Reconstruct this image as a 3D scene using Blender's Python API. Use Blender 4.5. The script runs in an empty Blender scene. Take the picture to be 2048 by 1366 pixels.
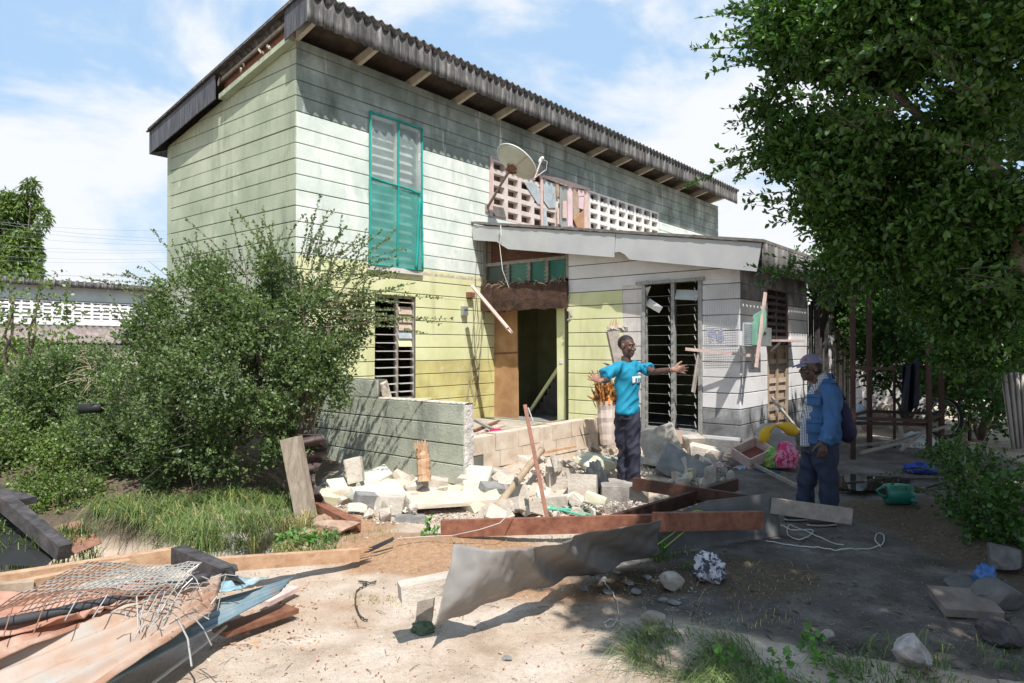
import bpy, bmesh, math, random
import numpy as np
from mathutils import Vector, Matrix, noise, Quaternion
random.seed(7); RNG = np.random.default_rng(11)
scene = bpy.context.scene
COL = scene.collection
R = math.radians
# ---------------------------------------------------------------- camera, sky, sun, exposure
F = 1365.0; EYE = 1.68; HZ = 695.0
cam_d = bpy.data.cameras.new('camera'); cam = bpy.data.objects.new('camera', cam_d); COL.objects.link(cam)
cam.location = (0, 0, EYE); cam.rotation_euler = (R(90) + math.atan(12 / F), 0, 0)
cam_d.sensor_width = 36; cam_d.lens = 24; cam_d.clip_start = .05; cam_d.clip_end = 3000
scene.camera = cam
SUN_EL = R(57); SUN_H = Vector((.27, -.963, 0)).normalized()
SUNV = (SUN_H * math.cos(SUN_EL) + Vector((0, 0, math.sin(SUN_EL)))).normalized()
w = bpy.data.worlds.new('World'); scene.world = w; w.use_nodes = True
nt = w.node_tree; nt.nodes.clear(); N = nt.nodes.new; LK = nt.links.new
wo = N('ShaderNodeOutputWorld'); bg = N('ShaderNodeBackground'); bg.inputs['Strength'].default_value = .12
sky = N('ShaderNodeTexSky'); sky.sky_type = 'NISHITA'; sky.sun_disc = False
sky.sun_elevation = SUN_EL; sky.sun_rotation = math.atan2(SUN_H.x, SUN_H.y); sky.air_density = 1.0; sky.dust_density = .6; sky.ozone_density = 1.4
tc = N('ShaderNodeTexCoord'); mp = N('ShaderNodeMapping'); mp.inputs['Scale'].default_value = (1, 1, 1.9); mp.inputs['Location'].default_value = (.62, .1, .25)
LK(tc.outputs['Generated'], mp.inputs['Vector'])
n1 = N('ShaderNodeTexNoise'); n1.inputs['Scale'].default_value = 2.3; n1.inputs['Detail'].default_value = 9; n1.inputs['Roughness'].default_value = .56; n1.inputs['Distortion'].default_value = .25
LK(mp.outputs['Vector'], n1.inputs['Vector'])
rp = N('ShaderNodeValToRGB'); rp.color_ramp.elements[0].position = .49; rp.color_ramp.elements[1].position = .63
rp.color_ramp.interpolation = 'EASE'
# more cloud towards the horizon
sx = N('ShaderNodeSeparateXYZ'); LK(tc.outputs['Generated'], sx.inputs[0])
hz = N('ShaderNodeMapRange'); hz.inputs['From Min'].default_value = .0; hz.inputs['From Max'].default_value = .5
hz.inputs['To Min'].default_value = .11; hz.inputs['To Max'].default_value = -.02; LK(sx.outputs['Z'], hz.inputs['Value'])
ad = N('ShaderNodeMath'); ad.operation = 'ADD'; LK(n1.outputs['Fac'], ad.inputs[0]); LK(hz.outputs['Result'], ad.inputs[1]); LK(ad.outputs[0], rp.inputs['Fac'])
mx = N('ShaderNodeMixRGB'); mx.inputs['Color2'].default_value = (5.9, 6.1, 6.35, 1); LK(rp.outputs['Color'], mx.inputs['Fac'])
gm = N('ShaderNodeMixRGB'); gm.inputs['Fac'].default_value = .8; gm.inputs['Color2'].default_value = (3.15, 4.65, 6.5, 1); LK(sky.outputs['Color'], gm.inputs['Color1'])
LK(gm.outputs['Color'], mx.inputs['Color1']); LK(mx.outputs['Color'], bg.inputs['Color']); LK(bg.outputs[0], wo.inputs['Surface'])
sd = bpy.data.lights.new('sun', 'SUN'); sd.energy = 5.0; sd.angle = R(.5); sd.color = (1, .965, .91)
so = bpy.data.objects.new('sun', sd); COL.objects.link(so); so.rotation_euler = SUNV.to_track_quat('Z', 'Y').to_euler(); so.location = (0, 0, 20)
scene.view_settings.view_transform = 'Standard'; scene.view_settings.look = 'None'
scene.view_settings.exposure = .42; scene.view_settings.gamma = 1; scene.view_settings.use_curve_mapping = False

# ---------------------------------------------------------------- projection helpers (photo pixels 2048x1366)
def P(x, y, D): return Vector(((x - 1024) / F * D, D, EYE + (HZ - y) / F * D))
def Gz(x, y, z=0.0): return P(x, y, F * (EYE - z) / (y - HZ))
HC = Vector((-3.186, 10.02, 0)); HL = Vector((.635, .773, 0)).normalized(); HG = Vector((.773, -.635, 0)).normalized(); UZ = Vector((0, 0, 1))
def H(s, g, z): return HC + HL * s + HG * g + UZ * z
def ray_plane(x, y, p0, n):
    d = Vector(((x - 1024) / F, 1, (HZ - y) / F)); o = Vector((0, 0, EYE))
    return o + d * ((p0 - o).dot(n) / d.dot(n))
def fac(x, y, g=0.0):                       # long facade -> (s, z)
    q = ray_plane(x, y, H(0, g, 0), HG); return (q - HC).dot(HL), q.z
def crs(x, y, s=4.12):                      # plane across the house -> (g, z)
    q = ray_plane(x, y, H(s, 0, 0), HL); return (q - HC).dot(HG), q.z

# ---------------------------------------------------------------- materials
MATS = {}
def ramp(nt, fac_sock, stops, interp='LINEAR'):
    r = nt.nodes.new('ShaderNodeValToRGB'); cr = r.color_ramp; cr.interpolation = interp
    while len(cr.elements) < len(stops): cr.elements.new(.5)
    for e, (p, c) in zip(cr.elements, stops): e.position = p; e.color = (*c, 1) if len(c) == 3 else c
    nt.links.new(fac_sock, r.inputs['Fac']); return r.outputs['Color']
def npos(nt, stretch=(1, 1, 1), rot=0.0):
    g = nt.nodes.new('ShaderNodeNewGeometry'); m = nt.nodes.new('ShaderNodeMapping')
    m.inputs['Scale'].default_value = stretch; m.inputs['Rotation'].default_value = (0, 0, rot)
    nt.links.new(g.outputs['Position'], m.inputs['Vector']); return m.outputs['Vector']
def nnoise(nt, vec, scale, detail=5, rough=.6, dist=0):
    n = nt.nodes.new('ShaderNodeTexNoise'); n.inputs['Scale'].default_value = scale; n.inputs['Detail'].default_value = detail
    n.inputs['Roughness'].default_value = rough; n.inputs['Distortion'].default_value = dist
    nt.links.new(vec, n.inputs['Vector']); return n.outputs['Fac']
def mixc(nt, fac, a, b, mode='MIX'):
    m = nt.nodes.new('ShaderNodeMixRGB'); m.blend_type = mode
    for s, v in (('Fac', fac), ('Color1', a), ('Color2', b)):
        if hasattr(v, 'links'): nt.links.new(v, m.inputs[s])
        else: m.inputs[s].default_value = v if s == 'Fac' else (*v, 1)
    return m.outputs['Color']
def pm(name, stops, scale=3., detail=6, rough=.85, bump=.25, bscale=60., stretch=(1, 1, 1), metal=0., spec=.3, stains=(), island=0., transl=0., alpha=None, bdist=.01, attr=None):
    """procedural material: noise ramp, list of stains (colour, scale, lo, hi, stretch, amount), bump, per-island variation"""
    if name in MATS: return MATS[name]
    m = bpy.data.materials.new(name); MATS[name] = m; m.use_nodes = True; t = m.node_tree; t.nodes.clear()
    out = t.nodes.new('ShaderNodeOutputMaterial'); b = t.nodes.new('ShaderNodeBsdfPrincipled')
    b.inputs['Metallic'].default_value = metal; b.inputs['Specular IOR Level'].default_value = spec
    if len(stops) == 2 and not isinstance(stops[0][1], (tuple, list)): stops = [(.3, stops), (.7, stops)]
    f = nnoise(t, npos(t, stretch), scale, detail, .62, .3)
    c = ramp(t, f, stops)
    if attr: c = attr(t, c)
    for (sc, ss, lo, hi, st, am) in stains:
        f2 = nnoise(t, npos(t, st), ss, 7, .65, .2)
        fr = ramp(t, f2, [(lo, (0, 0, 0)), (hi, (am, am, am))])
        c = mixc(t, fr, c, sc)
    if island:
        g = t.nodes.new('ShaderNodeNewGeometry'); k_ = island
        c = mixc(t, 1., c, ramp(t, g.outputs['Random Per Island'], [(0, (1 - k_,) * 3), (.45, (1 - k_ * .2, 1 - k_ * .1, 1 - k_ * .4)), (.8, (1 + k_ * .5, 1 + k_ * .5, 1 - k_ * .1)), (1, (1 + k_ * 1.5, 1 + k_ * 1.1, 1 + k_ * .3))]), 'MULTIPLY')
    t.links.new(c, b.inputs['Base Color'])
    rr = ramp(t, f, [(.2, (rough - .12,) * 3), (.8, (min(1, rough + .08),) * 3)]); t.links.new(rr, b.inputs['Roughness'])
    if bump:
        fb = nnoise(t, npos(t), bscale, 4, .7); bn = t.nodes.new('ShaderNodeBump'); bn.inputs['Strength'].default_value = bump; bn.inputs['Distance'].default_value = bdist
        t.links.new(fb, bn.inputs['Height']); t.links.new(bn.outputs[0], b.inputs['Normal'])
    sh = b.outputs[0]
    if transl:
        tr = t.nodes.new('ShaderNodeBsdfTranslucent'); t.links.new(mixc(t, 1., c, (1.5, 1.7, .7), 'MULTIPLY'), tr.inputs['Color'])
        ms = t.nodes.new('ShaderNodeMixShader'); ms.inputs[0].default_value = transl; t.links.new(sh, ms.inputs[1]); t.links.new(tr.outputs[0], ms.inputs[2]); sh = ms.outputs[0]
    if alpha is not None:
        tp = t.nodes.new('ShaderNodeBsdfTransparent'); ms = t.nodes.new('ShaderNodeMixShader'); ms.inputs[0].default_value = alpha
        t.links.new(tp.outputs[0], ms.inputs[1]); t.links.new(sh, ms.inputs[2]); sh = ms.outputs[0]
    t.links.new(sh, out.inputs['Surface']); return m
def flat(name, c, rough=.7, var=.18, **k):
    a = tuple(v * (1 - var) for v in c); b = tuple(min(1, v * (1 + var)) for v in c)
    return pm(name, [(.3, a), (.7, b)], rough=rough, **k)
V = (1, 1, .12)      # vertical streaks
MOLD = (.045, .055, .045)
m_gable = pm('gable_paint', [(.3, (.29, .33, .235)), (.5, (.37, .41, .295)), (.72, (.45, .475, .37))], 1.3, stains=[(MOLD, 1.9, .56, .74, (1, 1, .3), .6), ((.24, .28, .21), 5, .50, .68, V, .6), (MOLD, 12, .62, .76, (1, 1, .3), .6), ((.72, .74, .64), 3, .62, .75, (1, 1, .6), .6), ((.58, .56, .50), 11, .68, .70, (1, 1, 1), .8)], bump=.35, bscale=45)
m_long = pm('facade_paint', [(.3, (.50, .56, .51)), (.5, (.60, .65, .59)), (.72, (.70, .72, .68))], 1.6, stains=[((.82, .82, .76), 2.6, .5, .66, (1, 1, .5), .8), ((.30, .36, .32), 4, .56, .76, V, .55), ((.36, .42, .37), 13, .6, .74, (1, 1, .5), .5), ((.42, .40, .35), 12, .69, .71, (1, 1, 1), .7)], bump=.35, bscale=45)
m_long_top = pm('facade_paint_shade_stained', [(.3, (.15, .175, .155)), (.5, (.23, .27, .24)), (.72, (.40, .44, .41))], 1.6, stains=[((.80, .80, .78), 3.4, .60, .70, V, .75), ((.06, .07, .06), 2.1, .5, .70, (1, 1, .25), .8)], bump=.3, bscale=45)  # eave shadow put into the base tone, mould and pale streaks over it
m_yellow = pm('yellow_paint', [(.3, (.54, .55, .29)), (.5, (.63, .63, .36)), (.72, (.68, .67, .45))], 1.8, stains=[((.38, .33, .17), 3, .54, .74, V, .65), ((.66, .60, .50), 6, .66, .74, (1, 1, 1), .6)], bump=.3, bscale=45)
m_yellow_dirty = pm('yellow_paint_dirty', [(.3, (.38, .32, .13)), (.5, (.52, .47, .20)), (.72, (.60, .58, .28))], 1.8, stains=[((.22, .13, .05), 3, .56, .76, V, .7), ((.60, .52, .42), 5, .62, .72, (1, 1, 1), .7)], bump=.3, bscale=45)
m_white = pm('white_paint', [(.3, (.55, .53, .52)), (.6, (.68, .66, .66))], 2, stains=[((.34, .32, .28), 4, .60, .8, V, .6), ((.45, .40, .36), 11, .64, .8, (1, 1, .4), .5)], bump=.25, bscale=50)
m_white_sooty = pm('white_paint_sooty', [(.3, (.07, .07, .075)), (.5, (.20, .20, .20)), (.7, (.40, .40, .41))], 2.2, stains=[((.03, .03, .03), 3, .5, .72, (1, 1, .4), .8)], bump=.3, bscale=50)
m_grey = pm('grey_weathered_paint', [(.3, (.44, .40, .37)), (.6, (.62, .58, .55))], 3, stains=[((.28, .25, .22), 4, .55, .75, V, .7)], bump=.3)
m_core = pm('mortar_shadow_joint', [(.3, (.10, .10, .085)), (.7, (.2, .19, .16))], 5)
m_yard = pm('green_yard_wall_paint', [(.3, (.30, .32, .24)), (.5, (.42, .44, .35)), (.72, (.51, .52, .44))], 2.4, stains=[((.06, .07, .065), 1.6, .52, .72, (1, 1, .35), .75), ((.55, .56, .50), 7, .62, .7, (1, 1, 1), .5)], bump=.5, bscale=30, bdist=.02)
m_conc = pm('broken_concrete', [(.3, (.28, .235, .19)), (.5, (.40, .35, .295)), (.7, (.52, .47, .41))], 5, stains=[((.2, .18, .16), 9, .6, .75, (1, 1, 1), .6)], bump=.7, bscale=38, bdist=.02)
m_conc_w = pm('pale_broken_concrete', [(.3, (.36, .30, .24)), (.5, (.49, .43, .36)), (.7, (.60, .55, .48))], 6, stains=[((.25, .2, .16), 8, .6, .78, (1, 1, 1), .5)], bump=.6, bscale=40, bdist=.02)
m_conc_g = pm('grey_concrete', [(.3, (.16, .155, .15)), (.7, (.32, .31, .30))], 6, stains=[((.4, .36, .3), 5, .56, .75, (1, 1, 1), .5)], bump=.6, bscale=40, bdist=.02)
m_block = pm('sandcrete_block', [(.3, (.44, .35, .26)), (.5, (.56, .46, .36)), (.7, (.64, .56, .46))], 5, stains=[((.3, .2, .12), 4, .6, .8, (1, 1, 1), .5)], bump=.5, bscale=60)
m_pgreen = pm('green_painted_slab', [(.3, (.48, .50, .40)), (.7, (.60, .60, .52))], 5, stains=[((.5, .46, .4), 7, .55, .7, (1, 1, 1), .8)], bump=.4)
m_pyel = pm('yellow_painted_slab', [(.3, (.52, .50, .34)), (.7, (.62, .60, .46))], 5, stains=[((.6, .56, .5), 7, .55, .7, (1, 1, 1), .8)], bump=.4)
m_asb = pm('weathered_asbestos', [(.3, (.035, .033, .032)), (.5, (.11, .105, .10)), (.72, (.30, .285, .27))], 3.2, stretch=(4, 4, .5), stains=[((.5, .48, .46), 6, .62, .74, (3, 3, .3), .7), ((.02, .02, .02), 3, .52, .7, (2, 2, .5), .7)], bump=.4, bscale=50)
m_barge = pm('barge_board', [(.3, (.03, .032, .037)), (.7, (.14, .145, .16))], 4, stretch=(6, 6, .5), stains=[((.3, .3, .32), 9, .64, .8, (3, 3, .2), .5)], bump=.2)
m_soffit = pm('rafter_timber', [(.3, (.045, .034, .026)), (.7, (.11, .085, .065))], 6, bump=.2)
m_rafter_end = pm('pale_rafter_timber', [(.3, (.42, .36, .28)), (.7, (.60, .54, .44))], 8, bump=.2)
m_dark = pm('dark_interior', [(.3, (.02, .018, .015)), (.7, (.05, .045, .04))], 4)
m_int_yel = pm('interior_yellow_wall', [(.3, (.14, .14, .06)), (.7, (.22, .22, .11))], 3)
def wood(name, a, b, rough=.75, st=()):
    return pm(name, [(.3, a), (.7, b)], 5, rough=rough, stretch=(2, 2, 2), bump=.35, bscale=70, stains=[(tuple(v * .55 for v in a), 20, .55, .75, (1, .2, 1), .7)] + list(st))
m_plank = wood('weathered_plank', (.28, .20, .14), (.46, .36, .27))
m_newwood = wood('raw_orange_timber', (.36, .20, .11), (.54, .36, .23))
m_rustwood = wood('rust_brown_timber', (.15, .055, .035), (.30, .13, .08), .6)
m_darkbeam = wood('shaded_red_brown_timber', (.035, .016, .011), (.09, .042, .028), .6)  # unlit look of the crossing beams put into a darker brown
m_burnt = wood('burnt_timber', (.025, .022, .022), (.10, .09, .09), .7)
m_brownboard = wood('brown_board', (.13, .05, .03), (.26, .12, .07), .6)
m_greywood = wood('grey_old_timber', (.20, .17, .14), (.36, .32, .28))
m_ply = pm('plywood', [(.3, (.30, .15, .07)), (.7, (.46, .28, .15))], 3, rough=.6, bump=.1)
m_steel = pm('dull_window_steel', [(.3, (.22, .22, .21)), (.7, (.38, .38, .36))], 10, rough=.6, metal=.2, bump=.2)
m_glass_l = pm('louvre_glass', [(.3, (.30, .33, .30)), (.7, (.5, .52, .5))], 3, rough=.25, spec=.6, bump=0)
m_slat = pm('pale_louvre_slat', [(.3, (.40, .38, .36)), (.7, (.58, .56, .54))], 6, rough=.5, bump=.1)
m_slat_t = pm('tan_louvre_slat', [(.3, (.44, .34, .26)), (.7, (.60, .48, .38))], 6, rough=.6, bump=.1)
m_slat_d = pm('dusty_slat', [(.3, (.10, .09, .08)), (.7, (.2, .18, .16))], 6, rough=.7, bump=.1)
m_net = flat('green_insect_net', (.03, .36, .30), .6, alpha=.46, bump=0)
m_netdense = flat('green_net_folded', (.02, .34, .29), .6, alpha=.8, bump=0)
m_breeze = pm('breeze_block', [(.3, (.50, .42, .38)), (.7, (.66, .58, .54))], 5, stains=[((.25, .2, .18), 6, .6, .8, (1, 1, 1), .5)], bump=.4)
m_breeze_w = pm('white_breeze_block', [(.3, (.62, .60, .57)), (.7, (.76, .74, .71))], 5, bump=.4)
m_tan_in = flat('brown_behind_screen', (.20, .13, .10))
m_fas = pm('fascia_board_paint', [(.3, (.38, .38, .38)), (.7, (.47, .47, .46))], 2, rough=.6, stains=[((.36, .33, .28), 5, .6, .8, V, .5)], bump=.1)
m_felt = pm('roof_edge_felt', [(.3, (.10, .09, .08)), (.7, (.24, .22, .20))], 6, bump=.5)
m_metal = pm('galvanised_sheet', [(.3, (.16, .145, .13)), (.7, (.25, .235, .22))], 3, rough=.62, metal=.0, spec=.35, stains=[((.50, .24, .12), 2.4, .66, .76, (1, 1, 1), .8), ((.2, .19, .18), 6, .58, .75, (1, 1, 1), .5)], bump=.15, bscale=20)
m_rust = pm('rusty_red_sheet', [(.3, (.22, .09, .055)), (.5, (.36, .18, .12)), (.72, (.50, .35, .27))], 2.6, rough=.6, metal=.1, stains=[((.60, .50, .40), 4, .55, .7, (1, 1, 1), .5)], bump=.2)
m_rusto = pm('rusty_orange_sheet', [(.28, (.24, .11, .07)), (.42, (.36, .20, .13)), (.52, (.46, .33, .25)), (.64, (.42, .40, .36)), (.74, (.22, .34, .40))], 1.5, rough=.55, metal=.1, stains=[((.30, .13, .07), 3, .58, .75, (1, 1, 1), .6)], bump=.2)
m_blue_s = pm('blue_grey_sheet', [(.3, (.10, .16, .19)), (.5, (.20, .28, .32)), (.72, (.36, .39, .39))], 2.4, rough=.45, metal=.3, stains=[((.35, .2, .12), 3, .62, .75, (1, 1, 1), .6)], bump=.15)
m_pinkboard = wood('pinkish_board', (.50, .36, .32), (.66, .50, .45))
m_bluesheet = pm('faded_blue_sheet', [(.3, (.28, .32, .34)), (.7, (.46, .50, .51))], 5, stains=[((.15, .15, .15), 9, .6, .75, (1, 1, 1), .6)], bump=.3)
m_wire = flat('pale_wire', (.42, .41, .38), .5, metal=.3, bump=0)
m_wire_r = flat('rusty_wire', (.22, .12, .08), .7, bump=0)
m_cable_w = flat('white_cable', (.55, .54, .52), .5, bump=0)
m_black = flat('black_rubber', (.018, .018, .018), .6, bump=0)
m_pole = flat('pole_black', (.05, .05, .055), .6)
m_green_pipe = flat('green_pipe', (.10, .36, .24), .4, bump=0)
m_bamboo = pm('bamboo', [(.3, (.28, .20, .13)), (.7, (.44, .34, .24))], 7, rough=.5, stretch=(1, 1, 1), bump=.2)
m_dish = pm('dish_back', [(.3, (.44, .42, .33)), (.7, (.54, .52, .42))], 5, rough=.5, stains=[((.25, .12, .06), 5, .66, .8, (1, 1, 1), .6)], bump=.05)
m_dish_rim = flat('dish_rim', (.66, .66, .6), .5, bump=0)
m_metalbox = flat('meter_box_metal', (.36, .38, .39), .4, metal=.5, bump=.05)
# foliage
def leafmat(name, c, isl=.45, tr=.3, rough=.45):
    return pm(name, [(.3, tuple(v * .8 for v in c)), (.7, tuple(v * 1.25 for v in c))], 2.2, detail=3, rough=rough, bump=0, spec=.45, island=isl, transl=tr)
m_bush = leafmat('bush_leaf', (.115, .165, .076))
m_hedge = leafmat('hedge_leaf', (.13, .185, .06))
m_tree = leafmat('tree_leaf', (.050, .112, .028), .55, .28, .40)
m_mast = leafmat('mast_tree_leaf', (.10, .15, .04), .5, .2)
m_grass = leafmat('grass_blade', (.12, .175, .065), .5, .22)
m_dry = leafmat('dry_grass', (.36, .30, .17), .4, .2)
m_weed = leafmat('weed_leaf', (.09, .20, .05), .4, .3)
m_bark = pm('bark', [(.3, (.10, .075, .055)), (.7, (.22, .17, .13))], 9, bump=.8, bscale=25, bdist=.02)
m_dtwig = flat('dark_twig', (.07, .055, .042), .8, bump=0)
m_twig = flat('twig', (.20, .15, .11), .8, bump=0)

# ---------------------------------------------------------------- mesh helpers
def tag(o, label=None, cat=None, group=None, kind=None):
    if label: o['label'] = label
    if cat: o['category'] = cat
    if group: o['group'] = group
    if kind: o['kind'] = kind
    return o
def link_mesh(name, verts, faces, mat, parent=None, smooth=False, mats=None, fm=None, origin=None):
    vs = [Vector(v) for v in verts]
    if origin is None:
        c = Vector((sum(v.x for v in vs) / len(vs), sum(v.y for v in vs) / len(vs), sum(v.z for v in vs) / len(vs)))
    else: c = Vector(origin)
    me = bpy.data.meshes.new(name); me.from_pydata([v - c for v in vs], [], faces)
    for mm in (mats or [mat]): me.materials.append(mm)
    if fm: me.polygons.foreach_set('material_index', fm)
    if smooth: me.polygons.foreach_set('use_smooth', [True] * len(me.polygons))
    me.update()
    o = bpy.data.objects.new(name, me); COL.objects.link(o); o.location = c
    if parent is not None:
        o.parent = parent; o.matrix_parent_inverse = WM[parent.name].inverted()
    WM[o.name] = Matrix.Translation(c)
    return o
WM = {}
def empty(name, loc, label, cat, group=None):
    o = bpy.data.objects.new(name, None); COL.objects.link(o); o.location = loc; o.empty_display_size = .1
    WM[o.name] = Matrix.Translation(Vector(loc)); return tag(o, label, cat, group)
class MB:
    def __init__(s): s.v = []; s.f = []; s.m = []; s.mi = 0
    def add(s, vs, fs):
        b = len(s.v); s.v += [Vector(v) for v in vs]; s.f += [tuple(i + b for i in f) for f in fs]; s.m += [s.mi] * len(fs)
    def hexa(s, a):          # 8 points: bottom loop 0-3, top loop 4-7
        s.add(a, [(0, 3, 2, 1), (4, 5, 6, 7), (0, 1, 5, 4), (1, 2, 6, 5), (2, 3, 7, 6), (3, 0, 4, 7)])
    def box(s, c, dx, dy, dz, ax=None, ay=None, az=None):   # full sizes along axes
        c = Vector(c); ax = Vector(ax or (1, 0, 0)).normalized(); az = Vector(az or (0, 0, 1)); ay = Vector(ay) if ay else az.cross(ax)
        ay = ay.normalized(); az = ax.cross(ay).normalized()
        X, Y, Z = ax * dx / 2, ay * dy / 2, az * dz / 2
        s.hexa([c - X - Y - Z, c + X - Y - Z, c + X + Y - Z, c - X + Y - Z, c - X - Y + Z, c + X - Y + Z, c + X + Y + Z, c - X + Y + Z])
    def beam(s, p, q, w, h, up=(0, 0, 1)):
        p, q = Vector(p), Vector(q); d = q - p; L = d.length; d.normalize(); up = Vector(up)
        side = d.cross(up)
        if side.length < 1e-3: side = d.cross(Vector((1, 0, 0)))
        side.normalize(); u = side.cross(d)
        s.box((p + q) / 2, L, w, h, d, side, u)
    def prism(s, pts, off):     # polygon of 3d points extruded by vector
        n = len(pts); pts = [Vector(p) for p in pts]; off = Vector(off)
        s.add(pts + [p + off for p in pts], [tuple(range(n))[::-1], tuple(range(n, 2 * n))] + [(i, (i + 1) % n, (i + 1) % n + n, i + n) for i in range(n)])
    def tube(s, pts, r, n=6, caps=True):
        pts = [Vector(p) for p in pts]; rs = r if isinstance(r, (list, tuple)) else [r] * len(pts)
        vs, fs = [], []; prev = None
        for i, p in enumerate(pts):
            d = (pts[min(i + 1, len(pts) - 1)] - pts[max(i - 1, 0)]).normalized()
            if prev is None: a = d.orthogonal().normalized()
            else:
                a = prev - d * prev.dot(d)
                a = a.normalized() if a.length > 1e-5 else d.orthogonal().normalized()
            prev = a; b = d.cross(a)
            vs += [p + (a * math.cos(2 * math.pi * k / n) + b * math.sin(2 * math.pi * k / n)) * rs[i] for k in range(n)]
        for i in range(len(pts) - 1):
            for k in range(n): k2 = (k + 1) % n; fs.append((i * n + k, i * n + k2, (i + 1) * n + k2, (i + 1) * n + k))
        if caps: fs += [tuple(range(n))[::-1], tuple(range((len(pts) - 1) * n, len(pts) * n))]
        s.add(vs, fs)
    def grid(s, fn, nu, nv):
        vs = [fn(i / nu, j / nv) for j in range(nv + 1) for i in range(nu + 1)]
        s.add(vs, [(j * (nu + 1) + i, j * (nu + 1) + i + 1, (j + 1) * (nu + 1) + i + 1, (j + 1) * (nu + 1) + i) for j in range(nv) for i in range(nu)])
    def sheet(s, fn, nu, nv, th):    # a grid with thickness along z-ish normal
        def nrm(u, v):
            e = .01; a = Vector(fn(min(1, u + e), v)) - Vector(fn(max(0, u - e), v)); b = Vector(fn(u, min(1, v + e))) - Vector(fn(u, max(0, v - e)))
            return a.cross(b).normalized()
        top = [Vector(fn(i / nu, j / nv)) for j in range(nv + 1) for i in range(nu + 1)]
        bot = [Vector(fn(i / nu, j / nv)) - nrm(i / nu, j / nv) * th for j in range(nv + 1) for i in range(nu + 1)]
        n = len(top); W = nu + 1
        fs = [(j * W + i, j * W + i + 1, (j + 1) * W + i + 1, (j + 1) * W + i) for j in range(nv) for i in range(nu)]
        fs += [tuple(n + k for k in f[::-1]) for f in fs]
        ed = [(i, i + 1) for i in range(nu)] + [(j * W + nu, (j + 1) * W + nu) for j in range(nv)] + [(nv * W + i + 1, nv * W + i) for i in range(nu)][::-1] + [((j + 1) * W, j * W) for j in range(nv)]
        fs += [(b, a, a + n, b + n) for a, b in ed]
        s.add(top + bot, fs)
    def build(s, name, mat, parent=None, smooth=False, mats=None, origin=None):
        return link_mesh(name, s.v, s.f, mat, parent, smooth, mats, s.m if mats else None, origin)
def hull(pts):
    bm = bmesh.new(); vv = [bm.verts.new(p) for p in pts]; bmesh.ops.convex_hull(bm, input=vv)
    bm.verts.ensure_lookup_table(); keep = [v for v in bm.verts if v.link_faces]; ix = {v: i for i, v in enumerate(keep)}
    vs = [v.co.copy() for v in keep]; fs = [tuple(ix[v] for v in f.verts) for f in bm.faces]; bm.free(); return vs, fs
def smoothstep(a, b, x):
    t = max(0., min(1., (x - a) / (b - a))); return t * t * (3 - 2 * t)
def fbm(x, y, z=0., o=4): return noise.fractal(Vector((x, y, z)), 1.0, 2.0, o)

# ---------------------------------------------------------------- ground
def zg(x, y):
    z = .12 * smoothstep(6.6, 9.8, y)
    d = smoothstep(-1.7, -2.5, x)
    dy = y - (6.05 + .12 * (x + 2.5)); z -= .38 * d * math.exp(-(dy / .62) ** 4)
    z += .30 * smoothstep(-2.3, -3.4, x) * smoothstep(6.9, 8.2, y)
    z += .09 * math.exp(-((x + .75) ** 2 / .5 + (y - 5.7) ** 2 / .12))
    z += .10 * math.exp(-((x + 1.75) ** 2 / .35 + (y - 6.4) ** 2 / .4))
    z += -.13 * math.exp(-((x - 1.2) ** 2 / .45 + (y - 7.05) ** 2 / .12)) + .20 * math.exp(-((x - .7) ** 2 / 2.2 + (y - 8.5) ** 2 / .45))
    e = smoothstep(3.35, 3.9, x) * smoothstep(7.6, 6.6, y); z += .22 * e * (.6 + .4 * noise.noise(Vector((x * 1.7, y * 1.7, 2))))
    # raised broken kerb of old paving, lower right
    k = (x - .5) * .50 + (y - 4.35); z += .045 * smoothstep(.06, -.05, k) * smoothstep(.3, 1.3, x)
    z += .016 * fbm(x * 1.3, y * 1.3, 1) + 0.012 * fbm(x * 5, y * 5, 3) + .006 * fbm(x * 17, y * 17, 5)
    return z
def axis(lo, hi, st, far, g=1.22):
    a = list(np.arange(lo, hi + st / 2, st)); d = st
    while a[-1] < far: d *= g; a.append(a[-1] + d)
    d = st
    while a[0] > -far: d *= g; a.insert(0, a[0] - d)
    return a
xs = axis(-6.2, 5.6, .045, 900); ys = [v for v in axis(2.2, 10.5, .045, 900)]
vv = [(x, y, zg(x, y) if (abs(x) < 60 and -20 < y < 80) else 0) for y in ys for x in xs]; W = len(xs)
gf = [(j * W + i, j * W + i + 1, (j + 1) * W + i + 1, (j + 1) * W + i) for j in range(len(ys) - 1) for i in range(W - 1)]
ground = link_mesh('ground', vv, gf, None, None, True, mats=[bpy.data.materials.new('ground_soil')], origin=(0, 0, 0))
ground['kind'] = 'structure'
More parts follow.
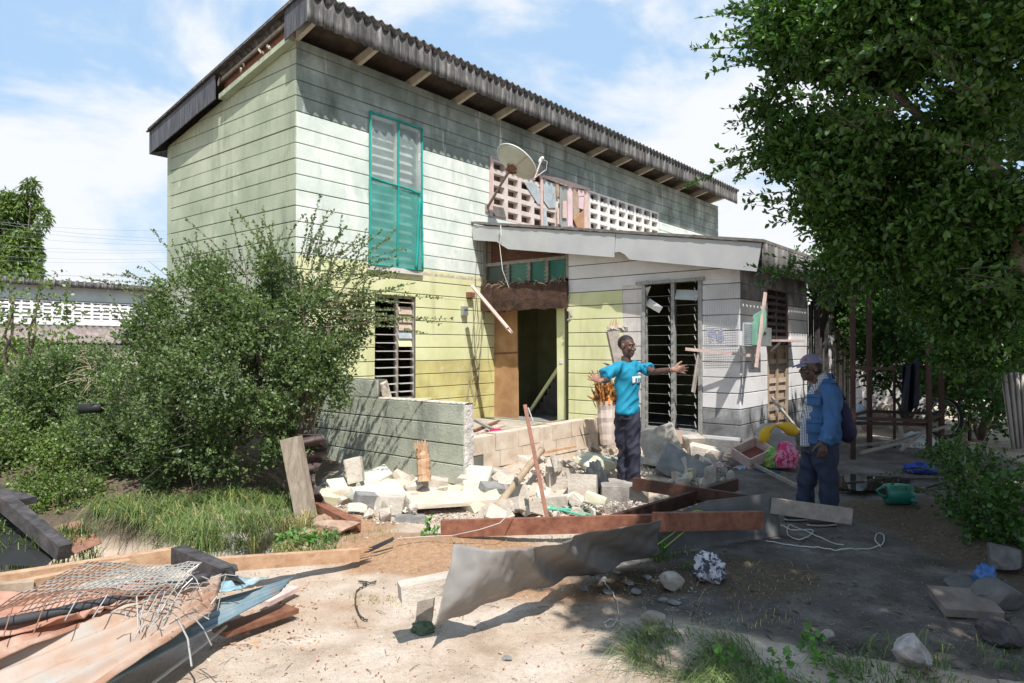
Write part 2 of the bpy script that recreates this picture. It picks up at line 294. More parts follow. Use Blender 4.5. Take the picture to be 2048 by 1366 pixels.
def zone(x, y):
    n = fbm(x * .9, y * .9, 9) * .35 + fbm(x * 4, y * 4, 4) * .15
    o = max(math.exp(-((x + .7) ** 2 / 1.3 + (y - 5.55) ** 2 / .28)) * 1.3, math.exp(-((x - .25) ** 2 / .5 + (y - 4.75) ** 2 / .06)), math.exp(-((x + 1.5) ** 2 / .3 + (y - 6.2) ** 2 / .3)), .5 * math.exp(-((x + 1.2) ** 2 / .5 + (y - 4.5) ** 2 / .3)))
    o = smoothstep(.25, .75, o + n)
    gk = max(smoothstep(-1.9, -2.6, x) * smoothstep(6.3, 6.7, y), smoothstep(5.3, 4.9, x * 0 + y) * smoothstep(-2.6, -3.6, x) * .5, math.exp(-((x - .95) ** 2 / .25 + (y - 4.9) ** 2 / .10)) * 1.1, math.exp(-((x - 1.7) ** 2 / .30 + (y - 5.0) ** 2 / .22)) * 1.2,
             smoothstep(3.1, 3.7, x) * smoothstep(8, 7, y), smoothstep(14, 11, y) * smoothstep(10.3, 11, y) * 0)
    gk = smoothstep(.3, .8, gk + n * .8)
    dm = smoothstep(.2, .8, smoothstep(.6, 1.6, x + (y - 5.2) * -.35) * smoothstep(4.0, 4.4, y + (x - .9) * .5) + n)  # mask of the damp right-hand paving that also carries painted tree shade
    return (o, gk, dm, 1)
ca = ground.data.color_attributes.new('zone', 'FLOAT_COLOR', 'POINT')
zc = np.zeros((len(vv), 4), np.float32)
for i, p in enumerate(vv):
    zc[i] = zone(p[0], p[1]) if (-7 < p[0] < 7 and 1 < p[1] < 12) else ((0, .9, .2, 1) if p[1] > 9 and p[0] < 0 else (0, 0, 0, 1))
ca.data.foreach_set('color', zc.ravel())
gmat = ground.data.materials[0]; gmat.use_nodes = True; t = gmat.node_tree; t.nodes.clear()
out = t.nodes.new('ShaderNodeOutputMaterial'); b = t.nodes.new('ShaderNodeBsdfPrincipled'); t.links.new(b.outputs[0], out.inputs[0])
at = t.nodes.new('ShaderNodeAttribute'); at.attribute_name = 'zone'; sp = t.nodes.new('ShaderNodeSeparateColor'); t.links.new(at.outputs['Color'], sp.inputs[0])
ps = npos(t)
fA = nnoise(t, ps, 2.2, 8, .65, .3); fB = nnoise(t, ps, 26, 6, .7); fC = nnoise(t, ps, 130, 3, .7)
conc = ramp(t, fA, [(.3, (.38, .285, .21)), (.5, (.53, .43, .34)), (.7, (.64, .55, .465))])
conc = mixc(t, ramp(t, fB, [(.5, (0, 0, 0)), (.75, (.55,) * 3)]), conc, (.33, .22, .14))
sand = ramp(t, fB, [(.3, (.27, .15, .085)), (.7, (.47, .30, .18))])
soil = ramp(t, fB, [(.3, (.06, .045, .03)), (.7, (.17, .13, .09))])
damp_shade = ramp(t, fA, [(.3, (.07, .057, .047)), (.5, (.135, .118, .105)), (.7, (.25, .225, .205))])  # tree shade on the right deepened in the colour of the damp concrete
damp_shade = mixc(t, ramp(t, fB, [(.5, (0, 0, 0)), (.72, (.7,) * 3)]), damp_shade, (.07, .055, .045))
c = mixc(t, sp.outputs[2], conc, damp_shade); c = mixc(t, sp.outputs[0], c, sand); c = mixc(t, sp.outputs[1], c, soil)
c = mixc(t, ramp(t, fC, [(.33, (.4,) * 3), (.5, (0,) * 3)]), c, (.14, .10, .08))
c = mixc(t, ramp(t, nnoise(t, ps, 60, 2), [(.66, (0,) * 3), (.74, (.6,) * 3)]), c, (.6, .56, .52))
t.links.new(c, b.inputs['Base Color']); b.inputs['Roughness'].default_value = .92; b.inputs['Specular IOR Level'].default_value = .2
bn = t.nodes.new('ShaderNodeBump'); bn.inputs['Strength'].default_value = .6; bn.inputs['Distance'].default_value = .02
hm = t.nodes.new('ShaderNodeMath'); hm.operation = 'ADD'; t.links.new(fB, hm.inputs[0]); t.links.new(fC, hm.inputs[1]); t.links.new(hm.outputs[0], bn.inputs['Height']); t.links.new(bn.outputs[0], b.inputs['Normal'])
# ================================================================ THE DAMAGED HOUSE
CH = .2327
house = empty('house', H(0, 0, 0), 'two storey green and yellow block house with corrugated roof and wrecked porch', 'house')
def rect_sub(rects, hole):
    out = []
    a0, a1, b0, b1 = hole
    for (u0, u1, z0, z1) in rects:
        if a1 <= u0 or a0 >= u1 or b1 <= z0 or b0 >= z1: out.append((u0, u1, z0, z1)); continue
        if b0 - z0 > .012: out.append((u0, u1, z0, b0))
        if z1 - b1 > .012: out.append((u0, u1, b1, z1))
        m0, m1 = max(z0, b0), min(z1, b1)
        if a0 - u0 > .012: out.append((u0, a0, m0, m1))
        if u1 - a1 > .012: out.append((a1, u1, m0, m1))
    return out
def clip_top(u0, u1, z0, z1, top):
    pts = [(u0, z0), (u1, z0), (u1, z1), (u0, z1)]
    if top is None: return pts
    f = lambda p: top(p[0]) - p[1]
    out = []
    for i in range(4):
        a, b2 = pts[i], pts[(i + 1) % 4]; fa, fb = f(a), f(b2)
        if fa >= 0: out.append(a)
        if (fa >= 0) != (fb >= 0):
            k = fa / (fa - fb); out.append((a[0] + (b2[0] - a[0]) * k, a[1] + (b2[1] - a[1]) * k))
    return out
def courses(name, fr, nrm, u0, u1, zb, zt, holes, zone, parent, th=.16, top=None, z0=1.68, skin=.014, splits=(), jit=.0035):
    """core wall (recessed joints) + one block course piece per object standing proud of it"""
    core = MB(); rects = [(u0 + .018, u1 - .018, zb, zt)]
    for h in holes: rects = rect_sub(rects, h)
    for r in rects:
        pl = clip_top(*r, top)
        if len(pl) > 2: core.prism([fr(u, z) - nrm * skin for u, z in pl], -nrm * (th - skin))
    wall = core.build(name, m_core, parent)
    k = math.floor((zb - z0) / CH)
    while z0 + k * CH < zt:
        a = max(zb, z0 + k * CH); b = min(zt, z0 + (k + 1) * CH); g = .0068
        rs = [(u0, u1, a + g, b - g)]
        for h in holes: rs = rect_sub(rs, h)
        for sp_ in splits:
            n = []
            for r in rs:
                if r[0] + .02 < sp_ < r[1] - .02: n += [(r[0], sp_, r[2], r[3]), (sp_, r[1], r[2], r[3])]
                else: n.append(r)
            rs = n
        for r in rs:
            pl = clip_top(*r, top)
            if len(pl) < 3: continue
            # bevelled block face: outer rim slightly lower than the face
            m = MB(); j = random.uniform(-jit, jit)
            base = [fr(u, z) - nrm * (skin - .0005) for u, z in pl]
            cu = sum(p[0] for p in pl) / len(pl); cz = sum(p[1] for p in pl) / len(pl)
            def ins(p, d):
                return (p[0] + (d if p[0] < cu else -d), p[1] + (d if p[1] < cz else -d))
            mid = [fr(u, z) - nrm * (.004 - j) for u, z in pl]; topf = [fr(*ins(p, .005)) + nrm * j for p in pl]
            n = len(pl); m.add(base + mid + topf, [tuple(range(2 * n, 3 * n))] + [(i, (i + 1) % n, (i + 1) % n + n, i + n) for i in range(n)] + [(i + n, (i + 1) % n + n, (i + 1) % n + 2 * n, i + 2 * n) for i in range(n)])
            o = m.build('block', zone(cu, cz), wall); fix_normals(o, nrm)
        k += 1
    return wall
def fix_normals(o, nrm):
    p = o.data.polygons[0]
    if p.normal.dot(nrm) < 0: o.data.flip_normals()
# ---- gable wall (s=0 plane, faces the camera's left)
GW = 4.17
gtop = lambda u: EYE + 4.56 - .20 * u
courses('gable_wall', lambda u, z: H(0, -u, z), -HL, 0.0, GW, 0, 6.3, [], lambda u, z: m_gable, house, top=gtop)
# ---- long wall
UW = (1.364, 2.483, 3.05, 5.49); LW = (1.485, 2.39, .80, 2.56); VT = (4.40, 11.4, EYE + 11 * CH, EYE + 16 * CH); SG = (13.6, 14.3, 4.68, 5.1)
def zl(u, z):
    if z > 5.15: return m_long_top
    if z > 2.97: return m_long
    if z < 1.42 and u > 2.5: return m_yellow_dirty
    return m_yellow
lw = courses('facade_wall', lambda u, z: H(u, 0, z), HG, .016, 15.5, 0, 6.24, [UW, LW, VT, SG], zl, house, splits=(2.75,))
mb = MB()
mb.prism([H(15.5, 0, 0), H(15.5, -GW, 0), H(15.5, -GW, 5.4), H(15.5, 0, 6.24)], -HL * .15); mb.build('end_wall', m_gable, house)
mb = MB(); mb.prism([H(0, -GW, 0), H(15.5, -GW, 0), H(15.5, -GW, 5.35), H(0, -GW, 5.35)], HG * .15); mb.build('back_wall', m_gable, house)
mb = MB(); mb.prism([H(.2, -.2, 3.0), H(15.3, -.2, 3.0), H(15.3, -4, 3.0), H(.2, -4, 3.0)], UZ * .12); mb.build('upper_floor', m_dark, house)
mb = MB()
for s_ in (3.4, 8., 12.): mb.prism([H(s_, -.18, 0), H(s_, -4, 0), H(s_, -4, 5.2), H(s_, -.18, 5.9)], HL * .12)
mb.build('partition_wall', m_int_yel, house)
# peeled band between the two paints
pb = MB()
for i in range(26):
    u = 2.3 + i * .07 + random.uniform(-.02, .02)
    pb.prism([H(u, .0005, 2.955), H(u + .08, .0005, 2.955), H(u + .075, .0005, 2.985 + random.uniform(0, .035)), H(u + .02, .0005, 2.985 + random.uniform(0, .035))], HG * .003)
pb.build('peeling_plaster', pm('bare_plaster', [(.3, (.40, .32, .25)), (.7, (.58, .50, .42))], 8), lw)
# ---- roof
def zr(g): return EYE + 4.90 + .19 * g      # sheet surface
WLc = .177
def rf(u, v):
    s_ = -.24 + u * 15.95; g = -4.52 + v * 5.14
    return H(s_, g, zr(g) + .026 * math.sin(2 * math.pi * s_ / WLc))
mb = MB(); mb.sheet(rf, 90 * 8, 1, .012); rs = mb.build('roof_sheet', m_asb, house, smooth=True)
s0 = -.20; k = 0
while s0 < 15.6:                             # stained corrugated apron pieces along the high eave
    s1 = min(s0 + 1.77, 15.7); n = max(8, int((s1 - s0) / WLc * 10)); dz = random.uniform(-.008, .008); dg = .003 * (k % 2)
    def fn(u, v, a=s0, b=s1, dz=dz, dg=dg):
        s_ = a + (b - a) * u; wv = .024 * math.sin(2 * math.pi * s_ / WLc)
        return H(s_, .565 + dg + wv * .8, EYE + 4.585 + dz + v * (.40 + .018 * math.sin(2 * math.pi * s_ / WLc + .4)))
    mb = MB(); mb.sheet(fn, n, 3, .008); mb.build('eave_apron_sheet', m_asb, house, smooth=True); s0 = s1 - .0; k += 1
# scalloped cap rolls above apron
mb = MB(); s_ = -.19
while s_ < 15.6:
    mb.tube([H(s_, .60, EYE + 4.985), H(s_, .50, EYE + 4.995), H(s_, .3, EYE + 4.985)], [.052, .056, .05], 8); s_ += WLc
mb.build('corrugation_end', m_asb, house, smooth=True)
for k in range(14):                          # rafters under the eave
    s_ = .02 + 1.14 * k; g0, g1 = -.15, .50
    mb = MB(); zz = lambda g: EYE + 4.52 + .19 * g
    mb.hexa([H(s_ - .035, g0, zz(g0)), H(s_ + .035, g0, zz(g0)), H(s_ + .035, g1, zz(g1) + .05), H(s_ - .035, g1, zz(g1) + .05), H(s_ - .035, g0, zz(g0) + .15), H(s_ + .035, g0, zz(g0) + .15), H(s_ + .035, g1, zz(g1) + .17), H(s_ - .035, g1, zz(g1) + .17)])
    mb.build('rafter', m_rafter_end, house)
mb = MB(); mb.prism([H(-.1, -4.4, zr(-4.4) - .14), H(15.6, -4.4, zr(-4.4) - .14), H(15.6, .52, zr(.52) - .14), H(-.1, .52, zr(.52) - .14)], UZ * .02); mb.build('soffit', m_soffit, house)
# gable barge boards : long low piece, gap with exposed framing, high corner piece
def gpt(x, y, s_=-.2): q = ray_plane(x, y, H(s_, 0, 0), HL); return q
def bargepiece(pts, mat, name, th=.02, s_=-.2):
    mb = MB(); mb.prism([gpt(x, y, s_) for x, y in pts], HL * th); return mb.build(name, mat, house)
bz = lambda g: EYE + 4.455 + .19 * g
def strip(ga, gb, lo, hi, s_, th, name, mat, jag=0):
    mb = MB(); n = 6; a = [H(s_, ga + (gb - ga) * i / n, bz(ga + (gb - ga) * i / n) + lo + random.uniform(-jag, jag)) for i in range(n + 1)]
    b2 = [H(s_, ga + (gb - ga) * i / n, bz(ga + (gb - ga) * i / n) + hi) for i in range(n + 1)]
    mb.prism(a + b2[::-1], HL * th); return mb.build(name, mat, house)
strip(-4.47, -2.02, 0, .40, -.20, .02, 'barge_board', m_barge, .006)
strip(.02, .56, 0, .42, -.20, .02, 'barge_board', m_barge, .012)
strip(-4.47, .56, .42, .47, -.235, .06, 'roof_edge_trim', m_burnt)
strip(-2.02, .02, .02, .10, -.13, .12, 'wall_plate', m_gable)
strip(-2.02, .02, .10, .40, -.03, .03, 'gable_infill_board', m_brownboard)
strip(-2.1, .1, .30, .345, -.12, .03, 'purlin', m_greywood)
for g_, zz_, w_ in ((-1.98, .30, .10), (-1.28, .16, .05), (-1.20, .20, .04), (-.72, .2, .06), (-.62, .13, .035), (-.5, .17, .03), (-.45, .13, .04)):
    mb = MB(); vs, fs = hull([H(-.15 + random.uniform(-.03, .03), g_ + random.uniform(-w_, w_) * .5, bz(g_) + zz_ + random.uniform(-w_, w_) * .8) for _ in range(9)]); mb.add(vs, fs); mb.build('broken_bracket', m_conc_w, house)
# underside return at the far end
mb = MB(); mb.prism([H(-.2, -4.47, bz(-4.47)), H(.0, -4.2, bz(-4.2)), H(15.6, -4.2, bz(-4.2)), H(15.6, -4.47, bz(-4.47))], UZ * .02); mb.build('soffit', m_barge, house)
mb = MB(); mb.prism([H(-.2, -4.47, bz(-4.47)), H(15.6, -4.47, bz(-4.47)), H(15.6, -4.47, bz(-4.47) + .42), H(-.2, -4.47, bz(-4.47) + .42)], HG * .02); mb.build('low_eave_board', m_barge, house)
# ---- upper window : louvres behind green net
def W_(u, z, g=0.): return H(u, g, z)
uw = MB(); u0, u1, z0_, z1_ = UW
for a, b2, c, d in ((u0, u0 + .05, z0_, z1_), (u1 - .05, u1, z0_, z1_), (u0, u1, z0_, z0_ + .05), (u0, u1, z1_ - .05, z1_)):
    uw.prism([W_(a, c, -.06), W_(b2, c, -.06), W_(b2, d, -.06), W_(a, d, -.06)], HG * .07)
um = (u0 + u1) / 2 + .02
uw.prism([W_(um - .03, z0_, -.055), W_(um + .03, z0_, -.055), W_(um + .03, z1_, -.055), W_(um - .03, z1_, -.055)], HG * .06)
up = uw.build('upper_window', m_grey, house)
for col, (a, b2) in enumerate(((u0 + .06, um - .04), (um + .04, u1 - .16))):
    n = 15
    for i in range(n):
        zc_ = z0_ + .10 + (z1_ - z0_ - .2) * (i + .5) / n
        mb = MB(); tilt = .045 if col else .03
        mb.hexa([W_(a, zc_ - .055, -.02), W_(b2, zc_ - .055, -.02), W_(b2, zc_ - .049, -.014), W_(a, zc_ - .049, -.014), W_(a, zc_ + tilt, -.10), W_(b2, zc_ + tilt, -.10), W_(b2, zc_ + tilt + .006, -.094), W_(a, zc_ + tilt + .006, -.094)])
        mb.build('slat', m_slat, up)
mb = MB(); mb.prism([W_(u0, z0_, -.30), W_(u1, z0_, -.30), W_(u1, z1_, -.30), W_(u0, z1_, -.30)], HG * .01); mb.build('curtain', flat('pale_curtain', (.42, .42, .40)), up)
def netfn(u, v): # sagging net outside the frame
    s_ = u0 - .02 + (u1 - u0 + .04) * u; z = z0_ - .02 + (z1_ - z0_ + .04) * v
    return H(s_, .028 + .012 * math.sin(u * 9 + v * 3) + .015 * fbm(u * 3, v * 7, 6), z)
mb = MB(); mb.grid(netfn, 14, 36); mb.build('insect_net', flat('green_net_upper', (.40, .50, .48), .6, alpha=.45, bump=0), up, smooth=True)
mb = MB(); mb.grid(lambda u, v: netfn(u, v * .56) + HG * .006, 14, 22); mb.build('insect_net', m_net, up, smooth=True)
mb = MB()
for (ua, va, ub, vb, wd) in ((0, 0, 0, 1, .022), (1, 0, 1, 1, .02), (0, 1, 1, 1, .022), (0, 0, 1, 0, .02), (.52, 0, .52, 1, .022), (0, .57, .95, .54, .02), (.95, .5, .85, .0, .03)):
    pts = [netfn(ua + (ub - ua) * i / 16, va + (vb - va) * i / 16) + HG * .014 for i in range(17)]
    pts = [p + UZ * random.uniform(-.004, .004) for p in pts]; mb.tube(pts, wd, 5)
mb.build('net_border', m_netdense, up, smooth=True)
mb = MB(); mb.prism([H(u0 - .05, .001, z0_ - .11), H(u1 + .03, .001, z0_ - .11), H(u1 + .03, .001, z0_ - .03), H(u0 - .05, .001, z0_ - .03)], HG * .05); mb.build('window_sill', m_grey, up)
# ---- lower window
u0, u1, z0_, z1_ = LW; um = (u0 + u1) / 2 + .06
uw = MB()
for a, b2, c, d in ((u0, u0 + .035, z0_, z1_), (u1 - .035, u1, z0_, z1_), (um - .03, um + .03, z0_, z1_), (u0, u1, z0_, z0_ + .04), (u0, u1, z1_ - .04, z1_)):
    uw.prism([W_(a, c, -.10), W_(b2, c, -.10), W_(b2, d, -.10), W_(a, d, -.10)], HG * .05)
lwn = uw.build('lower_window', m_greywood, house)
for col, (a, b2) in enumerate(((u0 + .04, um - .04), (um + .04, u1 - .05))):
    for i in range(12):
        zc_ = z0_ + .06 + (z1_ - z0_ - .1) * (i + .5) / 12
        closed = col == 1 and i > 5
        mb = MB()
        if closed and i < 11: mb.hexa([W_(a, zc_ - .066, -.045), W_(b2, zc_ - .066, -.045), W_(b2, zc_ - .062, -.040), W_(a, zc_ - .062, -.040), W_(a, zc_ + .062, -.075), W_(b2, zc_ + .062, -.075), W_(b2, zc_ + .066, -.070), W_(a, zc_ + .066, -.070)])
        else: mb.hexa([W_(a, zc_ - .010, .0), W_(b2, zc_ - .010, .0), W_(b2, zc_ + .004, .0), W_(a, zc_ + .004, .0), W_(a, zc_ + .0, -.11), W_(b2, zc_ + .0, -.11), W_(b2, zc_ + .008, -.11), W_(a, zc_ + .008, -.11)])
        mb.build('slat', (m_bluesheet if i == 7 else m_yellow if i == 6 else m_slat_t) if closed else m_slat, lwn)
# ---- breeze block screen
def breeze(sa, za, mat, par):
    fw, ft = .055, .045; w_, h_ = .4375, CH; mb = MB()
    for a, b2, c, d in ((0, fw, 0, h_), (w_ - fw, w_, 0, h_), (fw, w_ - fw, 0, ft), (fw, w_ - fw, h_ - ft, h_)):
        mb.prism([H(sa + a, -.002, za + c), H(sa + b2, -.002, za + c), H(sa + b2, -.002, za + d), H(sa + a, -.002, za + d)], -HG * .13)
    return mb.build('breeze_block', mat, par)
scr = MB(); scr.prism([H(4.4, -.16, VT[2]), H(11.4, -.16, VT[2]), H(11.4, -.16, VT[3]), H(4.4, -.16, VT[3])], -HG * .01); scr = scr.build('ventilation_screen', m_tan_in, house)
for i in range(16):
    for j in range(5): breeze(4.4 + i * .4375, VT[2] + j * CH, m_breeze if i < 8 else m_breeze_w, scr)
def fpoly(pts, g, th, mat, name, par):
    mb = MB(); mb.prism([ray_plane(x, y, H(0, g, 0), HG) for x, y in pts], -HG * th); o = mb.build(name, mat, par); return o
Z5 = lambda x, y: (960 + x / 7.1875, 290 + y / 7.1875)
boards = [([(150, 150), (180, 160), (185, 1030), (145, 1010)], m_pinkboard), ([(870, 440), (905, 440), (915, 1185), (885, 1180)], m_pinkboard),
          ([(1260, 590), (1330, 600), (1335, 1165), (1270, 1170)], flat('pink_board', (.62, .46, .48), .8)), ([(1330, 600), (1390, 610), (1430, 760), (1425, 1060), (1345, 1050)], m_plank),
          ([(1505, 615), (1575, 625), (1580, 1200), (1500, 1200)], m_pinkboard), ([(1415, 640), (1500, 650), (1500, 725), (1415, 735)], flat('pink_board2', (.6, .45, .44), .8)),
          ([(1420, 740), (1495, 740), (1490, 920), (1425, 905)], flat('pink_board', (.62, .46, .48), .8)), ([(1095, 560), (1140, 565), (1135, 740), (1105, 735)], m_plank),
          ([(1110, 905), (1140, 905), (1140, 1135), (1115, 1130)], m_pinkboard), ([(1195, 800), (1250, 800), (1255, 1050), (1195, 1045)], m_pinkboard),
          ([(1345, 1060), (1500, 930), (1500, 1200), (1400, 1190)], m_ply)]
for i, (pts, m_) in enumerate(boards): fpoly([Z5(*p) for p in pts], .028 + .003 * i, .02, m_, 'patch_board', scr)
fpoly([Z5(*p) for p in [(910, 490), (1090, 560), (1090, 900), (990, 900), (920, 800)]], .022, .008, m_bluesheet, 'patch_sheet', scr)
fpoly([Z5(*p) for p in [(1145, 580), (1255, 600), (1260, 1180), (1180, 1190), (1150, 1130)]], .018, .008, flat('grey_patch', (.28, .28, .26)), 'patch_sheet', scr)
fpoly([Z5(*p) for p in [(640, 540), (770, 530), (860, 620), (875, 850), (835, 850), (740, 700)]], .015, .006, m_bluesheet, 'torn_sheet', scr)
fpoly([Z5(*p) for p in [(915, 900), (945, 905), (985, 1180), (920, 1180)]], .017, .006, m_bluesheet, 'torn_sheet', scr)
fpoly([Z5(*p) for p in [(905, 425), (1140, 470), (1590, 620), (1590, 645), (1250, 590), (905, 455)]], .05, .04, m_pinkboard, 'screen_lintel', scr)
fpoly([Z5(*p) for p in [(175, 870), (340, 900), (380, 1050), (180, 1010)]], .02, .02, m_felt, 'torn_sheet', scr)
# small barred window
gw = MB(); 
for i in range(4): gw.box(H(13.6 + .7 * i / 3, .01, 4.89), .03, .03, .42, HL)
for j in range(4): gw.box(H(13.95, .012, 4.68 + .42 * j / 3), .7, .03, .03, HL)
gw = gw.build('barred_window', m_grey, house)
mb = MB(); mb.prism([H(13.6, -.15, 4.68), H(14.3, -.15, 4.68), H(14.3, -.15, 5.1), H(13.6, -.15, 5.1)], -HG * .01); mb.build('pane', m_dark, gw)
# eave shade on the top courses is painted into their colour, with mould (m_long_top)

# ================================================================ FRONT ANNEX
ES = 4.12; EG = 5.06
annex = empty('porch_annex', H(ES, 2.5, 0), 'white and yellow single storey annex with doorway, louvre window and sloping white fascia', 'building')
etop = lambda g: EYE + 2.22 - .168 * g
DR = (-.02, 2.014, .33, 3.9); WN = (3.459, 4.477, .36, 2.70)
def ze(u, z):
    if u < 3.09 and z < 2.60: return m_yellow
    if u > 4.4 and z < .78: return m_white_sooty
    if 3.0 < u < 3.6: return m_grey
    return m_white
ew = courses('front_wall', lambda u, z: H(ES, u, z), -HL, 0.0, EG, .05, 3.95, [DR, WN], ze, annex, top=etop, z0=1.70, splits=(3.09,))
SO = (ES + 1.157, ES + 2.226, .22, 2.62)
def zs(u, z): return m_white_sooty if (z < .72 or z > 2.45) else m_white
sw = courses('side_wall', lambda u, z: H(u, EG, z), HG, ES + .016, ES + 3.25, .05, etop(EG), [SO], zs, annex, z0=1.70)
# broken plaster edge of the doorway, right reveal
mb = MB()
for i in range(9):
    z = 2.15 + i * .05; c_ = H(ES - .008, 2.03 + .06 * math.sin(i * .8), z); vs, fs = hull([c_ + Vector((random.uniform(-.05, .05), random.uniform(-.01, .01), random.uniform(-.04, .04))) for _ in range(8)]); mb.add(vs, fs)
mb.build('broken_edge', m_conc, ew)
mb = MB(); mb.prism([H(ES - .1, 0, .05), H(ES + 5, 0, .05), H(ES + 5, EG, .05), H(ES - .1, EG, .05)], UZ * .27); mb.build('floor_slab', m_conc_g, annex)
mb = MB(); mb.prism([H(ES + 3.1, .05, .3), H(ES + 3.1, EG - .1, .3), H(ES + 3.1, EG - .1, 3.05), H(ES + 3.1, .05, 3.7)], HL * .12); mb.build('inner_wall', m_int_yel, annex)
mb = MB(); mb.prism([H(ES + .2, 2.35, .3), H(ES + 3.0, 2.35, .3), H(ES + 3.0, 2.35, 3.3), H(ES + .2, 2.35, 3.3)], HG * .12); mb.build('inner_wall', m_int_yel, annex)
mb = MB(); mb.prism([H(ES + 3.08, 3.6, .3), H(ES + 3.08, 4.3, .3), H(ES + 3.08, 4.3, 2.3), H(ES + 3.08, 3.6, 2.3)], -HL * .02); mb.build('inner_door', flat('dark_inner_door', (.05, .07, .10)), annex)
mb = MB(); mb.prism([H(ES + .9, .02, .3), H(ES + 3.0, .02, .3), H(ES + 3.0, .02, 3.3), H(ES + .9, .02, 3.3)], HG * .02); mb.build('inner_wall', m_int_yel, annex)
# roof of the annex
def zar(g): return EYE + 2.345 - .162 * g
mb = MB(); mb.prism([H(ES - .28, .03, zar(0) + .012), H(ES + 6, .03, zar(0) + .012), H(ES + 6, 5.5, zar(5.5) + .012), H(ES - .28, 5.5, zar(5.5) + .012)], UZ * .045); mb.build('roof_deck', m_felt, annex)
mb = MB()
for i in range(60):
    g = -.03 + i * .0935; mb.box(H(ES - .30 + random.uniform(-.004, .004), g, zar(g) + .03 + random.uniform(-.004, .004)), .10, .05, .03 + random.uniform(0, .012), HG + UZ * -.16)
mb.build('roof_edging', m_felt, annex)
def epoly(pts, s_, th, mat, name, par):
    mb = MB(); mb.prism([ray_plane(x, y, H(s_, 0, 0), HL) for x, y in pts], HL * th); return mb.build(name, mat, par)
epoly([(942, 450), (947, 480), (993, 483), (1003, 490), (1016, 498), (1120, 506), (1228, 514.5), (1231, 467)], ES - .30, .02, m_fas, 'fascia_board', annex)
epoly([(1232.5, 467), (1229.5, 505), (1239, 503), (1250, 509), (1260, 519), (1474, 539), (1513, 543), (1524, 486)], ES - .298, .02, m_fas, 'fascia_board', annex)
def sk(u, v):
    s_ = ES - .29 + u * 5.2; return H(s_, 5.50 + .022 * math.sin(2 * math.pi * s_ / .15), zar(5.5) - .40 + v * .40)
mb = MB(); mb.sheet(sk, 35 * 8, 2, .008); mb.build('corrugated_skirt', m_asb, annex, smooth=True)
# doorway contents
def epx(x, y, s_): return ray_plane(x, y, H(s_, 0, 0), HL)
epoly([(974, 600), (1034, 600), (1036, 846), (974, 852)], ES + .35, .03, m_ply, 'door_panel', annex)
epoly([(974, 706), (1036, 703), (1036, 707), (974, 710)], ES + .345, .012, m_brownboard, 'door_rail', annex)
epoly([(1113, 605), (1129, 605), (1131, 842), (1115, 845)], ES + .14, .10, m_yellow, 'door_post', annex)
mb = MB(); b0 = epx(1122, 723, ES + .135); mb.box(b0, .07, .012, .07, HG); mb.build('light_switch', m_white, annex)
st_ = MB()
for i in range(9):
    q = epx(1058 + i * 7.2, 846 - i * 13.5, ES + 1.3); st_.prism([q, q + HG * 1.0, q + HG * 1.0 + UZ * .02, q + UZ * .02], HL * 1.0)
    st_.prism([q - UZ * .14, q + HG * 1.0 - UZ * .14, q + HG * 1.0, q], HL * .03)
st_.build('staircase', pm('dark_stair_concrete', [(.3, (.10, .085, .07)), (.7, (.2, .17, .14))], 5), annex)
epoly([(1036, 852), (1040, 852), (1116, 742), (1116, 730)], ES + .75, .05, m_yellow, 'stair_stringer', annex)
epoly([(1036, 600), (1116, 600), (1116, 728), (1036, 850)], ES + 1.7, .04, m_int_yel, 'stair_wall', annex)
# torn lintel
def lint(u, v):
    g = .0 + u * 2.02; zt = 2.90 - .06 * u + .06 * fbm(u * 6, 0, 3) + .03 * fbm(u * 25, 1, 3); zb_ = 2.37 + .03 * fbm(u * 7, 5, 3)
    return H(ES - .05 - .02 * math.sin(v * 3.1) + .012 * fbm(u * 8, v * 4, 2), g, zb_ + (zt - zb_) * v)
mb = MB(); mb.sheet(lambda u, v: lint(u, v), 40, 8, .12); mb.build('torn_lintel', pm('charred_lintel', [(.3, (.03, .018, .014)), (.7, (.11, .06, .042))], 6, bump=.8, bscale=30, bdist=.02), annex, smooth=False)
mb = MB()
for i in range(46):
    u = random.random(); p = lint(u, .95); d = Vector((random.uniform(-1, 1), -.4, random.uniform(-.5, .8))).normalized() * random.uniform(.05, .18)
    mb.tube([p, p + d * .5 + UZ * .02, p + d], [.006, .005, .002], 4)
mb.build('torn_fibre', m_plank, annex)
# clerestory over the door
cl = MB(); zr_ = 3.27
def ebox(cl, g0, g1, z0, z1, s0=ES + .02, th=.05): cl.prism([H(s0, g0, z0), H(s0, g1, z0), H(s0, g1, z1), H(s0, g0, z1)], HL * th)
ebox(cl, .0, .06, 2.9, 3.85); ebox(cl, 1.94, 2.0, 2.9, 3.6); ebox(cl, .06, 1.94, zr_ - .03, zr_ + .03)
cl = cl.build('clerestory_window', m_greywood, annex)
gs = [.06, .62, 1.12, 1.53, 1.94]
for i in range(4):
    mb = MB(); ebox(mb, gs[i] + .03, gs[i + 1] - .03, 2.85, zr_ - .03, ES + .05, .006); mb.build('pane', flat('green_pane' if i else 'dark_pane', (.02, .12, .09) if i else (.03, .04, .035), .3, spec=.6, bump=0), cl)
    if i:
        mb = MB(); ebox(mb, gs[i] - .03, gs[i] + .03, 2.85, zr_ - .03)
        for kk in range(5): ebox(mb, gs[i] - .05, gs[i] + .05, 2.9 + kk * .07, 2.92 + kk * .07, ES + .0, .03)
        mb.build('mullion', m_greywood, cl)
mb = MB()
for i in range(40): g = .06 + i * .047; mb.beam(H(ES + .03, g, zr_ + .03), H(ES + .03, g + .0, 3.75), .004, .004)
for i in range(11): mb.beam(H(ES + .028, .06, zr_ + .05 + i * .047), H(ES + .028, 1.94, zr_ + .05 + i * .047), .004, .004)
mb.build('wire_mesh', m_wire_r, cl)
